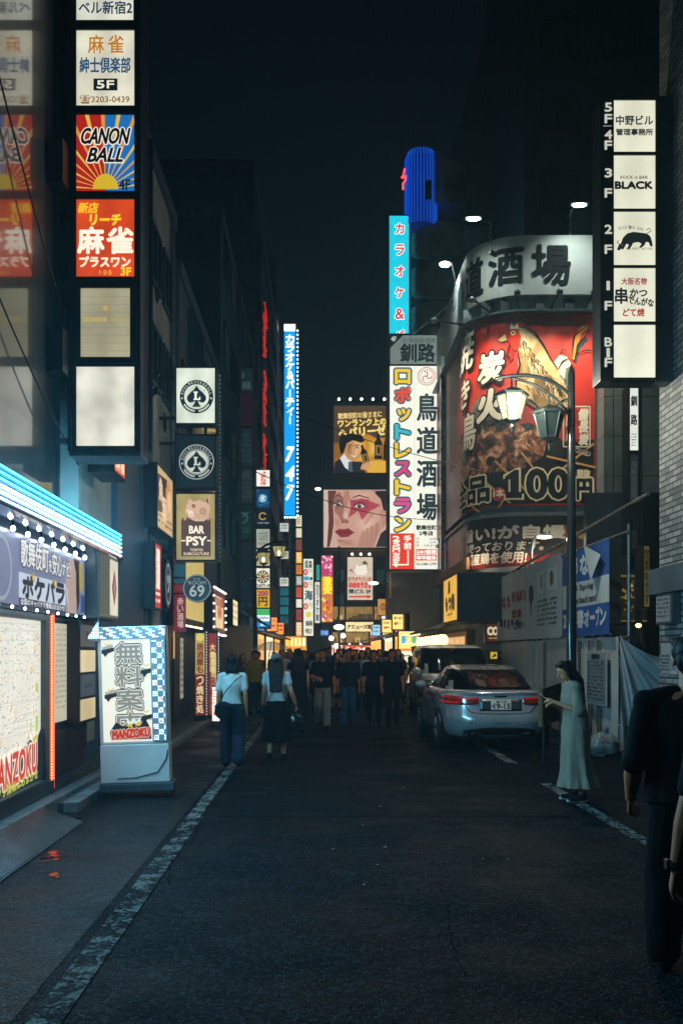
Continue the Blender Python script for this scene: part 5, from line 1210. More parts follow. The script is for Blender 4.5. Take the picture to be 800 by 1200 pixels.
for (y0, y1, e, lab, art) in (
    (118, 179, .80, 'white lightbox reading 中野ビル 管理事務所, topmost on the right column', lambda c: (c.text('中野ビル', 721, 136, 764, 147, '#22282a', bold=.35), c.text('管理事務所', 721, 151.5, 764, 159, '#22282a', bold=.3))),
    (182.5, 245.5, .78, 'white lightbox reading ROCK in BAR BLACK', blk), (248.5, 311.5, .78, 'white lightbox with a black charging bull', bull),
    (314.5, 377.5, .80, 'white lightbox with red and black brush lettering 串かつ', kushi), (381, 443, .86, 'blank cream lightbox, lowest on the right column', None)):
    fsign('floor_sign', lab, 'sign', 718, y0, 767, y1, YN, .36, '#dedcc4', e, art, fw=.018, group=GN, wall=4.9, uneven=.12)

# ------------------------------------------------------------------ RIGHT: pale clad building behind the hoarding
pb = building('office_building', 'pale panel-clad building between the chicken billboard and the brick wall', 7.5, 20, 26.4, 40, wz(330, 26.4), M_PANEL)
M_PANELX = tiles('metal_cladding_front', '66736f', '6f7c77', '1b2224', 1.5, 1.05, .42, along='X', ms=.014, offset=0)
b = MB(); b.box(7.5, 14, 26.36, 26.395, 0, wz(332, 26.4), M_PANELX); b.box(9.0, 9.25, 26.2, 26.358, 0, wz(332, 26.4), M_DARK); b.build('front_cladding', pb)
tw = building('office_tower', 'black tower block looming behind the chicken billboard', 8.6, 30, 42, 70, 34, M_DARK2)
windows_y(tw, 42, [9.2 + 2.6 * k for k in range(4)], [17 + 3.2 * k for k in range(5)], 1.7, 1.8)
tw2 = building('office_tower', 'slim dark tower rising high above the chicken billboard', wx(606, 60), wx(632, 60), 60, 72, 48, tiles('dim_tiles', '333a3c', '2a3033', '1a1f21', .8, .3, .6, along='X'))
# Kushiro vertical sign column
def vsign(name, lab, x0, y0, x1, y1, Y, col, e, art, wall, group=None): return fsign(name, lab, 'sign', x0, y0, x1, y1, Y, .4, col, e, art, fw=.03, wall=wall, group=group, uneven=.1)
b = MB(); post = thing('sign_post', 'dark steel post carrying the narrow vertical signs behind the hoarding', 'sign frame', (wx(752, 20), 20.2, 0))
b.box(wx(749.5, 20), wx(753, 20), 20.05, 20.35, 0, wz(440, 20), M_DARK); b.build('post', post)
GK = 'narrow vertical signs behind the hoarding'
vsign('vertical_sign', 'narrow lit white sign with black brush characters 釧路', 737, 453, 747, 528, 20, '#d9ddd2', .8, lambda c: (c.text('釧', 738.5, 464, 745.5, 476, '#15191a', bold=.4), c.text('路', 738.5, 486, 745.5, 498, '#15191a', bold=.4), c.scribble(739, 508, 745, 524, '#4a5050', 5)), wx(749.5, 20), GK)
vsign('vertical_sign', 'dim grey narrow sign below the lit 釧路 sign', 737, 533, 747, 589, 20, '#3b4444', .15, lambda c: c.vtext('海鮮居酒屋', 738.5, 540, 745.5, 584, '#6a7270', bold=.2), wx(749.5, 20), GK)
vsign('vertical_sign', 'dark brown narrow sign lowest below the 釧路 sign', 737, 592, 747, 648, 20, '#15181a', .12, lambda c: c.vtext('地酒', 739, 620, 745, 644, '#4a4a44', bold=.2), wx(749.5, 20), GK)
t = vsign('vertical_sign', 'yellowish vertical banner with dark brush text left of the brick wall', 753.5, 640, 760, 711, 18.6, '#7a6c38', .3, lambda c: c.vtext('営業中です', 754.5, 643, 759.5, 709, '#2e2812', bold=.3), 4.905 + 1.4)
# lit window glimpsed behind the hoarding
t = thing('corner_shop', 'dim shop window with yellow frame seen between hoarding and brick wall', 'shop', (6.6, 20.4, 0))
b = MB(); b.box(5.6, 8.6, 21.0, 21.2, 0, 5.0, M_DARK2); b.build('wall', t)
Y_ = 20.98; b = MB()
for x0, x1, y0, y1 in ((727, 757, 674, 676), (727, 757, 699, 701), (727, 757, 727, 728.5), (743, 745, 674, 728)): b.box(wx(x0, Y_), wx(x1, Y_), Y_ - .03 - .01 * (x1 - x0 < 5), Y_, wz(y1, Y_), wz(y0, Y_), em('#8a7434', .35))
b.build('window_frame', t)
c = cfront(Y_ + .01, .3); c.rect(727, 674, 757, 728, em('#1e1a10', .5), 0)
rd = random.Random(9)
for k in range(26): c.circle(728 + rd.random() * 13, 682 + rd.random() * 40, rd.uniform(.8, 2.2), rd.choice(['#a88a4c', '#6a5228', '#c8b484', '#4a3c20']), 1 + k * .03)
c.build('window', t)
t = thing('wall_lamp', 'small warm bulb glowing low behind the hoarding', 'lamp', (wx(747, 19), 19, wz(733, 19)))
b = MB(); b.ell((wx(747.5, 19), 19, wz(733, 19)), (.055, .05, .04), em('#ffb45a', 9.0), 10, 6); b.tube([(wx(747.5, 19), 19, wz(731, 19)), (wx(747.5, 19), 20.9, wz(729, 19))], .02, M_FR); b.build('lamp', t)

# ------------------------------------------------------------------ RIGHT: curved corner building with chicken billboard
XR, XL, YF, RR, YB2 = 7.45, 4.15, 27.0, 1.5, 36.8
L1 = XR - (XL + RR); L2 = math.pi / 2 * RR
def curve(s):
    """plan point and outward normal, s metres leftwards from the right end of the front"""
    if s <= L1: return (XR - s, YF), (0, -1)
    if s <= L1 + L2:
        a = (s - L1) / RR; return (XL + RR - RR * math.sin(a), YF + RR - RR * math.cos(a)), (-math.sin(a), -math.cos(a))
    return (XL, YF + RR + (s - L1 - L2)), (-1, 0)
def s_of(px):
    lo, hi = 0., 10.
    for _ in range(40):
        m_ = (lo + hi) / 2; (x, y), _n = curve(m_)
        if CX + x / y * F > px: lo = m_
        else: hi = m_
    return lo
def ccurve(e, eps=.006, off=.0):
    def fm(u, v, l):
        (x, y), n = curve(-u); k = off + .006 + l
        return (x + n[0] * k, y + n[1] * k, v)
    return Canvas(fm, eps, e)
def cp(px, py):
    s = s_of(px); (x, y), _ = curve(s); return (-s, wz(py, y))
def P(c, pts, col, lay=1, e=None): c.poly([cp(*q) for q in pts], col, lay, e)
CUTS = [-(L1 + k * .12) for k in range(0, 21)] + [-(L1 + L2 + .01)]
cb = thing('corner_building', 'curved corner building wrapped in the red chicken billboard', 'building', (6.5, 32, 0))
S_ = [0, L1] + [L1 + L2 * k / 12 for k in range(1, 13)] + [L1 + L2 + (YB2 - YF - RR)]
def wrap_wall(mb, off, z0, z1, m, s0=0, s1=99, thick=None):
    ss = [s for s in S_ if s0 <= s <= s1]
    out = [(curve(s)[0][0] + curve(s)[1][0] * off, curve(s)[0][1] + curve(s)[1][1] * off) for s in ss]
    if thick is None: inn = [(XR, YB2)]
    else: inn = [(curve(s)[0][0] + curve(s)[1][0] * (off - thick), curve(s)[0][1] + curve(s)[1][1] * (off - thick)) for s in reversed(ss)]
    poly = [(x, y, z0) for x, y in out + inn]
    mb.prism(poly, (0, 0, z1 - z0), m)
b = MB(); wrap_wall(b, -.30, 0, 12.9, M_CONC2); b.build('wall', cb)
zc = lambda py: wz(py, YF)
# white top band
band = thing('billboard', 'white curved fascia with black brush characters 道酒場 above the chicken billboard', 'billboard', (6.2, 28, zc(345)))
b = MB(); wrap_wall(b, 0, zc(345), zc(275.5), mat('fascia_board', 'a8aca6', .55, nz=.12, nscale=1.2), thick=.12); b.build('panel', band)
c = ccurve(0, .008); K = '#0e1214'
def ctext(t_, px0, px1, py0, py1, col, lay=3, **kw):
    s0, s1 = s_of(px0), s_of(px1); sm = (s0 + s1) / 2; (x, y), _ = curve(sm); z0, z1 = wz(py0, y), wz(py1, y)
    c.text(t_, -s0, z0, -s1, z1, col, lay, **kw)
ctext('場', 623, 667, 288, 333, K, bold=.03); ctext('酒', 573, 612, 291, 333, K, bold=.03); ctext('道', 546.5, 566, 306, 349, K, bold=.03); ctext('鳥', 536.5, 543.5, 333, 372, '#1f4a5e', bold=.06)
c.ring(-s_of(532.5), wz(350, 31), .42, .5, '#4a5a5c', 2, k=.8)
c.build('lettering', band, CUTS)
b = MB()
for px in (548, 570, 592, 634, 668, 690):
    s = s_of(px); (x, y), n = curve(s)
    b = MB(); b.box(x - .12, x + .12, y + .02 - n[1] * .1, y + .2 - n[1] * .1, zc(366), zc(345) - .003, M_ALU); b.build('strut', band)
b = MB(); wrap_wall(b, .16, zc(366.5) , zc(364), M_FR2, thick=.42); b.build('catwalk', band)
# red billboard
rb = thing('billboard', 'huge red curved billboard with a rooster, grilled skewers and 100円', 'billboard', (6.2, 28, zc(592)))
b = MB(); wrap_wall(b, 0, zc(592), zc(367), mat('billboard_red', '981f12', .4, nz=.15, nscale=.6), thick=.12); b.build('panel', rb)
def print_mat(name, stops, scale, dist=.6, det=6):
    m_ = bpy.data.materials.new(name); m_.use_nodes = True; t_ = m_.node_tree
    n_ = t_.nodes.new('ShaderNodeTexNoise'); n_.inputs['Scale'].default_value = scale; n_.inputs['Detail'].default_value = det; n_.inputs['Distortion'].default_value = dist
    r_ = t_.nodes.new('ShaderNodeValToRGB'); el = r_.color_ramp.elements
    el[0].position, el[0].color = stops[0][0], lin(stops[0][1]); el[1].position, el[1].color = stops[-1][0], lin(stops[-1][1])
    for p_, h_ in stops[1:-1]: q = el.new(p_); q.color = lin(h_)
    t_.links.new(t_.nodes.new('ShaderNodeTexCoord').outputs['Object'], n_.inputs['Vector']); t_.links.new(n_.outputs['Fac'], r_.inputs[0])
    p_ = t_.nodes['Principled BSDF']; t_.links.new(r_.outputs[0], p_.inputs['Base Color']); p_.inputs['Roughness'].default_value = .5
    return m_
M_MEAT = print_mat('grilled_meat_print', ((.36, '#0c0808'), (.46, '#3a2016'), (.53, '#7a4426'), (.6, '#b07a52'), (.7, '#e0c09c')), 3.2, 1.2, 9)
M_SMOKE = print_mat('smoke_print', ((.3, '#4a4642'), (.5, '#86827a'), (.7, '#b6b0a4')), 1.4, 1.5)
M_FEATHER = print_mat('feather_print', ((.3, '#7e6238'), (.45, '#b0935c'), (.58, '#cdb684'), (.7, '#e0cfa4')), 1.6, .8)
M_FEATHER2 = print_mat('feather_shade_print', ((.3, '#4e3a1e'), (.5, '#8a6c3c'), (.7, '#b3925a')), 2.2, .8)
M_REDP = print_mat('red_print', ((.3, '#64120a'), (.45, '#a82010'), (.6, '#c42a14'), (.75, '#d63a1a')), .55, .8)
c = ccurve(0, .006)
BK, CRM = '#0f0c0b', M_FEATHER
c.rect(-(L1 + L2 + 3.5), zc(367.5), -.01, zc(516), M_REDP, .5)
# dark grounds, meat and smoke
P(c, [(541, 520), (560, 505), (590, 500), (620, 496), (640, 505), (665, 520), (695, 515), (695, 590), (541, 604)], '#171110', 1)
P(c, [(538, 515), (552, 500), (566, 480), (585, 478), (600, 492), (618, 505), (630, 498), (640, 515), (636, 535), (615, 548), (590, 552), (565, 556), (540, 570)], M_MEAT, 2)
P(c, [(553, 478), (562, 465), (578, 462), (590, 478), (585, 500), (560, 505), (550, 496)], M_SMOKE, 1.8)
for x0, y0, x1, y1 in ((580, 540, 628, 588), (560, 555, 598, 590), (640, 535, 700, 548), (645, 560, 695, 520), (598, 575, 584, 595), (610, 530, 640, 570), (552, 592, 562, 600)):
    c.line([cp(x0, y0), cp(x1, y1)], .055, '#c79a5c', 4.2)
for q in range(5): c.ring(-s_of(676 + 3 * q), wz(528 + q, YF), .05, .065, '#d8d4c8', 4)
# rooster: tail plumes, body, head
P(c, [(668, 420), (672, 395), (680, 383), (690, 380), (688, 386), (680, 392), (676, 405), (673, 423)], '#d08a2a', 4); P(c, [(671, 424), (676, 406), (686, 395), (688, 398), (679, 408), (675, 424)], '#20404a', 4.2)
P(c, [(648, 425), (655, 416), (664, 419), (670, 430), (668, 445), (660, 458), (650, 462)], '#c2c4ac', 4); P(c, [(662, 432), (670, 428), (671, 445), (665, 455), (660, 450)], '#5d6a5e', 4.4)
P(c, [(607, 384), (615, 385), (625, 391), (635, 405), (643, 420), (652, 432), (658, 448), (668, 462), (664, 475), (648, 482), (636, 490), (626, 478), (610, 468), (604, 455), (605, 440), (609, 425), (607, 410), (609, 398)], CRM, 5)
P(c, [(607, 410), (616, 420), (622, 440), (614, 448), (606, 444), (606, 428)], M_FEATHER2, 5.6); P(c, [(626, 440), (645, 440), (656, 452), (640, 462), (624, 456)], M_FEATHER2, 5.6); P(c, [(622, 460), (640, 468), (652, 474), (640, 486), (628, 480)], M_FEATHER2, 5.5)
P(c, [(595, 388), (598, 384), (606, 385), (610, 395), (608, 408), (603, 412), (598, 404), (594, 397)], '#c2301e', 6); P(c, [(597, 386), (599, 380), (602, 384), (606, 380), (608, 386)], '#d8c8a0', 6.2); P(c, [(584, 399), (592, 392), (594, 399), (588, 401)], '#e2c98e', 6.4); c.circle(-s_of(601), wz(390, YF), .06, '#f0dca0', 7); c.circle(-s_of(601), wz(390, YF), .03, BK, 7.4)
P(c, [(596, 405), (600, 407), (602, 420), (598, 424), (595, 414)], '#8c1c14', 6)
def O(pts, wd=.05, lay=8): c.line([cp(*q) for q in pts], wd, BK, lay, taper=True)
O([(607, 384), (615, 385), (626, 391), (636, 405), (644, 420), (653, 433)]); O([(606, 412), (609, 428), (605, 442), (604, 456), (612, 470)]); O([(597, 405), (594, 416), (598, 425)], .04)
O([(588, 381), (594, 374), (597, 372), (593, 383)], .05); O([(595, 380), (604, 372), (600, 381), (612, 372), (622, 373)], .05); O([(610, 378), (622, 374), (628, 379)], .05)
O([(653, 433), (658, 424), (666, 420)], .04); O([(655, 440), (662, 447)], .04); O([(645, 480), (658, 470), (668, 466)], .05); O([(604, 456), (612, 466), (622, 470), (632, 480)], .06)
for q in range(9): O([(612 + 5 * q, 400 + 7 * q), (616 + 5 * q, 403 + 7 * q), (615 + 5 * q, 408 + 6 * q)], .03)
for q in range(7): O([(616 + 6 * q, 452 + 3 * q), (620 + 6 * q, 458 + 3 * q)], .035)
rdf = random.Random(17)
for q in range(120):
    t1 = rdf.random(); xx = 609 + 50 * t1 + rdf.uniform(-3, 3); yy = 396 + 62 * t1 + rdf.uniform(0, 26) * (1 - abs(2 * t1 - 1)) + 4
    c.line([cp(xx, yy), cp(xx + rdf.uniform(1, 3), yy + rdf.uniform(2, 5)), cp(xx + rdf.uniform(0, 2), yy + rdf.uniform(5, 8))], rdf.uniform(.012, .028), rdf.choice(['#5a4220', '#7a5c30', '#e6d8b0', '#3a2a14']), 7, taper=True)
for q in range(4): O([(671 + 4 * q, 388 - q * 3), (676 + 4 * q, 378 - q * 2)], .035)
O([(672, 423), (676, 404), (687, 392)], .04); O([(669, 420), (672, 394), (690, 380)], .04); O([(674, 415), (686, 411), (694, 412)], .04); O([(655, 416), (658, 410), (664, 413)], .04)
O([(663, 455), (671, 446), (672, 430)], .05); O([(600, 462), (592, 475), (590, 490)], .045)
# brush lettering
for ch, x0, x1, y0, y1, bd in (('焼', 541.5, 557, 392, 436, .025), ('炭', 562, 590, 414, 448, .035), ('火', 561, 589, 458, 493, .05), ('き', 543, 552, 448, 478, .025), ('鳥', 545, 559, 486, 528, .025)):
    ctext(ch, x0, x1, y0, y1, '#d8d3bf', 10, bold=bd, out=(BK, .05), shear=.12)
ctext('全品', 541.5, 574, 562, 592, BK, 11, bold=.03, out=('#e8dcb4', .05)); c.circle(-s_of(585), wz(578, YF), .19, '#b8322a', 10); ctext('1本', 579.5, 590.5, 573.5, 583, '#eee2c8', 12, bold=.012)
for g_, cl_, ly_ in ((.05, '#e8dcb4', 10), (0, BK, 11)):
    o_ = [(592, 559), (603, 551), (607.5, 551), (607.5, 577), (611, 577), (611, 584), (593, 584), (593, 577), (598, 577), (598, 562), (592, 564)]
    c.poly([(u + g_ * (1 if px > 601 else -1), v + g_ * (1 if py < 566 else -1)) for (px, py), (u, v) in zip(o_, [cp(*q) for q in o_])], cl_, ly_)
ctext('00', 617, 664, 551, 584, BK, 11, bold=.045, out=('#e8dcb4', .045)); ctext('円', 675, 691.5, 562, 585, BK, 11, bold=.03, out=('#e8dcb4', .05)); ctext('税抜', 675, 690, 551, 561, '#e8dcb4', 11, bold=.015)
for q in (((659, 477), (690, 477)), ((659, 524), (690, 524)), ((659, 477), (659, 524)), ((690, 477), (690, 524))): c.line([cp(*q[0]), cp(*q[1])], .035, '#cfc8b0', 9)
for k, ch in enumerate('備長炭'): ctext(ch, 677, 688, 480 + 14.5 * k, 493 + 14.5 * k, '#dcd6c2', 10, bold=.02, shear=.15)
for k, ch in enumerate('国産'): ctext(ch, 662, 669, 488 + 17 * k, 500 + 17 * k, '#bdb6a2', 10, bold=.01, shear=.15)
c.build('artwork', rb, CUTS)
b = MB()
for k in range(60):
    b.ell((wx(698.5, YF), YF - .05, zc(588 - k * 3.7)), .028, em_small('#6d7a6c', .25), 6, 4)
b.build('bulb_edge', rb)
# dark lower fascia
lb = thing('billboard', 'dark red curved lower fascia with dim white slogan lettering', 'billboard', (6.2, 28, zc(664)))
b = MB(); wrap_wall(b, -.03, zc(663), zc(604), mat('dark_fascia', '1c1413', .4, nz=.3, nscale=.8), thick=.12); b.build('panel', lb)
b = MB(); wrap_wall(b, .04, zc(604) + .003, zc(600), M_FR2, thick=.2); b.build('cornice', lb)
c = ccurve(0, .006, -.03)
P(c, [(536, 660), (560, 655), (600, 650), (640, 650), (696, 648), (696, 662), (536, 676)], '#6a1c12', .5)
ctext('い!旨い!が自慢!', 541, 668, 617, 632, '#8c8d84', 3, bold=.02)
ctext('大山鶏使っております。', 541, 636, 636, 647, '#93948a', 3, bold=.008, shear=.15); ctext('安心の国産鶏を使用!', 541, 617, 649, 662, '#b0ada0', 3, bold=.01, shear=.15)
P(c, [(672, 624), (684, 620), (690, 627), (680, 632)], '#6a5a28', 2); P(c, [(655, 618), (663, 614), (668, 625), (660, 632)], '#5a2a18', 2)
c.build('artwork', lb, CUTS)
b = MB()
for px in (642, 660, 680): b.box(wx(px, YF) - .2, wx(px, YF) + .2, YF - .35, YF - .1, zc(668), zc(664), M_WHITEP)
b.build('lamp_housing', lb)
def spot(loc, tgt, power, ang, colr=(1, .93, .8), size=.08, parent=None, blend=1.):
    d = bpy.data.lights.new('lamp_light', 'SPOT'); d.energy = power; d.spot_size = R(ang); d.spot_blend = blend; d.color = colr; d.shadow_soft_size = size
    o = bpy.data.objects.new('lamp_light', d); COL.objects.link(o)
    v = Vector(tgt) - Vector(loc); o.rotation_euler = v.to_track_quat('-Z', 'Y').to_euler()
    o.location = Vector(loc) - (LOC[parent] if parent else Vector((0, 0, 0)))
    if parent: o.parent = parent
    return o
for px in (560, 620, 670):
    s = s_of(px); (x, y), n = curve(s); spot((x + n[0] * .6, y + n[1] * .6, zc(666)), (x, y, zc(630)), 45, 140, (1, .8, .6), parent=lb)
for k, px in enumerate((546, 575, 606, 645, 684)):
    s = s_of(px); (x, y), n = curve(s); z = zc(362)
    t = thing('spotlight', ('first', 'second', 'middle', 'fourth', 'last')[k] + ' from the left of the lamps in the gap above the red billboard', 'lamp', (x, y, z), group='lamps over the red billboard')
    b = MB(); b.tube([(x, y, z), (x + n[0] * .9, y + n[1] * .9, z + .12)], .03, M_FR); b.cap((x + n[0] * .9, y + n[1] * .9, z + .12), (x + n[0] * 1.0, y + n[1] * 1.0, z + .1), .07, .09, M_FR2); b.build('lamp_head', t)
    spot((x + n[0] * .98, y + n[1] * .98, z - .06), (x, y, z - 4.6), 330, 96, (1, .84, .64), parent=t)
for k, (px, py, pz, lab) in enumerate(((545, 259, 283, 'left'), (668, 243, 276, 'right'))):
    Yk = 27.3 if k == 0 else 27.2
    xk = wx(574 if k == 0 else 667.5, Yk)
    t = thing('floodlight', f'{lab} of the two pale floodlights on arms above the white fascia', 'floodlight', (xk, Yk, wz(pz, Yk)), group='floodlights above the white fascia')
    hx, hy, hz = wx(553 if k == 0 else 676, Yk - 1.1), Yk - 1.3, wz(py, Yk - 1.1)
    b = MB(); b.tube([(xk, Yk, wz(pz + 14, Yk)), (xk, Yk, hz + .25), (xk, Yk - .2, hz + .33), (hx, hy, hz + .06)], .035, M_ALU); b.build('arm', t)
    b = MB(); b.bbox(hx - .24, hx + .24, hy - .13, hy + .13, hz - .02, hz + .06, M_FR2, .02); b.build('lamp_head', t)
    b = MB(); b.ell((hx, hy, hz - .035), (.19, .10, .035), em('#d8fff2', 16.0), 12, 6); b.build('lens', t)
    spot((hx, hy, hz - .09), (xk + (-.4 if k == 0 else .2), Yk, hz - 2.4), 190, 125, (.86, 1, .93), parent=t)
hx, hy, hz = wx(521, 30), 30.0, wz(309, 30)
t = thing('floodlight', 'bright floodlight low on the street side of the curved fascia', 'floodlight', (XL, 30.6, hz))
b = MB(); b.tube([(XL, 30.6, hz - .3), (hx + .2, 30.1, hz + .1), (hx, hy, hz)], .035, M_ALU); b.build('arm', t)
b = MB(); b.ell((hx, hy, hz - .02), (.17, .12, .08), em('#e6fff4', 22.0), 12, 6); b.build('lens', t)
spot((hx, hy, hz - .12), (XL + .3, 30.5, hz - 2.2), 160, 130, (.86, 1, .93), parent=t)

# ------------------------------------------------------------------ RIGHT: buildings further on
r3 = building('office_building', 'pale greenish narrow building behind the robot restaurant sign', 4.42, 9, 36.9, 49, wz(392, 37), M_PALE)
b = MB(); b.tube([(4.55, 36.83, 0), (4.55, 36.83, wz(395, 37))], .06, M_FR2); b.tube([(4.9, 36.85, 3), (4.9, 36.85, wz(395, 37))], .04, M_FR2); b.build('drainpipe', r3)
b = MB(); b.box(4.02, 4.14, 33.2, 33.5, 4.4, 11.5, M_ALU); b.build('duct', cb)
windows_x(cb, XL + .30, -1, (30.0, 32.0, 34.4), (5.2, 8.2), 1.3, 1.5, ['#8a7a50'], e=.15)
for k, (y, z) in enumerate(((29.4, 4.5), (31.4, 7.2), (34.0, 7.3))):
    ac_unit((XL + .29, y, z), ('nearest', 'middle', 'farthest')[k] + ' outdoor unit on the side wall of the curved corner building', R(-90))
r4 = thing('round_building', 'dark building with rounded balconies and a blue fluted tower', 'building', (6, 53, 0))
Y4 = 50.0
b = MB(); b.box(4.52, 12, Y4, 66, 0, wz(262, Y4), M_DARK); b.build('wall', r4)
for k in range(7):
    z0 = wz(300 + 46 * k, Y4); b = MB()
    cxx, cyy = 6.0, Y4 + .2
    b.lathe([(1.25, -.15), (1.45, 0), (1.45, 1.25), (1.35, 1.25), (1.3, .05), (0.02, .02)], (cxx, cyy, z0), M_CONC, 28); b.build('balcony', r4, smooth=True)
b = MB(); b.lathe([(1.5, 0), (1.5, 2.4), (1.2, 2.6), (.05, 2.6)], (6.0, Y4 + .2, wz(250, Y4)), M_CONC, 28); b.build('turret', r4)
b = MB(); cx_, r0 = wx(491, Y4), .79
nn = 30; zt = wz(197, Y4)
b.ring_loft([[(cx_ + .74 * math.cos(2 * math.pi * k / 36), Y4 - .75 + .74 * math.sin(2 * math.pi * k / 36), z) for k in range(36)] for z in (wz(275, Y4), zt)], em('#082a7e', .3, .2))
b.lathe([(.74, .001), (.62, .32), (.35, .5), (.02, .55)], (cx_, Y4 - .75, zt), em('#082a7e', .28, .2), 36); tw_ = b.build('blue_tower', r4)
for k in range(nn):
    a = 2 * math.pi * k / nn; b = MB()
    if math.sin(a) > .35: continue
    b.tube([(cx_ + .775 * math.cos(a), Y4 - .75 + .775 * math.sin(a), wz(274, Y4)), (cx_ + .775 * math.cos(a), Y4 - .75 + .775 * math.sin(a), zt), (cx_ + .62 * math.cos(a), Y4 - .75 + .62 * math.sin(a), zt + .36)], .036, em('#0e4cc4', .62), 6); b.build('light_tube', tw_)
b = MB(); b.box(cx_ + .12, cx_ + .42, Y4 - 1.62, Y4 - 1.5, wz(250, Y4), wz(229, Y4), M_DARK2); b.build('tower_hatch', r4)
t = thing('neon_sign', 'small red neon squiggle on the side of the blue fluted tower', 'neon sign', (wx(471, Y4), Y4 - .8, wz(235, Y4)))
b = MB(); NE = em('#ff3a3a', 2.5)
b.tube([(wx(472, Y4), Y4 - 1, wz(209, Y4)), (wx(469.5, Y4), Y4 - 1, wz(220, Y4)), (wx(475, Y4), Y4 - 1, wz(219, Y4)), (wx(470, Y4), Y4 - 1, wz(226, Y4)), (wx(470, Y4), Y4 - 1, wz(233, Y4))], .045, NE, 6); b.tube([(wx(468, Y4), Y4 - 1, wz(219, Y4)), (wx(476, Y4), Y4 - 1, wz(217, Y4))], .045, NE, 6); b.build('neon_tube', t)
fsign('tower_sign', 'tall cyan vertical sign with red characters カラオケ above the robot restaurant sign', 'sign', 456, 253, 479, 420, Y4 - 1.2, .6, '#1ab4c8', .95,
      lambda c: [c.text(ch, 463, 262 + 25 * k, 473, 274 + 25 * k, '#c02c34', 4, bold=.35, out=('#d8e6e4', .9)) for k, ch in enumerate('カラオケ&パ')], wall=4.5, fw=.06, uneven=.1)
# robot restaurant sign
def robo(c):
    c.rect(456.5, 429, 485, 667, '#e7e6d6', .5); c.line([(485.3, 429), (485.3, 667)], .5, '#b8b8a8', 1)
    cols = ['#e0b82a', '#d8422c', '#e0b82a', '#38a8b8', '#e0b82a', '#c83a72', '#e0b82a', '#c84a80', '#e6c22a']
    for k, ch in enumerate('ロボットレストラン'):
        y0 = 432 + 21.6 * k; ins = 3 if ch == 'ッ' else 0
        c.text(ch, 463 + ins, y0 + 1.5 + ins, 480, y0 + 17.5, cols[k], 6, bold=1.0, out=('#2a5560', 1.9)); c.text(ch, 463 + ins, y0 + 1.5 + ins, 480, y0 + 17.5, cols[k], 5.6, bold=1.0, out=('#e0ddc8', .9))
    c.rect(457, 625, 485, 667, '#d43a28', 1)
    c.vtext('25M左折', 460, 628, 468, 660, '#f0e6d4', bold=.35); c.vtext('手前', 473, 627, 481.5, 644, '#f0e6d4', bold=.35)
    c.rect(477, 645, 478.6, 662, '#f0e6d4', 3); c.rect(463, 661, 478.6, 662.6, '#f0e6d4', 3); c.poly([(459, 661.8), (465, 658.4), (465, 665.2)], '#f0e6d4', 3)
    c.ring(499.5, 441, 10.0, 10.8, '#a85a4a', 2); c.ring(499.5, 441, 7.4, 8.0, '#a85a4a', 2)
    for a in (0, 120, 240): c.ring(499.5 + 3 * math.cos(R(a)), 441 + 3 * math.sin(R(a)), 2.2, 3.4, '#a85a4a', 3, a0=a, a1=a + 200)
    for k in range(20): a = R(18 * k); c.rect(499.5 + 9 * math.cos(a) - .4, 441 + 9 * math.sin(a) - .5, 499.5 + 9 * math.cos(a) + .4, 441 + 9 * math.sin(a) + .5, '#a85a4a', 2)
    for k, ch in enumerate('鳥道酒場'): c.text(ch, 488.5, 462 + 39 * k, 511, 493 + 38.5 * k, '#243236', 4, bold=.9)
    c.text('歌舞伎町', 487.5, 615.5, 511, 621, '#2a3638', 3, bold=.3); c.text('2号店', 491, 622.5, 507, 627.5, '#2a3638', 3, bold=.3)
    for k, (a, b_) in enumerate((('1F', '60席'), ('2F', '100席'), ('3F', '70席(宴会)'))): c.text(a, 487, 630 + 4 * k, 491, 633 + 4 * k, '#3a4444', 3); c.text(b_, 503 - 7 * (k == 2), 630 + 4 * k, 511, 633 + 4 * k, '#3a4444', 3)
    c.rect(487, 643.5, 511.5, 649.6, '#d43a28', 2); c.rect(487, 650.4, 511.5, 657, '#d43a28', 2); c.text('24H営業', 488, 644.5, 510.5, 648.8, '#f4ece0', 4, bold=.3); c.text('年中無休', 488, 651.2, 510.5, 656.2, '#f4ece0', 4, bold=.3); c.text('03-6380-2709', 487.5, 659.5, 511, 662.5, '#2a3638', 3, bold=.1)
YR = 35.5
t = fsign('tower_sign', 'tall white sign with coloured outlined ロボットレストラン and black 鳥道酒場', 'sign', 456.5, 429, 513, 667, YR, .7, '#e7e6d6', .88, robo, wall=4.42, frame=M_FR2, fw=.06, uneven=.04)
fsign('tower_sign', 'grey-green header panel reading 釧路 on top of the robot restaurant sign', 'sign', 457, 393, 513, 427, YR, .7, '#7c8a84', .6, lambda c: (c.poly([(457, 393), (472, 393), (457, 408)], '#14262c', 1), c.text('4F', 458, 394.5, 464, 400, '#d0d8d0', 3, bold=.2), c.text('北海道居酒屋', 471, 396.5, 510, 401.5, '#3a4646', 3), c.text('釧路', 469, 403, 509, 424, '#1c2628', 3, bold=.7)), wall=4.42, frame=M_FR2, fw=.06, uneven=.08)
b = MB(); b.tube([(wx(457, YR), YR + .3, wz(393, YR)), (4.6, YR + .3, wz(360, YR))], .02, M_CABLE)
t = thing('stay_cable', 'thin steel stay from the robot restaurant sign up to the curved fascia', 'cable', (3, YR + .3, wz(393, YR)))
b = MB(); b.tube([(wx(480, YR), YR + .35, wz(392, YR)), (XL + .02, 31, wz(352, 31))], .025, M_ALU, 6); b.build('cable', t)
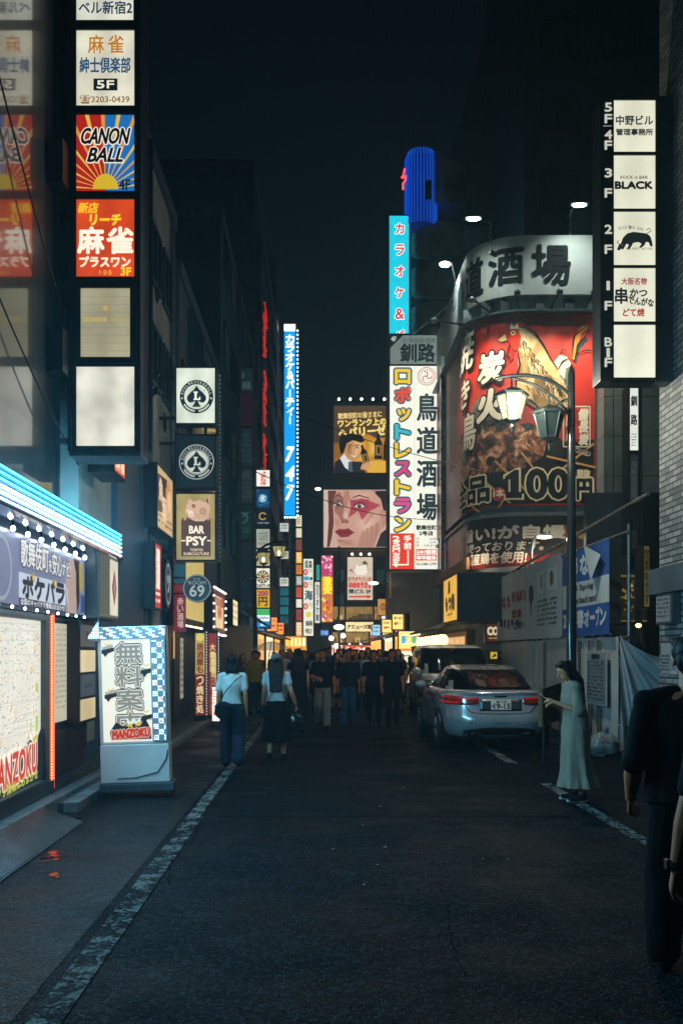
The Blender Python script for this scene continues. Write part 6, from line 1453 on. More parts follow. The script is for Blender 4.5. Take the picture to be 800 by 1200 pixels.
# small signs below it, deep in the street
GR = 'small signs under the robot restaurant sign'
fsign('box_sign', 'orange vertical sign with dark characters, left under the robot restaurant sign', 'sign', 457, 670, 469, 701, 64, .4, '#c87a44', .85, lambda c: (c.text('和', 459, 674, 467, 684, '#5a2a18', 2, bold=.4), c.scribble(459, 688, 467, 699, '#7a3a20', 4)), wall=4.5, group=GR)
fsign('box_sign', 'tan sign with a dark line of lettering below the orange one', 'sign', 457, 715, 470, 722, 64.2, .4, '#b88a4a', .85, lambda c: c.text('KOMPO', 458, 716.5, 469, 720.5, '#3a2414', 2, bold=.3), wall=4.5, group=GR)
fsign('box_sign', 'pale blue-green sign beside the brown Orange sign', 'sign', 471, 672, 478, 709, 60, .4, '#5f8a8a', .7, lambda c: c.scribble(472, 676, 477, 706, '#2a4a4c', 7), wall=4.5, group=GR)
fsign('box_sign', 'slim yellow vertical strip sign under the tan sign', 'sign', 458.5, 724, 461.5, 770, 66, .3, '#b8a83c', .9, lambda c: c.scribble(459, 726, 461, 768, '#4a4a20', 14), wall=4.5, group=GR)
fsign('box_sign', 'small blue sign with a yellow arrow shape left of the brown Orange sign', 'sign', 462.5, 724, 470, 737, 62, .4, '#1f6aa0', .95, lambda c: (c.poly([(467, 729), (474, 731), (467, 735)], '#e6c04a', 2), c.rect(463, 725, 470, 728, '#4aa0c8', 1)), wall=4.5, group=GR)
def orange_art(c):
    c.text('Orange', 484 - 18.5, 697 - 4.2, 484 + 18.5, 697 + 4.2, '#d2c4b4', 3, bold=.35, rot=90); c.text('BAR', 490.5 - 5, 684 - 1.6, 490.5 + 5, 684 + 1.6, '#c0a898', 3, bold=.15, rot=90)
fsign('box_sign', 'brown hanging sign reading Orange sideways', 'sign', 477.5, 676, 493.5, 719, 52, .4, '#73352a', .75, orange_art, wall=4.5, group=GR)
fsign('box_sign', 'white sign with red brush strokes right of the brown Orange sign', 'sign', 494.5, 671, 505, 694, 48, .4, '#d8ccc4', .85, lambda c: (c.text('祭', 496, 673, 504, 685, '#c23448', 2, bold=.5), c.line([(496, 688), (499, 684), (502, 692)], .8, '#c23448', 2)), wall=4.5, group=GR)
fsign('box_sign', 'black unlit box sign below the red-stroked white one', 'sign', 501, 702, 513, 738, 45, .5, '#0c1012', .2, lambda c: c.rect(504, 729, 507.5, 733, '#6a6a60', 2), wall=4.5, group=GR, uneven=0)  # faint emission put into the face though the box is off
# colourful shop banner
def festive(c):
    c.rect(467, 741, 516, 760, '#e8cf6a', 1); c.rect(467, 760, 494, 763, '#d87a4a', 1); rd2 = random.Random(6)
    for k, ch in enumerate('祭り横丁'): c.text(ch, 470 + 6 * k, 745, 475.5 + 6 * k, 754, ['#4a9ab8', '#e0c02a', '#5aa85a', '#d85a4a'][k], 4, bold=.6, out=('#e8ecec', .7))
    c.rect(467, 764, 494, 800, '#e6dcc0', 1); c.scribble(469, 767, 492, 771, '#4a4a48', 1); c.scribble(469, 776, 492, 796, '#a88a5a', 4)
    c.text('お好み焼', 497, 744, 514, 757, '#a84a2a', 3, bold=.3)
fsign('shop_sign', 'big yellow and white festival banner board behind the van', 'sign', 467, 740, 516, 800, 44, .4, '#e6d9a8', .95, festive, wall=4.5, uneven=.15)
# yellow yakitori box with black side
t = thing('box_sign', 'deep black box sign with a glowing yellow street face under the curved fascia', 'sign', (4.6, 28.5, wz(735, 27.5)))
z0, z1 = 2.45, 3.75
b = MB(); b.bbox(3.62, 5.65, 26.3, 29.2, z0, z1, M_DARK2, .015); b.build('cabinet', t)
c = cright(3.615, .85); c.rect(-29.15, z1 - .05, -26.35, z0 + .05, em('#d8a23a', .9, .25), 0)
c.text('串', -28.1, z1 - .12, -27.7, z1 - .5, '#241a0c', 2, bold=.03); c.text('もつ焼', -28.7, z1 - .55, -26.8, z0 + .35, '#241a0c', 2, bold=.05); c.scribble(-28.3, z0 + .28, -27.2, z0 + .14, '#4a3414', 1); c.build('sign_face', t)
# warm eaves and paper lanterns
t = thing('izakaya', 'warm wooden izakaya front with a lit porch behind the parked van', 'shop', (4.6, 31.5, 0))
b = MB(); b.box(4.19, 4.45, 28.6, 36.6, 0, 2.25, mat('warm_wood', '8a6238', .6, nz=.3)); b.build('wall', t)
b = MB(); b.prism([(4.45, 28.5, 2.75), (3.3, 28.5, 2.32), (3.3, 28.5, 2.26), (4.45, 28.5, 2.66)], (0, 8.2, 0), M_BROWN); b.build('eaves', t)
c = cright(4.18, 1); c.rect(-36.4, 2.1, -28.8, .9, em('#c8944a', .8, .4), 0)
for k in range(6): c.rect(-36.3 + 1.28 * k, 2.1, -36.2 + 1.28 * k, .9, '#3a2616', 1)
c.scribble(-36, 1.9, -29, 1.2, '#7a4a20', 3, seed=12); c.build('lit_window', t)
b = MB(); b.box(4.1, 4.185, 27.9, 36.6, 3.95, 4.3, mat('warm_wood', '8a6238', .6, nz=.3)); b.build('beam', t)
for k in range(7):
    yk = 28.9 + 1.05 * k
    t = thing('paper_lantern', ('nearest', 'second nearest', 'third nearest', 'middle', 'third farthest', 'second farthest', 'farthest')[k] + ' round white paper lantern along the izakaya eaves', 'lantern', (3.55, yk, 1.98), group='paper lanterns under the izakaya eaves')
    b = MB(); b.ell((3.55, yk, 1.98), (.17, .17, .19), em('#ffdca4', 1.7), 16, 10); b.build('shade', t, smooth=True)
    b = MB(); b.lathe([(.07, -.215), (.08, -.17)], (3.55, yk, 1.98), M_FR, 12); b.build('base_ring', t); b = MB(); b.lathe([(.08, .17), (.07, .215)], (3.55, yk, 1.98), M_FR, 12); b.tube([(3.55, yk, 2.19), (3.55, yk, 2.34)], .008, M_FR); b.build('hanger', t)
Y_ = 27.9
fsign('box_sign', 'round-lettered brown sign reading CO above the hoarding edge behind the van', 'sign', 569, 731, 584, 752, 26.9, .15, '#4a2416', .6, lambda c: (c.text('CO', 571, 735, 583, 744, '#e0cfa8', 3, bold=.8), c.scribble(572, 747, 582, 750, '#c8a878', 1)), wall=6.0, uneven=.1)
fsign('box_sign', 'small yellow arrow board poking out beside the hoarding', 'sign', 574, 764, 582, 772, 26.85, .1, '#d8b82a', .7, lambda c: c.poly([(575, 771), (580, 765), (581, 769)], '#2a2a20', 2), wall=6.0)
# bridge of warm light at the kerb: cobra-head street light and globes far away
t = thing('street_light', 'curved-arm street light with a bright flat head in front of the cat billboard', 'street light', (wx(457, 70), 70, 0))
Y_ = 70; b = MB(); b.tube([(wx(457, Y_), Y_, 0), (wx(457, Y_), Y_, wz(697, Y_)), (wx(456, Y_), Y_, wz(688, Y_)), (wx(452, Y_), Y_, wz(683.5, Y_)), (wx(446, Y_), Y_, wz(681.5, Y_)), (wx(440, Y_), Y_, wz(682.5, Y_))], .09, mat('yellow_pole', '8a8438', .5)); b.build('pole', t)
b = MB(); b.ell((wx(437.5, Y_), Y_, wz(683.5, Y_)), (.36, .25, .11), em('#f4f6ea', 4.5), 14, 7); b.build('lamp_head', t)
t = thing('street_light', 'far street lamp with a round white globe above the crowd', 'street light', (wx(397, 90), 90, 0))
Y_ = 90; b = MB(); b.tube([(wx(397, Y_), Y_, 0), (wx(397, Y_), Y_, wz(640, Y_))], .09, M_FR2); b.build('pole', t)
b = MB(); b.ell((wx(397, Y_), Y_ - .2, wz(735, Y_)), (.48, .48, .24), em('#f6f2dc', 3.2), 14, 8); b.build('globe', t)
for k in range(3):
    px, py = ((388, 748), (394, 757), (402, 745))[k]
    t = thing('street_light', ('leftmost', 'lowest', 'rightmost')[k] + ' of the tiny far globe lamps over the crossing', 'street light', (wx(px, 106), 106, 0), group='tiny far globe lamps')
    b = MB(); b.tube([(wx(px, 106), 106, 0), (wx(px, 106), 106, wz(py + 1, 106))], .06, M_FR2); b.build('pole', t)
    b = MB(); b.ell((wx(px, 106), 106, wz(py, 106)), .26, em('#f8f4e0', 4.0), 10, 7); b.build('globe', t)
t = thing('wall_lamp', 'lone small white lamp glowing left of the face billboard', 'lamp', (wx(372, 110), 110, wz(574, 110)))
b = MB(); b.ell((wx(372.5, 110), 110, wz(573, 110)), (.3, .2, .16), em('#f4f8f4', 7.0), 10, 6); b.tube([(wx(372.5, 110), 110, wz(572, 110)), (-3.29, 110, wz(571, 110))], .06, M_FR); b.build('lamp', t)

# ------------------------------------------------------------------ twin-lantern street lamps
M_POLE = mat('dark_green_pole', '141c1d', .35, .2, nz=.2, coat=.3)
def lantern(t, x, y, ztop, k, lit, hang=.16):
    """six-sided lantern, ztop = underside of its arm"""
    b = MB(); b.tube([(x, y, ztop), (x, y, ztop - hang)], .016, M_POLE)
    z = ztop - hang
    b.lathe([(.27 * k, -.10 * k), (.27 * k, -.06 * k), (.17 * k, .0), (.06 * k, .03 * k), (.015, .06 * k)], (x, y, z), M_POLE, 6)
    for q in range(6):
        a = 2 * math.pi * q / 6
        b.tube([(x + .235 * k * math.cos(a), y + .235 * k * math.sin(a), z - .1 * k), (x + .135 * k * math.cos(a), y + .135 * k * math.sin(a), z - .46 * k)], .012 * k, M_POLE, 6)
    b.lathe([(.03 * k, -.57 * k), (.02, -.53 * k), (.145 * k, -.475 * k), (.145 * k, -.45 * k)], (x, y, z), M_POLE, 6)
    b.tube([(x, y, z - .56 * k), (x, y, z - .65 * k)], .012 * k, M_POLE, 6)
    ln = b.build('lantern', t)
    b = MB(); b.lathe([(.125 * k, -.45 * k), (.225 * k, -.105 * k)], (x, y, z), em('#e2d48c', .4, .35) if lit else mat('unlit_glass', '161d1c', .15), 6); b.build('glass', ln)
    b = MB()
    if lit: b.ell((x, y - .14 * k, z - .33 * k), (.05 * k, .03 * k, .09 * k), em('#fffbe2', 3.5), 10, 6); b.build('bulb', ln)
t = thing('street_lamp', 'dark green lamp post with one lit and one unlit lantern before the chicken billboard', 'street lamp', (wx(669, 15.5), 15.5, 0))
Y_ = 15.5; X_ = wx(669, Y_)
b = MB(); b.lathe([(.14, 0), (.14, .5), (.10, .56), (.085, .62), (.07, 3.4), (.055, wz(438, Y_)), (.03, wz(432, Y_)), (.012, wz(427, Y_))], (X_, Y_, 0), M_POLE, 16); b.build('pole', t, smooth=True)
def arc(p): return [(wx(px, Y_), Y_, wz(py, Y_)) for px, py in p]
b = MB(); b.tube(arc([(580, 444), (590, 441.5), (602, 440), (616, 439.5), (632, 442), (648, 448), (660, 456), (668, 463)]), .03, M_POLE, 8); b.build('arm', t)
b = MB(); b.tube(arc([(600, 443.5), (612, 446), (626, 451), (640, 459), (652, 468), (662, 479), (668, 489)]), .022, M_POLE, 8); b.build('arm', t)
lantern(t, wx(599, Y_), Y_, wz(442, Y_), 1.0, True, .2); lantern(t, wx(643, Y_), Y_, wz(460, Y_), 1.0, False, .24)
d = bpy.data.lights.new('lamp_light', 'POINT'); d.energy = 225; d.color = (1, .95, .78); d.shadow_soft_size = .1
o = bpy.data.objects.new('lamp_light', d); COL.objects.link(o); o.location = (wx(599, Y_) - X_, -.45, wz(482, Y_)); o.parent = t
t = thing('street_lamp', 'far twin-lantern street lamp on the left with both lanterns lit', 'street lamp', (wx(299, 35), 35, 0))
Y_ = 35.0; X_ = wx(299, Y_)
b = MB(); b.lathe([(.14, 0), (.14, .5), (.09, .6), (.055, wz(690, Y_)), (.04, wz(655, Y_))], (X_, Y_, 0), M_POLE, 12); b.build('pole', t, smooth=True)
b = MB(); b.tube(arc([(299, 652), (303, 645), (311, 639), (322, 635), (338, 635)]), .04, M_POLE, 8); b.tube(arc([(299, 660), (306, 648), (316, 642), (330, 641)]), .03, M_POLE, 8); b.build('arm', t)
lantern(t, wx(309, Y_), Y_, wz(641, Y_), 1.0, True, .12); lantern(t, wx(327, Y_), Y_, wz(634, Y_), 1.0, True, .1)

# ------------------------------------------------------------------ hoarding along the building plot
XH = 4.9
M_SHEET = mat('white_sheeting', 'b2b8b4', .6, nz=.2, nscale=1.5)
h = thing('hoarding', 'construction hoarding of pale sheeting on a scaffold frame along the right side', 'hoarding', (XH, 21, 0))
n_y, n_z = 90, 10
vs = []; fs = []
rd = random.Random(8)
for i in range(n_y + 1):
    y = 16.4 + (26.9 - 16.4) * i / n_y
    for j in range(n_z + 1):
        q = j / n_z
        fold = .05 * math.sin(i * .55 + 1.3 * math.sin(i * .13)) * (1 - .6 * q) + .025 * math.sin(i * 1.7 + q * 2)
        if i % 30 < 12: fold *= .25
        vs.append((XH + fold, y, .03 + 1.86 * q))
for i in range(n_y):
    for j in range(n_z): a = i * (n_z + 1) + j; fs.append((a, a + 1, a + n_z + 2, a + n_z + 1))
b = MB(); b.add(vs, fs, M_SHEET); b.build('sheeting', h, smooth=2)
b = MB()
for y in (16.35, 19.8, 23.3, 26.95): b.tube([(XH + .16, y, 0), (XH + .16, y, 3.75)], .03, M_ALU)
for z in (.4, 1.87, 3.6): b.tube([(XH + .12, 16.2, z), (XH + .12, 27.1, z + (.12 if z > 3 else 0))], .028, M_ALU)
b.tube([(XH + .1, 15.2, 4.05), (XH + .1, 26.9, 3.70)], .035, M_ALU)
b.build('scaffold_frame', h)
b = MB()
for y in (17.3, 17.9, 18.6, 21.5): b.box(XH - .075, XH - .055, y, y + .07, .1, 1.85, mat('rust_strap', '5a4038', .7))
b.build('strap', h)
def banner(name, lab, y0, y1, z0, z1, paint):
    t = thing(name, lab, 'banner', (XH - .1, (y0 + y1) / 2, z0))
    def fm(u, v, l): return (XH - .12 - l + .02 * math.sin(u * 3.1) + .008 * math.sin(u * 9), -u, v)
    c = Canvas(fm, .003, 0); paint(c, -y1, z1, -y0, z0)
    c.build('sheet', t, [-(y0 + (y1 - y0) * k / 16) for k in range(1, 16)])
    for k in range(7):
        for z in (z0, z1):
            b = MB(); b.ell((XH - .11, y0 + (y1 - y0) * k / 6, z), .03, M_ALU, 6, 4); b.build('eyelet', t)
    return t
def blue_b(c, l, tp, r, bt):
    H_ = tp - bt; W_ = r - l
    c.rect(l, tp, r, bt, '#2c5494', 0); c.rect(l, tp - .37 * H_, r, tp - .66 * H_, '#b4bcbe', 1)
    c.text('新うな忠', l + .13 * W_, tp - .07 * H_, l + .72 * W_, tp - .30 * H_, '#c8ced0', 3, bold=.02)
    c.text('2025 Spring', l + .2 * W_, tp - .41 * H_, l + .68 * W_, tp - .49 * H_, '#232b30', 3, bold=.006); c.text("We'll be back soon!", l + .15 * W_, tp - .54 * H_, l + .75 * W_, tp - .62 * H_, '#232b30', 3, bold=.006)
    c.text('2025年春オープン', l + .03 * W_, tp - .70 * H_, l + .95 * W_, tp - .90 * H_, '#c8ced0', 3, bold=.02)
banner('banner', 'blue and white opening banner with white lettering and its top corner folded over', 16.45, 19.7, 1.93, 3.52, blue_b)
t = thing('banner_flap', 'pale folded-over corner hanging in front of the blue banner', 'banner', (XH - .2, 17, 2.7))
b = MB(); b.prism([(XH - .17, 17.9, 3.56), (XH - .24, 16.55, 3.26), (XH - .3, 16.95, 2.86)], (-.006, 0, 0), mat('banner_back', 'a8b8be', .55)); b.build('flap', t)
def white_b(c, l, tp, r, bt):
    H_ = tp - bt; W_ = r - l
    c.rect(l, tp, r, bt, '#b2baba', 0)
    c.text('はなれ', l + .03 * W_, tp - .33 * H_, l + .26 * W_, tp - .50 * H_, '#8c3a38', 3, bold=.03); c.text('新装開店', l + .30 * W_, tp - .30 * H_, l + .52 * W_, tp - .44 * H_, '#9a5a50', 3, bold=.015)
    c.text('改装に', l + .30 * W_, tp - .56 * H_, l + .5 * W_, tp - .68 * H_, '#8a4038', 3, bold=.015); c.text('ご期待', l + .33 * W_, tp - .74 * H_, l + .5 * W_, tp - .84 * H_, '#3a4446', 3, bold=.01)
    for k in range(5): c.rect(l + (.05 + .075 * k) * W_, tp - .66 * H_ - .02 * k, l + (.10 + .075 * k) * W_, tp - (.78 + .02 * (k % 3)) * H_, '#3c464a', 2)
    c.circle(l + .61 * W_, tp - .40 * H_, .22, '#47524f', 2, ry=.2); c.rect(l + .605 * W_, tp - .52 * H_, l + .615 * W_, tp - .68 * H_, '#47524f', 2)
    for q in range(2): c.rect(l + (.68 + .15 * q) * W_, tp - .14 * H_, l + (.80 + .15 * q) * W_, tp - .42 * H_, '#c4cccc', 1.5); c.circle(l + (.74 + .15 * q) * W_, tp - .27 * H_, .16, '#7d6a4c' if q else '#98a0a0', 2)
    c.scribble(l + .66 * W_, tp - .50 * H_, l + .95 * W_, tp - .86 * H_, '#5d686a', 6, seed=2)
banner('banner', 'faded white shop banner with red lettering on the far half of the hoarding', 19.75, 26.85, 1.93, 3.62, white_b)
t = thing('notice_board', 'white construction notice sheet fixed to the hoarding beside the lamp post', 'notice', (XH - .1, 17.2, .7))
b = MB(); b.box(XH - .10, XH - .08, 16.75, 17.95, .72, 1.66, M_WHITEP); b.build('board', t)
c = cright(XH - .105, 0); c.rect(-17.92, 1.63, -16.78, .75, '#8a9394', 0); c.text('建築計画', -17.6, 1.60, -17.1, 1.52, '#20282a', 2, bold=.01)
c.scribble(-17.88, 1.48, -17.6, .78, '#3e484a', 11, seed=1); c.scribble(-17.55, 1.48, -16.82, .78, '#4a5456', 11, seed=2)
for k in range(12): c.line([(-17.9, 1.49 - .065 * k), (-16.8, 1.49 - .065 * k)], .006, '#4a5456', 1)
c.build('sheet', t)
# white cloth closing the near end
t = thing('tarpaulin', 'draped white cloth closing the near end of the hoarding', 'tarpaulin', (5.3, 16.3, 0))
nx, nz2 = 70, 70; vs = []; fs = []
for i in range(nx + 1):
    u = i / nx
    for j in range(nz2 + 1):
        v = j / nz2
        top = 1.92 - .38 * u ** .8; bot = .02 + .18 * u
        xx = 4.86 + .78 * u * (1 - .18 * (1 - v))
        ang = math.atan2(1.06 - v, (u + .06) * .8); rr_ = math.hypot(1.06 - v, u + .06); fo = min(rr_, .8) * (.05 * math.sin(15 * ang + 1) + .028 * math.sin(27 * ang + 4 * rr_) + .018 * math.sin(41 * ang - 3 * rr_)) + .05 * (1 - v) * math.sin(3 * u) + .012 * math.sin(9 * u + 7 * v)
        vs.append((xx, 16.22 + fo - .05 * v, bot + (top - bot) * v - .06 * math.sin(math.pi * u) * v))
for i in range(nx):
    for j in range(nz2): a = i * (nz2 + 1) + j; fs.append((a, a + 1, a + nz2 + 2, a + nz2 + 1))
b = MB(); b.add(vs, fs, mat('white_cloth', 'bcc0c2', .75, nz=.12, nscale=2)); ob = b.build('cloth', t, smooth=2)
# fence lamp with a goose neck
t = thing('site_lamp', 'gooseneck lamp with a small bright head above the hoarding', 'lamp', (wx(622, 24), 24, 3.5))
Y_ = 24.0; b = MB(); b.tube([(wx(622, Y_), Y_, wz(680, Y_)), (wx(622, Y_), Y_, wz(645, Y_)), (wx(624, Y_), Y_, wz(633, Y_)), (wx(629, Y_), Y_, wz(628, Y_)), (wx(636, Y_), Y_, wz(628, Y_))], .035, M_WHITEP); b.build('neck', t)
b = MB(); b.ell((wx(637, Y_), Y_, wz(629, Y_)), (.19, .12, .05), em('#fff2d2', 7.0), 12, 6); b.build('lamp_head', t)
spot((wx(637, Y_), Y_, wz(632, Y_)), (wx(600, Y_), Y_ - 3, 0), 120, 150, (1, .93, .8), parent=t)
b = MB(); b.ell((wx(637, Y_), Y_, wz(627.6, Y_)), (.22, .14, .04), M_WHITEP, 12, 6); b.build('lamp_shade', t)
# rubbish
def bag(name, lab, c0, r, hexc, seed):
    t = thing(name, lab, 'rubbish bag', (c0[0], c0[1], 0), group='rubbish at the hoarding')
    b = MB(); b.ell((c0[0], c0[1], r[2] * .92), r, mat(name + hexc, hexc, .18, nz=.4, nscale=9, coat=.5), 40, 26)
    for i, v in enumerate(b.v):
        p = Vector(v); d = (p - Vector((c0[0], c0[1], r[2] * .9))).normalized()
        n1 = noise.noise(p * 9 + Vector((seed, 0, 0))) * .045 + noise.noise(p * 21 + Vector((seed, 0, 0))) * .02
        p = p + d * n1; p.z = max(p.z, .004); b.v[i] = tuple(p)
    b.build('bag', t, smooth=2)
    b = MB(); b.cap((c0[0], c0[1], r[2] * 1.75), (c0[0] + .03, c0[1], r[2] * 2.15), .03, .055, mat(name + hexc, hexc, .18)); b.build('knot', t)
bag('rubbish_bag', 'large clear rubbish bag full of pale litter at the hoarding foot', (4.42, 15.55, 0), (.24, .22, .2), '757d7e', 1)
bag('rubbish_bag', 'small crumpled blue-white bag beside the large clear one', (4.75, 15.2, 0), (.13, .12, .09), '5d7f98', 4)
# overhead wires
GWI = 'thin overhead wires'
for pts, lab in ((((-3.44, 9.6, 8.6), (-3.3, 13.6, 5.6)), 'thin black wire slanting down across the polished tower, highest'), (((-3.44, 9.0, 6.2), (-3.3, 13.6, 4.2)), 'thin black wire slanting across the tower above the light tubes'), (((-3.1, 21, 6.3), (4.3, 36, 6.4)), 'thin dark wire crossing the street in front of the far signs'), (((-3.1, 30, 9.8), (6, 27.1, 6.2)), 'thin dark wire crossing to the lower edge of the red billboard')):
    a, b_ = Vector(pts[0]), Vector(pts[1]); t = thing('overhead_wire', lab, 'wire', tuple(a), group=GWI)
    b = MB(); b.tube([a.lerp(b_, k / 10) + Vector((0, 0, -.5 * math.sin(math.pi * k / 10) * (a - b_).length / 16)) for k in range(11)], .011, M_CABLE, 6); b.build('wire', t)
# ------------------------------------------------------------------ vehicles
M_CAR = mat('silver_car_paint', 'a6adb2', .24, .4, nz=.05, nscale=3, coat=1.)
M_VAN = mat('pearl_white_paint', 'c4caca', .3, .25, coat=1.)
M_TYRE = mat('tyre_rubber', '0d0f10', .8)
M_TAIL = em('#c41c1c', .32, .2)
M_TAILD = mat('red_lens', '98161a', .15, coat=1.)
M_BLACKP = mat('black_plastic', '0d1012', .5)
M_CHROME = mat('chrome', 'b4bcc0', .1, 1.)
def sup(u, e=3.2):
    """rounded-rectangle outline, u in 0..1 -> (x, y) in -1..1"""
    a = 2 * math.pi * u; c_, s_ = math.cos(a), math.sin(a)
    return (math.copysign(abs(c_) ** (2 / e), c_), math.copysign(abs(s_) ** (2 / e), s_))
def shell(levels, n=96, e=4.5):
    """levels: (z, half width, rear y, front y) -> rings"""
    rings = []
    for z, hw, y0, y1 in levels:
        ring = []
        for k in range(n):
            x, y = sup((k + .5) / n, e); ring.append((x * hw, (y0 + y1) / 2 + y * (y1 - y0) / 2, z + 0))
        rings.append(ring)
    return rings
def wheel(t, x, y, r, wd, side, rimcol=M_ALU):
    b = MB()
    prof = [(r * .62, -wd / 2), (r * .9, -wd / 2), (r, -wd / 2 + .03), (r, wd / 2 - .03), (r * .9, wd / 2), (r * .62, wd / 2)]
    n = 28
    b.ring_loft([[(x + z, y + rr * math.cos(2 * math.pi * k / n), r + rr * math.sin(2 * math.pi * k / n)) for k in range(n)] for rr, z in prof], M_TYRE)
    wo = b.build('wheel', t, smooth=True, local=True)
    b = MB(); xo = x + side * (wd / 2 - .02)
    b.ring_loft([[(xo + q * side, y + rr * math.cos(2 * math.pi * k / n), r + rr * math.sin(2 * math.pi * k / n)) for k in range(n)] for rr, q in ((r * .62, 0), (r * .62, .025), (r * .55, .02), (r * .52, -.04))], rimcol)
    for k in range(5):
        a = 2 * math.pi * k / 5
        b.tube([(xo + .015 * side, y, r), (xo + .01 * side, y + r * .55 * math.cos(a), r + r * .55 * math.sin(a))], [.05, .03], rimcol, 6)
    b.build('rim', wo, local=True)

# silver sedan, local: rear bumper at y = 0, front at +y
car = thing('parked_car', 'silver sedan parked with its red tail lights and plate 19-15 towards the camera', 'car', (2.94, 16.15, 0))
LV = [(.20, .80, .30, 4.75), (.28, .90, .10, 4.88), (.40, .93, .02, 4.92), (.52, .94, .0, 4.90), (.60, .94, .02, 4.86), (.68, .935, .055, 4.78), (.80, .93, .085, 4.62), (.90, .91, .105, 4.40), (.96, .885, .12, 4.15), (.995, .84, .15, 3.95), (1.01, .74, .30, 3.8)]
b = MB(); b.ring_loft(shell(LV), M_CAR); b.build('body', car, smooth=2, local=True)
def rear_y(x, z, off=0, LVs=LV):
    for (za, ha, ya, fa), (zb, hb, yb, fb) in zip(LVs, LVs[1:]):
        if za <= z <= zb:
            q = (z - za) / (zb - za); hw = ha + (hb - ha) * q; y0 = ya + (yb - ya) * q; y1 = fa + (fb - fa) * q
            xx = min(abs(x / hw), .9995); yy = (1 - xx ** 4.5) ** (1 / 4.5)
            return (y0 + y1) / 2 - yy * (y1 - y0) / 2 - off
    return 0
GH = [(.985, .80, .50, 3.85), (1.05, .775, .68, 3.68), (1.15, .73, .98, 3.42), (1.25, .675, 1.28, 3.16), (1.33, .62, 1.56, 2.95), (1.375, .57, 1.80, 2.75), (1.40, .47, 2.05, 2.55), (1.41, .25, 2.2, 2.4)]
rings = shell(GH, 96, 4.0)
b = MB(); n = 96
b.ring_loft(rings, M_CAR)
b.mi = []; b.ms = []
M_CGL = mat('car_glass', '06090b', .05, ior=1.2, spec=.1); ig, ip = b._m(M_CGL), b._m(M_CAR)
for f in b.f:
    cx = sum(b.v[i][0] for i in f) / len(f); cy = sum(b.v[i][1] for i in f) / len(f); cz = sum(b.v[i][2] for i in f) / len(f)
    m_ = ip
    if 1.0 < cz < 1.345 and len(f) == 4:
        if cy < 1.9 and abs(cx) < .55 + .9 * (1.33 - cz) * .42: m_ = ig
        elif cy > 2.6 and abs(cx) < .5: m_ = ig
        elif 1.25 < cy < 3.2 and abs(cx) > .5 and not 2.18 < cy < 2.28 and cz < 1.32: m_ = ig
    b.mi.append(m_)
b.build('cabin', car, smooth=2, local=True)
def patch(mb, x0, x1, zb, zt, off, m, nx=14, nz=4, th=.02):
    """curved plate lying on the rear skin"""
    vs = []; fs = []
    for lay in (off, off - th):
        for i in range(nx + 1):
            x = x0 + (x1 - x0) * i / nx; a, c_ = zb(i / nx), zt(i / nx)
            for j in range(nz + 1):
                z = a + (c_ - a) * j / nz; vs.append((x, rear_y(x, z, lay), z))
    k = (nx + 1) * (nz + 1)
    for i in range(nx):
        for j in range(nz):
            a = i * (nz + 1) + j; fs += [(a, a + 1, a + nz + 2, a + nz + 1), (k + a, k + a + nz + 1, k + a + nz + 2, k + a + 1)]
    for i in range(nx):
        for j in (0, nz): a = i * (nz + 1) + j; fs.append((a, a + nz + 1, k + a + nz + 1, k + a))
    for j in range(nz):
        for i in (0, nx): a = i * (nz + 1) + j; fs.append((a, a + 1, k + a + 1, k + a))
    mb.add(vs, fs, m)
for s in (-1, 1):
    b = MB()
    patch(b, s * .925, s * .36, lambda u: .775 - .0 * u + .03 * max(0, u - .75) * 4 * .5, lambda u: .925 - .035 * u, .010, M_TAILD, th=.03)
    tl = b.build('tail_light', car, smooth=2, local=True)
    b = MB()
    patch(b, s * .88, s * .40, lambda u: .885 - .02 * u, lambda u: .905 - .02 * u, .016, M_TAIL, th=.01)
    patch(b, s * .90, s * .66, lambda u: .795, lambda u: .825, .016, M_TAIL, th=.01)
    patch(b, s * .60, s * .42, lambda u: .80, lambda u: .825, .016, mat('amber_lens', '6a3a1c', .15, coat=1.), th=.01)
    b.build('light_strip', tl, local=True)
b = MB(); patch(b, -.60, .60, lambda u: .245 , lambda u: .36 + .06 * (1 - abs(2 * u - 1) ** 3), .006, M_BLACKP, th=.03); b.build('diffuser', car, smooth=2, local=True)
for s in (-1, 1):
    b = MB(); b.bbox(s * .40 - .08, s * .40 + .08, rear_y(.4, .3) - .03, rear_y(.4, .3) + .1, .27, .335, M_CHROME, .02); b.build('exhaust_tip', car, local=True)
b = MB()   # boot-lid seams, plate recess edge, bumper crease
M_SEAM = mat('panel_gap', '0a0c0d', .8)
for pts in ([(-.62, .985), (-.60, .90), (-.56, .74), (-.48, .655), (-.30, .635), (0, .63), (.30, .635), (.48, .655), (.56, .74), (.60, .90), (.62, .985)], [(-.86, .54), (-.5, .49), (0, .485), (.5, .49), (.86, .54)]):
    b.tube([(x, rear_y(x, z, .001), z) for x, z in pts], .007, M_SEAM, 6)
b.build('panel_seam', car, local=True)
b = MB(); patch(b, -.34, .34, lambda u: .68, lambda u: .87, .004, mat('silver_recess', '5d656b', .35, .8), th=.02); b.build('plate_recess', car, smooth=2, local=True)
b = MB(); patch(b, -.62, .62, lambda u: .965, lambda u: .985, .03 , M_CAR, th=.05); b.build('spoiler_lip', car, smooth=2, local=True)
b = MB(); b.box(-.10, .10, rear_y(0, .92) - .012, rear_y(0, .92) - .002, .905, .925, M_CHROME); b.build('emblem', car, local=True)
pl = MB(); pl.bbox(-.165, .165, rear_y(0, .78) - .03, rear_y(0, .78) - .012, .695, .86, mat('plate_white', 'c0c4be', .5), .005); plo = pl.build('number_plate', car, local=True)
yy = rear_y(0, .78) - .0305
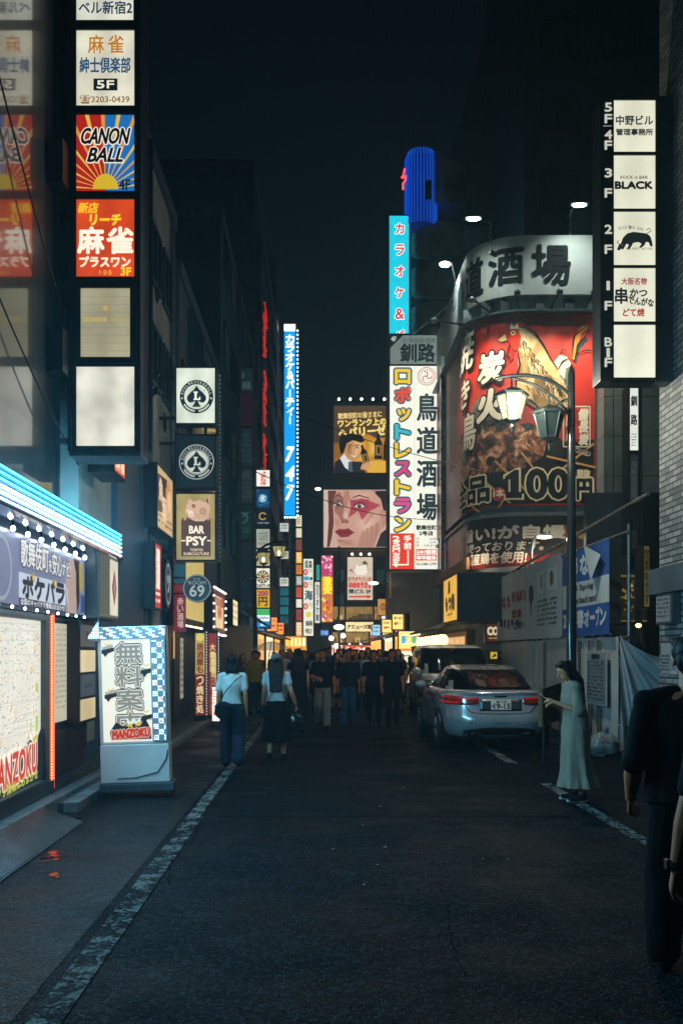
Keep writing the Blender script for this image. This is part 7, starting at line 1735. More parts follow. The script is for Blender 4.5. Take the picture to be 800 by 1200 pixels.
c = Canvas(lambda u, v, l: (u, yy - l, v), .0012, 0)
c.rect(-.155, .85, .155, .705, em('#c8ccc4', .16), .5); c.text('19-15', -.115, .80, .145, .715, '#17301f', 2, bold=.005); c.text('品川 330', -.08, .846, .09, .812, '#17301f', 2, bold=.002); c.text('な', -.15, .775, -.122, .74, '#17301f', 2, bold=.002)
c.build('plate_lettering', plo, local=True)
for s in (-1, 1):
    b = MB(); b.ell((s * .99, 3.15, 1.02), (.11, .08, .075), M_CAR, 12, 8); b.tube([(s * .82, 3.2, .98), (s * .95, 3.16, 1.0)], .03, M_BLACKP); b.build('wing_mirror', car, smooth=True, local=True)
    for y in (.95, 3.85):
        b = MB(); nn = 20
        b.prism([(s * .915, y + .40 * math.cos(math.pi * k / nn), .30 + .40 * math.sin(math.pi * k / nn)) for k in range(nn + 1)], (s * .028, 0, 0), M_BLACKP); b.build('wheel_arch', car, local=True)
        wheel(car, s * .835, y, .335, .225, s)
    b = MB(); b.tube([(s * .935, 1.0, .74), (s * .942, 2.2, .75), (s * .935, 3.6, .73)], .006, M_SEAM, 6); b.tube([(s * .938, 2.25, .3), (s * .94, 2.2, .6), (s * .915, 2.22, .95)], .005, M_SEAM, 6); b.build('door_seam', car, local=True)
    b = MB(); b.bbox(s * .935, s * .965, 2.4, 2.6, .80, .825, M_CHROME, .006); b.bbox(s * .935, s * .965, 1.35, 1.55, .81, .835, M_CHROME, .006); b.build('door_handle', car, local=True)

# pale people carrier facing the camera, local: nose at y = 0
van = thing('parked_van', 'pale people carrier facing the camera, parked beyond the silver sedan', 'van', (3.38, 23.5, 0))
VL = [(.22, .82, .18, 4.8), (.32, .91, .03, 4.88), (.5, .925, .0, 4.9), (.7, .93, .02, 4.9), (.86, .93, .06, 4.9), (.98, .925, .14, 4.9), (1.06, .91, .30, 4.9), (1.12, .88, .55, 4.88)]
b = MB(); b.ring_loft(shell(VL, 96, 6), M_VAN); b.build('body', van, smooth=2, local=True)
VG = [(1.10, .89, .62, 4.88), (1.2, .88, .78, 4.86), (1.35, .86, 1.02, 4.83), (1.5, .84, 1.25, 4.8), (1.65, .81, 1.5, 4.76), (1.74, .78, 1.7, 4.72), (1.80, .70, 1.95, 4.6), (1.83, .5, 2.3, 4.3)]
b = MB(); b.ring_loft(shell(VG, 96, 6), M_VAN); b.mi = []; b.ms = []; ig, ip = b._m(M_CGL), b._m(M_VAN)
for f in b.f:
    cx = sum(b.v[i][0] for i in f) / len(f); cy = sum(b.v[i][1] for i in f) / len(f); cz = sum(b.v[i][2] for i in f) / len(f)
    m_ = ip
    if 1.11 < cz < 1.70 and len(f) == 4:
        if cy < 2.0 and abs(cx) < .73: m_ = ig
        elif abs(cx) > .7 and 1.2 < cy < 4.5 and not 2.2 < cy < 2.32 and not 3.4 < cy < 3.5: m_ = ig
    b.mi.append(m_)
b.build('cabin', van, smooth=2, local=True)
vr = lambda x, z, off=0: rear_y(x, z, off, VL)
_ry = rear_y
def vpatch(mb, *a, **k):
    global rear_y
    old = rear_y; rear_y = lambda x, z, off=0, LVs=None: vp_y(x, z, off); patch(mb, *a, **k); rear_y = old
def vp_y(x, z, off):
    for (za, ha, ya, fa), (zb, hb, yb, fb) in zip(VL, VL[1:]):
        if za <= z <= zb:
            q = (z - za) / (zb - za); hw = ha + (hb - ha) * q; y0 = ya + (yb - ya) * q; y1 = fa + (fb - fa) * q
            xx = min(abs(x / hw), .9995); yy_ = (1 - xx ** 6) ** (1 / 6)
            return (y0 + y1) / 2 - yy_ * (y1 - y0) / 2 - off
    return 0
for s in (-1, 1):
    b = MB(); vpatch(b, s * .905, s * .50, lambda u: .80 + .03 * u, lambda u: .98 - .06 * u, .008, mat('headlight_lens', '59666e', .08, .3, coat=1.), th=.03); hl = b.build('headlight', van, smooth=2, local=True)
    b = MB(); b.ell((s * .72, vp_y(.72, .89, .01), .89), (.06, .02, .05), M_CHROME, 10, 6); b.build('reflector', hl, local=True)
    b = MB(); b.ell((s * 1.0, 1.15, 1.16), (.12, .08, .10), M_VAN, 12, 8); b.tube([(s * .86, 1.2, 1.1), (s * .96, 1.15, 1.12)], .03, M_BLACKP); b.build('wing_mirror', van, smooth=True, local=True)
    for y in (.95, 3.85):
        b = MB(); b.prism([(s * .905, y + .41 * math.cos(math.pi * k / 20), .30 + .41 * math.sin(math.pi * k / 20)) for k in range(21)], (s * .028, 0, 0), M_BLACKP); b.build('wheel_arch', van, local=True)
        wheel(van, s * .83, y, .34, .22, s)
    b = MB(); b.tube([(s * .935, 1.3, .35), (s * .935, 1.28, 1.05)], .006, M_SEAM, 6); b.tube([(s * .935, 2.3, .35), (s * .935, 2.28, 1.05)], .006, M_SEAM, 6); b.build('door_seam', van, local=True)
b = MB(); vpatch(b, -.48, .48, lambda u: .62, lambda u: .93, .006, M_BLACKP, th=.03)
for k in range(5): vpatch(b, -.46, .46, lambda u, k=k: .65 + .055 * k, lambda u, k=k: .665 + .055 * k, .014, M_CHROME, th=.01)
b.build('grille', van, smooth=2, local=True)
b = MB(); vpatch(b, -.7, .7, lambda u: .28, lambda u: .44, .006, M_BLACKP, th=.03); b.build('lower_intake', van, smooth=2, local=True)
b = MB(); b.bbox(-.165, .165, -.045, -.02, .44, .60, mat('plate_white', 'c0c4be', .5), .005); b.build('number_plate', van, local=True)
b = MB(); b.bbox(-.3, .3, 1.0, 1.04, 1.40, 1.44, M_WHITEP, .01); b.build('dashboard_card', van, local=True) if False else None
b = MB(); b.tube([(-.7, .70, 1.145), (-.1, .66, 1.145)], .012, M_BLACKP, 6); b.tube([(.0, .66, 1.145), (.6, .70, 1.145)], .012, M_BLACKP, 6); b.build('wiper', van, local=True)

# ------------------------------------------------------------------ people
SKIN = mat('skin', 'a8623e', .55, nz=.06, nscale=8)
SKIN2 = mat('skin_pale', 'c08660', .55, nz=.06, nscale=8)
HAIRM = mat('black_hair', '0b090a', .55, nz=.3, nscale=40, bump=.3, bscale=90)
HAIRB = mat('brown_hair', '2a1a14', .55, nz=.3, nscale=40, bump=.3, bscale=90)
for m_ in (HAIRM, HAIRB): m_.node_tree.nodes['Principled BSDF'].inputs['Specular IOR Level'].default_value = .2
SOLE = mat('shoe_white', '9a9a96', .7)
def fabric(hexc):
    m_ = mat('fabric_' + hexc, hexc, .9, nz=.14, nscale=9, bump=.25, bscale=160); m_.node_tree.nodes['Principled BSDF'].inputs['Specular IOR Level'].default_value = .12; return m_
def loft(mb, prof, m, n=20, fold=None):
    """prof: (z, cx, cy, rx, ry)"""
    rings = []
    for q, (z, cx, cy, rx, ry) in enumerate(prof):
        ring = []
        for k in range(n):
            a = 2 * math.pi * k / n; f = 1 if fold is None else fold(a, z)
            ring.append((cx + rx * f * math.cos(a), cy + ry * f * math.sin(a), z))
        rings.append(ring)
    mb.ring_loft(rings, m)
def hand_geo(mb, wr, d, pn, side, grip=.5, k=1.):
    """palm and five fingers; wr wrist, d pointing to the fingertips, pn palm normal, side = thumb direction"""
    d = Vector(d).normalized(); pn = (Vector(pn) - d * Vector(pn).dot(d)).normalized(); a = d.cross(pn).normalized()
    if a.dot(Vector(side)) < 0: a = -a
    wr = Vector(wr)
    offs = (.031, .0105, -.0105, -.030); lens = (.068, .076, .070, .055)
    for o, L in zip(offs, lens):
        kn = wr + (d * .085 + a * o) * k; mb.cap(wr + (d * .01 + a * o * .6) * k, kn, .0155 * k, .0125 * k, SKIN)
        g = R(25 + 45 * grip); g2 = R(50 + 70 * grip)
        p1 = kn + (d * math.cos(g * .6) + pn * math.sin(g * .6)) * L * .5 * k; p2 = p1 + (d * math.cos(g2 * .8) + pn * math.sin(g2 * .8)) * L * .5 * k
        mb.cap(kn, p1, .0105 * k, .0095 * k, SKIN); mb.cap(p1, p2, .0095 * k, .0075 * k, SKIN)
    b0 = wr + (d * .022 + a * .028) * k; b1 = b0 + (d * .035 + a * .028 + pn * .014) * k; b2 = b1 + (d * .032 + a * .006 + pn * .016) * k
    mb.cap(b0, b1, .0145 * k, .0115 * k, SKIN); mb.cap(b1, b2, .0115 * k, .0085 * k, SKIN)

def person(label, loc, rotz, h=1.70, female=False, arms=None, legs=None, pitch=0, yaw=0, top=('tee', '101316'), bottom=('trousers', '14181b'), hair=('short', 'k'), shoes='14161a',
           near=False, lean=0, group=None, grips=None, skin=None, sleeve=.62, hat=None, wide=1.):
    """local: facing -y, left side of the body at +x"""
    S = h / 1.72
    t = thing('person', label, 'person', loc, rotz, group, rot=(0, 0, rotz)); t.scale = (S, S, S)
    sk = skin or (SKIN2 if female else SKIN)
    sw = .155 if female else .185
    up = lambda p: (p[0], p[1] - lean * max(0, p[2] - .95), p[2])
    arms = arms or {}; legs = legs or {}
    A = {}
    for s in (-1, 1):
        A[s] = arms.get(s) or ((s * (sw + .045), .03, 1.13), (s * (sw + .06), -.05, .88))
    Lg = {s: legs.get(s) or ((s * .10, -.01, .49), (s * .105, .03, .08)) for s in (-1, 1)}
    vox = .0055 if near else .011
    # body: one continuous skin
    b = MB()
    loft(b, [(.86, 0, 0, .15, .10), (.95, 0, 0, .155, .105), (1.08, 0, 0, .125, .09), (1.25, up((0, 0, 1.25))[0], up((0, 0, 1.25))[1], .15, .10), (1.38, 0, up((0, 0, 1.38))[1], sw, .085), (1.44, 0, up((0, .0, 1.44))[1], sw * .55, .06)], SKIN)
    nb = Vector(up((0, .01, 1.43)))
    Rh = Matrix.Rotation(yaw, 3, 'Z') @ Matrix.Rotation(pitch, 3, 'X')
    hp = lambda x, y, z: nb + Vector((0, .0, .09)) * .0 + Rh @ (Vector((x, y, z)) - Vector((0, .01, 1.45))) + Vector((0, 0, .02))
    b.cap(nb, hp(0, .0, 1.56), .058 if not female else .048, .05 if not female else .043, SKIN)
    b.ell(hp(0, -.005, 1.625), (.074, .094, .096), SKIN, 20, 14, Rh); b.ell(hp(0, -.032, 1.562), (.056, .066, .074), SKIN, 18, 12, Rh)
    b.cap(hp(0, -.094, 1.622), hp(0, -.112, 1.585), .009, .016, SKIN)
    b.cap(hp(-.02, -.088, 1.548), hp(.02, -.088, 1.548), .011, .011, SKIN)
    for s in (-1, 1): b.ell(hp(s * .076, .005, 1.60), (.012, .024, .034), SKIN, 10, 8, Rh)
    for s in (-1, 1):
        sh_ = Vector(up((s * sw, .0, 1.395))); e, w_ = Vector(up(A[s][0])), Vector(up(A[s][1]))
        k = .85 if female else 1.
        b.cap(sh_, e, .052 * k, .040 * k, SKIN); b.cap(e, e.lerp(w_, .35), .041 * k, .043 * k, SKIN); b.cap(e.lerp(w_, .35), w_, .043 * k, .026 * k, SKIN)
        d = (w_ - e).normalized(); pn = Vector((-s, .25, 0)) if d.z < -.5 else Vector((-s * .6, 0, -.6))
        gr = (grips or {}).get(s, .35)
        if near: hand_geo(b, w_, d, pn, (0, -1, .3), gr, .92 if female else 1.)
        else:
            hand_geo(b, w_, d, pn, (0, -1, .3), gr, 1.15)
        hipj = Vector((s * .085, 0, .90)); kn, an = Vector(Lg[s][0]), Vector(Lg[s][1])
        b.cap(hipj, kn, .085, .055, SKIN); b.cap(kn, kn.lerp(an, .3), .054, .056, SKIN); b.cap(kn.lerp(an, .3), an, .056, .036, SKIN)
        b.cap(an + Vector((0, .02, -.03)), an + Vector((s * .01, -.13, -.045)), .034, .028, SKIN)
    fuse(b, vox, 'body', t, sk)
    # face
    fd = mat('eye_dark', '120c0a', .3)
    for s in (-1, 1):
        b = MB(); b.ell(hp(s * .031, -.089, 1.618), (.013, .007, .006), fd, 8, 6, Rh); b.build('eye', t, local=True)
        b = MB(); b.cap(hp(s * .018, -.096, 1.639), hp(s * .046, -.088, 1.642), .004, .003, fd, 6); b.build('eyebrow', t, local=True)
    b = MB(); b.ell(hp(0, -.0985, 1.548), (.022, .006, .006), mat('lips', '7a3f38', .5), 10, 6, Rh); b.build('mouth', t, local=True)
    # clothes
    kind, colr = top[0], top[1]
    fm = fabric(colr); cv = .009 if near else .013
    tz0 = top[2] if len(top) > 2 else .88
    g = .014
    if kind == 'dress':
        rd_ = random.Random(len(label)); ph = rd_.random() * 6
        fold = lambda a, z: 1 + max(0, (1.15 - z)) * .10 * math.sin(7 * a + ph + 1.2 * z) + max(0, (.75 - z)) * .08 * math.sin(13 * a + 2 * ph)
        b = MB()
        hem = bottom[2] if len(bottom) > 2 else .16
        loft(b, [(hem, .02, .02, .265, .24), (.32, .01, .01, .225, .195), (.55, 0, 0, .195, .165), (.85, 0, 0, .205, .165), (1.05, 0, up((0, 0, 1.05))[1], .185, .145), (1.25, 0, up((0, 0, 1.25))[1], .19, .13), (1.36, 0, up((0, 0, 1.36))[1], sw + .03, .10), (1.42, 0, up((0, 0, 1.42))[1], sw * .62, .075)], fm, 56, fold)
    else:
        b = MB()
        loft(b, [(tz0, 0, 0, (.18 if not female else .168) * wide, .13), (1.0, 0, up((0, 0, 1.0))[1], (.175 if not female else .15) * wide, .127), (1.12, 0, up((0, 0, 1.12))[1], (.172 if not female else .142) * wide, .122), (1.26, 0, up((0, 0, 1.26))[1], (sw + .008) * (1 + (wide - 1) * .6), .128), (1.37, 0, up((0, 0, 1.37))[1], sw + .02, .103), (1.42, 0, up((0, 0, 1.42))[1], sw * .68, .08), (1.445, 0, up((0, .005, 1.445))[1], .07, .066)], fm, 24)
    if kind != 'tank':
        for s in (-1, 1):
            sh_ = Vector(up((s * (sw + .005), 0, 1.385))); e = Vector(up(A[s][0])); w_ = Vector(up(A[s][1]))
            if sleeve <= 1: b.cap(sh_, sh_.lerp(e, sleeve), .060, .062 if not kind == 'dress' else .075, fm, 14); b.cap(sh_, Vector((sh_.x * .35, sh_.y, sh_.z + .035)), .068, .056, fm, 12)
            else: b.cap(sh_, e, .068, .062, fm, 14); b.cap(e, e.lerp(w_, sleeve - 1), .062, .056, fm, 14)
    fuse(b, cv, {'tee': 'shirt', 'tank': 'vest', 'dress': 'dress'}[kind], t, fm, wrinkle=.013 if near else .01, wscale=8)
    if kind != 'dress':
        fb = fabric(bottom[1]); b = MB()
        if bottom[0] == 'trousers':
            loft(b, [(.80, 0, 0, .16, .115), (.9, 0, 0, .168, .118), (1.0, 0, 0, .152, .112)], fb, 20)
            wide = bottom[2] if len(bottom) > 2 else 0
            for s in (-1, 1):
                hipj = Vector((s * .088, 0, .86)); kn, an = Vector(Lg[s][0]), Vector(Lg[s][1])
                b.cap(hipj, kn, .096, .074 + wide * .6, fb, 14); b.cap(kn, an + Vector((0, .01, .02)), .074 + wide * .6, .058 + wide, fb, 14)
            fuse(b, cv, 'trousers', t, fb, wrinkle=.012, wscale=8)
        else:
            hem = bottom[2]; ph = 1.
            fold = lambda a, z: 1 + max(0, (.95 - z)) * .11 * math.sin(8 * a + ph)
            loft(b, [(hem, .0, .0, .235, .20), (.6, 0, 0, .205, .165), (.85, 0, 0, .178, .135), (1.0, 0, 0, .148, .115)], fb, 48, fold); fuse(b, cv, 'skirt', t, fb, wrinkle=.006)
    for s in (-1, 1):
        an = Vector(Lg[s][1]); b = MB(); ms = fabric(shoes)
        tl = math.atan2(Lg[s][1][1] - Lg[s][0][1], Lg[s][0][2] - Lg[s][1][2])
        b.cap(an + Vector((0, .03, -.038)), an + Vector((s * .012, -.15, -.05)), .045, .036, ms, 12); b.cap(an + Vector((0, .02, .0)), an + Vector((0, -.02, -.03)), .046, .05, ms, 12)
        b.cap(an + Vector((0, .04, -.062)), an + Vector((s * .012, -.16, -.062)), .03, .026, ms, 8)
        fuse(b, .008 if near else .012, 'shoe', t, ms)
        if near and shoes == '1d1f22':
            b = MB(); b.cap(an + Vector((0, .045, -.066)), an + Vector((s * .012, -.165, -.066)), .034, .03, SOLE, 10); b.build('sole', [c for c in t.children if c.name.startswith('shoe')][-1], local=True, smooth=True)
    # hair
    hm = HAIRM if hair[1] == 'k' else HAIRB
    b = MB()
    b.ell(hp(0, .022, 1.645), (.088, .098, .092), hm, 20, 14, Rh)
    if hair[0] == 'short':
        b.ell(hp(0, .05, 1.60), (.08, .068, .085), hm, 16, 10, Rh); b.cap(hp(-.05, -.055, 1.692), hp(.05, -.055, 1.692), .028, .028, hm)
    elif hair[0] in ('long', 'verylong'):
        L = .36 if hair[0] == 'long' else .46
        b.cap(hp(-.05, -.05, 1.692), hp(.05, -.05, 1.692), .03, .03, hm)
        base = hp(0, .055, 1.60)
        for dx in (-.065, -.035, 0, .035, .065):
            p0 = hp(dx, .05, 1.62); p1 = Vector((p0.x * 1.15, max(p0.y, nb.y + .075), 1.45)); p2 = Vector((p1.x * 1.0, nb.y + .125, 1.60 - L))
            b.cap(p0, p1, .045, .045, hm); b.cap(p1, p2, .045, .022, hm)
        for s in (-1, 1): b.cap(hp(s * .075, .0, 1.64), hp(s * .082, -.012, 1.50), .028, .022, hm)
    elif hair[0] == 'bob':
        for dx in (-.07, -.04, 0, .04, .07): b.cap(hp(dx, .045, 1.62), hp(dx * 1.05, .062, 1.47), .045, .034, hm)
        for s in (-1, 1): b.cap(hp(s * .075, .0, 1.64), hp(s * .082, -.012, 1.50), .032, .026, hm)
        b.cap(hp(-.05, -.055, 1.692), hp(.05, -.055, 1.692), .03, .03, hm)
    fuse(b, .007 if near else .011, 'hair', t, hm, wrinkle=.006, wscale=26)
    if hat:
        b = MB(); b.ell(hp(0, .015, 1.668), (.096, .106, .082), fabric(hat), 18, 10, Rh); fuse(b, .01, 'hat', t, fabric(hat), wrinkle=.006, wscale=20)
    t['_hp'] = 0
    del t['_hp']
    return t, hp, S

PI = math.pi
def walk(k, s0=1):
    """stride k metres; returns legs dict (facing -y)"""
    return {s0: ((s0 * .10, -.10 * k / .5 - .04, .49), (s0 * .10, -.5 * k, .085)), -s0: ((-s0 * .10, -.03, .485), (-s0 * .10, .5 * k, .125))}

# two women walking away
t, hp, S = person('woman in white tee and blue jeans walking away with a dark hip bag', (wx(272, 14.1), 14.1, 0), PI + .05, 1.60, True, legs=walk(.34, 1), top=('tee', 'd2d4d0', .98), bottom=('trousers', '1d2f40', .035), hair=('bob', 'k'), near=True, sleeve=.7)
t2 = thing('shoulder_bag', 'dark shoulder bag on the hip of the woman in jeans', 'bag', (wx(262, 13.95), 13.92, .74))
b = MB(); bx, by = wx(262, 13.9), 13.92; fbag = fabric('161d24')
b.ell((bx, by, .82), (.13, .055, .13), fbag, 16, 10); b.ell((bx, by, .87), (.13, .06, .07), fbag, 16, 8); b.build('pouch', t2, smooth=2)
b = MB(); b.tube([(bx - .06, by + .0, .92), (bx + .02, by + .01, 1.08), (bx + .16, by + .02, 1.24), (bx + .25, by + .10, 1.31)], .008, fbag, 6); b.build('strap', t2)
t, hp, S = person('woman walking away in pale top and long black skirt, grey cap on long hair', (wx(324, 14.85), 14.85, 0), PI - .05, 1.60, True, legs=walk(.26, -1), top=('tee', 'b8bab8', .98), bottom=('skirt', '0b0e11', .34), hair=('verylong', 'b'), near=True, sleeve=.45, hat='6a6c6a',
                  arms={-1: ((-.24, .04, 1.13), (-.30, -.10, .92))})
t2 = thing('handbag', 'dark glossy handbag with a blue sheen carried by the woman in the long skirt', 'bag', (wx(345, 14.7), 14.75, .5))
b = MB(); bx, by = wx(346, 14.75), 14.78; b.ell((bx, by, .60), (.12, .06, .13), mat('dark_leather', '10161b', .25, coat=.4), 16, 10); b.build('pouch', t2, smooth=2); b = MB(); b.ring_loft([[(bx + (.10 + q) * math.cos(R(a)), by + o, .72 + (.13 + q) * math.sin(R(a))) for q, o in ((0, 0), (.01, .008), (0, .016), (-.01, .008))] for a in range(0, 181, 15)], mat('dark_leather', '10161b', .25)); b.build('handle', t2)
t2 = thing('shoulder_bag', 'small dark bag on the left hip of the woman in the long skirt', 'bag', (wx(309, 14.75), 14.72, .7))
b = MB(); bx, by = wx(309, 14.7), 14.72; b.ell((bx, by, .76), (.07, .05, .10), fbag, 14, 9); b.build('pouch', t2, smooth=2); b = MB(); b.tube([(bx + .03, by, .85), (bx + .1, by + .0, 1.0), (bx + .25, by + .0, 1.22), (bx + .3, by + .08, 1.3)], .006, fbag, 6); b.build('strap', t2)
# group walking towards the camera
person('woman in a long black sleeveless dress standing back to the camera beside the two walkers', (wx(349, 19.8), 19.8, 0), PI + .3, 1.70, True, top=('dress', '0a0c0f'), bottom=('dress', '0a0c0f', .10), hair=('long', 'k'), sleeve=.12)
person('man in black tee and pale grey loose trousers walking towards the camera', (wx(378, 21.4), 21.4, 0), -.08, 1.70, legs=walk(.3, 1), top=('tee', '0f1215'), bottom=('trousers', '7d8280', .03), arms={-1: ((-.25, -.02, 1.14), (-.10, -.22, 1.10)), 1: ((.24, .05, 1.13), (.26, -.02, .88))}, sleeve=.8)
person('man in open dark shirt and blue jeans walking in the middle of the group', (wx(408, 21.9), 21.9, 0), .05, 1.70, legs=walk(.3, -1), top=('tee', '12171b'), bottom=('trousers', '244860', .012), sleeve=1.2)
person('man in dark button shirt with black trousers, left of the pair by the van', (wx(438, 22.0), 22.0, 0), .0, 1.68, legs=walk(.22, 1), top=('tee', '10151c'), bottom=('trousers', '0c0e11'), sleeve=.85)
person('man in black shirt and black trousers, right of the pair by the van', (wx(459, 21.8), 21.8, 0), .12, 1.70, legs=walk(.22, -1), top=('tee', '0c0f11'), bottom=('trousers', '0b0d0f'), sleeve=.85)
person('man in grey-green shirt standing by the left side of the parked van', (wx(485.5, 29), 29, 0), -.9, 1.80, top=('tee', '3a4444'), bottom=('trousers', '14181b'))
person('person in a yellow shirt under the clear umbrella', (wx(298, 26), 26, 0), .4, 1.66, top=('tee', '8f7420'), bottom=('trousers', '1a2430'))
uy = 26.0
t = thing('umbrella', 'clear plastic umbrella held above the person in yellow', 'umbrella', (wx(318, uy), uy, 1.2))
M_UMB = bpy.data.materials.new('clear_plastic'); M_UMB.use_nodes = True; p_ = M_UMB.node_tree.nodes['Principled BSDF']; p_.inputs['Base Color'].default_value = (.55, .6, .62, 1); p_.inputs['Alpha'].default_value = .32; p_.inputs['Roughness'].default_value = .25
b = MB(); ux, uz = wx(318, uy), wz(752, uy)
b.ring_loft([[(ux + r_ * math.cos(2 * PI * k / 24), uy + r_ * math.sin(2 * PI * k / 24), uz - d_) for k in range(24)] for r_, d_ in ((.02, 0), (.2, .03), (.38, .11), (.52, .23))], M_UMB, cap=False); b.build('canopy', t, smooth=2)
for k in range(8):
    b = MB(); a = 2 * PI * k / 8; b.tube([(ux + r_ * math.cos(a), uy + r_ * math.sin(a), uz - d_ - .006) for r_, d_ in ((.02, 0), (.2, .03), (.38, .11), (.52, .23))], .005, M_ALU, 5); b.build('rib', t)
b = MB(); b.tube([(ux, uy, uz + .05), (ux - .12, uy, uz - .75)], .009, M_ALU, 6); b.build('shaft', t)
# crowd further back: a few kinds, copied
kinds_arms = [None, {1: ((.23, .02, 1.14), (.10, -.22, 1.18))}, {-1: ((-.2, -.02, 1.13), (-.08, -.2, 1.3))}, {-1: ((-.25, .06, 1.14), (-.3, -.12, .98))}, {1: ((.24, -.06, 1.15), (.27, -.28, 1.05))}]
kinds = [dict(top=('tee', '1c2226'), hair=('short', 'k')), dict(top=('tee', '283648'), hair=('short', 'k'), legs=walk(.25)), dict(female=True, top=('tee', '3a3438'), hair=('long', 'k'), bottom=('skirt', '101418', .4)), dict(female=True, top=('tee', '7a7e80'), hair=('bob', 'b')), dict(top=('tee', '8a8c86'), hair=('short', 'b'), bottom=('trousers', '3a3a34', .02)), dict(top=('tee', '4a2a26'), hair=('short', 'k'), legs=walk(.3, -1), bottom=('trousers', '20303c')), dict(female=True, top=('dress', '5a5248'), hair=('long', 'b'), bottom=('dress', '5a5248', .3))]
for q, kd in enumerate(kinds): kd['arms'] = kinds_arms[q % 5] or {}
names = ['man in black tee', 'man in dark navy tee', 'long-haired woman in dark top and skirt', 'bob-haired woman in grey top', 'man in pale tee', 'man in dark red tee', 'woman in taupe dress']
spots = [(302, 30, 5), (330, 28, 4), (339, 31, 1), (356, 27, 0), (366, 30, 2), (372, 26, 3), (386, 33, 1), (394, 28, 2), (402, 36, 4), (416, 30, 5), (424, 27, 3), (431, 33, 2), (444, 29, 1), (452, 34, 0), (466, 27, 2), (470, 32, 3), (284, 29, 2), (348, 36, 6), (361, 39, 5), (410, 42, 5), (436, 40, 4), (456, 41, 6), (380, 44, 5), (321, 37, 0), (398, 30, 6), (422, 38, 2), (447, 36, 5)]
protos = {}
ordn = {}
order = ['nearest', 'second nearest', 'third nearest', 'fourth nearest', 'fifth nearest', 'farthest', 'very farthest']
cnt = {}
for px, Y, k in sorted(spots, key=lambda q: q[1]):
    i = cnt.get(k, 0); cnt[k] = i + 1
    side = 'left' if px < 345 else 'middle' if px < 415 else 'right'
    lab = f'{order[i]} {names[k]} in the crowd, towards the {side}'
    rz = random.uniform(-.5, .5) + (PI if (px * 7 + Y) % 3 == 0 else 0)
    if k not in protos:
        protos[k] = person(lab, (wx(px, Y), Y, 0), rz, random.uniform(1.60, 1.72), group='crowd behind the walking group', **kinds[k])[0]
    else:
        o = copy_tree(protos[k]); o.location = (wx(px, Y), Y, 0); o.rotation_euler = (0, 0, rz); o['label'] = lab
        s_ = random.uniform(.90, 1.05); o.scale = (s_, s_, s_)
# woman with the phone
t, hp, S = person('woman in a long pale grey dress looking down at her phone', (wx(674, 11), 11.0, 0), R(-82), 1.56, True, top=('dress', '857a6c'), bottom=('dress', '857a6c', .17), hair=('verylong', 'k'), near=True, pitch=R(28), lean=.12, sleeve=.95, shoes='1d1f22',
                  arms={1: ((.19, -.02, 1.10), (.07, -.26, 1.20)), -1: ((-.19, -.03, 1.10), (-.05, -.25, 1.17))}, grips={1: .6, -1: .6})
t2 = thing('phone', 'dark phone with a pale lit edge held by the woman in the grey dress', 'phone', (0, 0, 0), rot=(0, 0, 0))
bx, by, bz = wx(674, 11) - .355, 11.0 - .01, 1.135
t2.location = (bx, by, bz); LOC[t2] = Vector((bx, by, bz))
Rp = Matrix.Rotation(R(-55), 3, 'Y')
b = MB(); b.bbox(-.036, .036, -.005, .005, -.073, .073, mat('phone_case', '15181b', .3), .004); b.v = [tuple(Rp @ Matrix.Rotation(R(90), 3, 'Z') @ Vector(v)) for v in b.v]; b.build('case', t2, local=True)
b = MB(); b.box(-.033, .033, .0052, .0058, -.068, .068, em('#cfe0ea', 1.6)); b.v = [tuple(Rp @ Matrix.Rotation(R(-90), 3, 'Z') @ Vector(v)) for v in b.v]; b.build('screen', t2, local=True)
# board leaning at the lamp post behind her
t = thing('wooden_board', 'dark board with a light wooden edge leaning behind the woman with the phone', 'board', (wx(645, 14.6), 14.6, 0))
Y_ = 14.4; b = MB(); b.prism([(wx(634, Y_), Y_, wz(850, Y_)), (wx(664, Y_), Y_ + .35, wz(846, Y_)), (wx(664, Y_), Y_ + .35, wz(801, Y_)), (wx(634, Y_), Y_, wz(808, Y_))], (0, .05, 0), mat('dark_wood', '2e2018', .5, nz=.3, nscale=6)); b.build('panel', t)
b = MB(); b.bbox(wx(631.5, Y_), wx(635, Y_), Y_ - .05, Y_ + .08, wz(852, Y_), wz(805, Y_), mat('pale_wood', '8a6a44', .5, nz=.25, nscale=9), .006); b.build('edge', t)
b = MB()
for px in (640, 660): b.tube([(wx(px, Y_), Y_ + .2, 0), (wx(px, Y_), Y_ + .2, wz(830, Y_))], .02, M_FR)
b.build('stand', t)
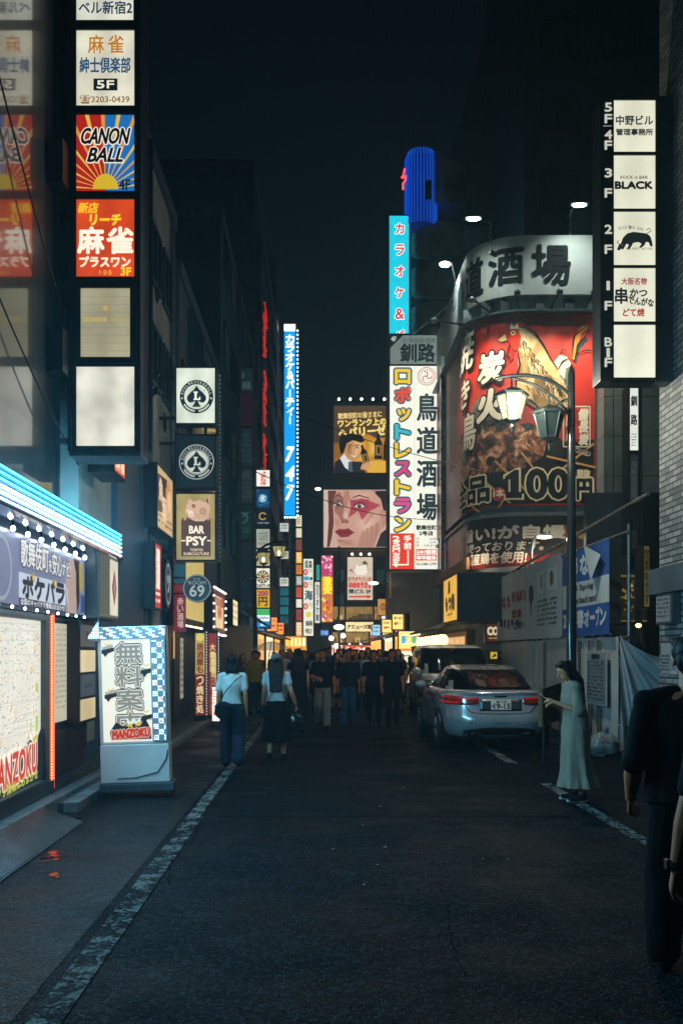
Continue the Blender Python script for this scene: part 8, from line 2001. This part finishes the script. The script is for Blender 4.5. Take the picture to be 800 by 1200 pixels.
# man in the right foreground, back to the camera
t, hp, S = person('man in black tee seen from behind at the right edge', (1.875, 5.05, 0), PI - .1, 1.72, top=('tee', '0a0c0e'), bottom=('trousers', '07090b', .03), near=True, sleeve=1.0, legs=walk(.2, 1),
       arms={1: ((.262, .05, 1.08), (.235, -.17, .87)), -1: ((-.27, .04, 1.08), (-.25, -.1, .85))}, wide=1.14)
t.scale = (S * 1.10, S * 1.05, S)
# nearest passer-by: only a forearm with a watch enters the picture
t, hp, S = person('passer-by in black with a wristwatch, only the left forearm inside the frame', (1.66, 3.78, 0), PI - .05, 1.70, top=('tee', '0a0c0e'), bottom=('trousers', '0b0d10'), near=True, sleeve=.85, legs=walk(.2, -1),
       arms={1: ((.265, .02, 1.09), (.30, -.03, .82)), -1: ((-.26, .04, 1.08), (-.25, -.1, .85))}, grips={1: .3})
wr_ = Vector((.297, -.028, .835)); b = MB()
b.ring_loft([[(wr_.x + (.036 + q) * math.cos(2 * PI * k / 20), wr_.y + (.036 + q) * math.sin(2 * PI * k / 20), wr_.z + z) for k in range(20)] for q, z in ((0, -.012), (.005, -.012), (.005, .012), (0, .012))], M_BLACKP); b.bbox(wr_.x + .03, wr_.x + .046, wr_.y - .02, wr_.y + .02, wr_.z - .02, wr_.z + .02, M_BLACKP, .004); b.build('wristwatch', t, local=True)
t2 = thing('pouch', 'yellow pouch carried by the passer-by at the right edge', 'pouch', (1.44, 3.86, .74))
b = MB(); b.bbox(1.375, 1.52, 3.84, 3.88, .72, .86, mat('yellow_vinyl', '9a8a1a', .4), .015); b.build('case', t2)

# ------------------------------------------------------------------ thin haze added to stand in for lens glow
b = MB(); b.box(-125, 125, -28, 245, -1, 62, M_DARK)
hz = b.build('haze'); tag(hz, kind='stuff')
m = bpy.data.materials.new('haze_air'); m.use_nodes = True; nt_ = m.node_tree
nt_.nodes.remove(nt_.nodes['Principled BSDF']); v_ = nt_.nodes.new('ShaderNodeVolumePrincipled')
v_.inputs['Color'].default_value = (.5, .86, 1, 1); v_.inputs['Density'].default_value = HAZE; v_.inputs['Anisotropy'].default_value = .6
nt_.links.new(v_.outputs[0], nt_.nodes['Material Output'].inputs['Volume'])
hz.data.materials.clear(); hz.data.materials.append(m)
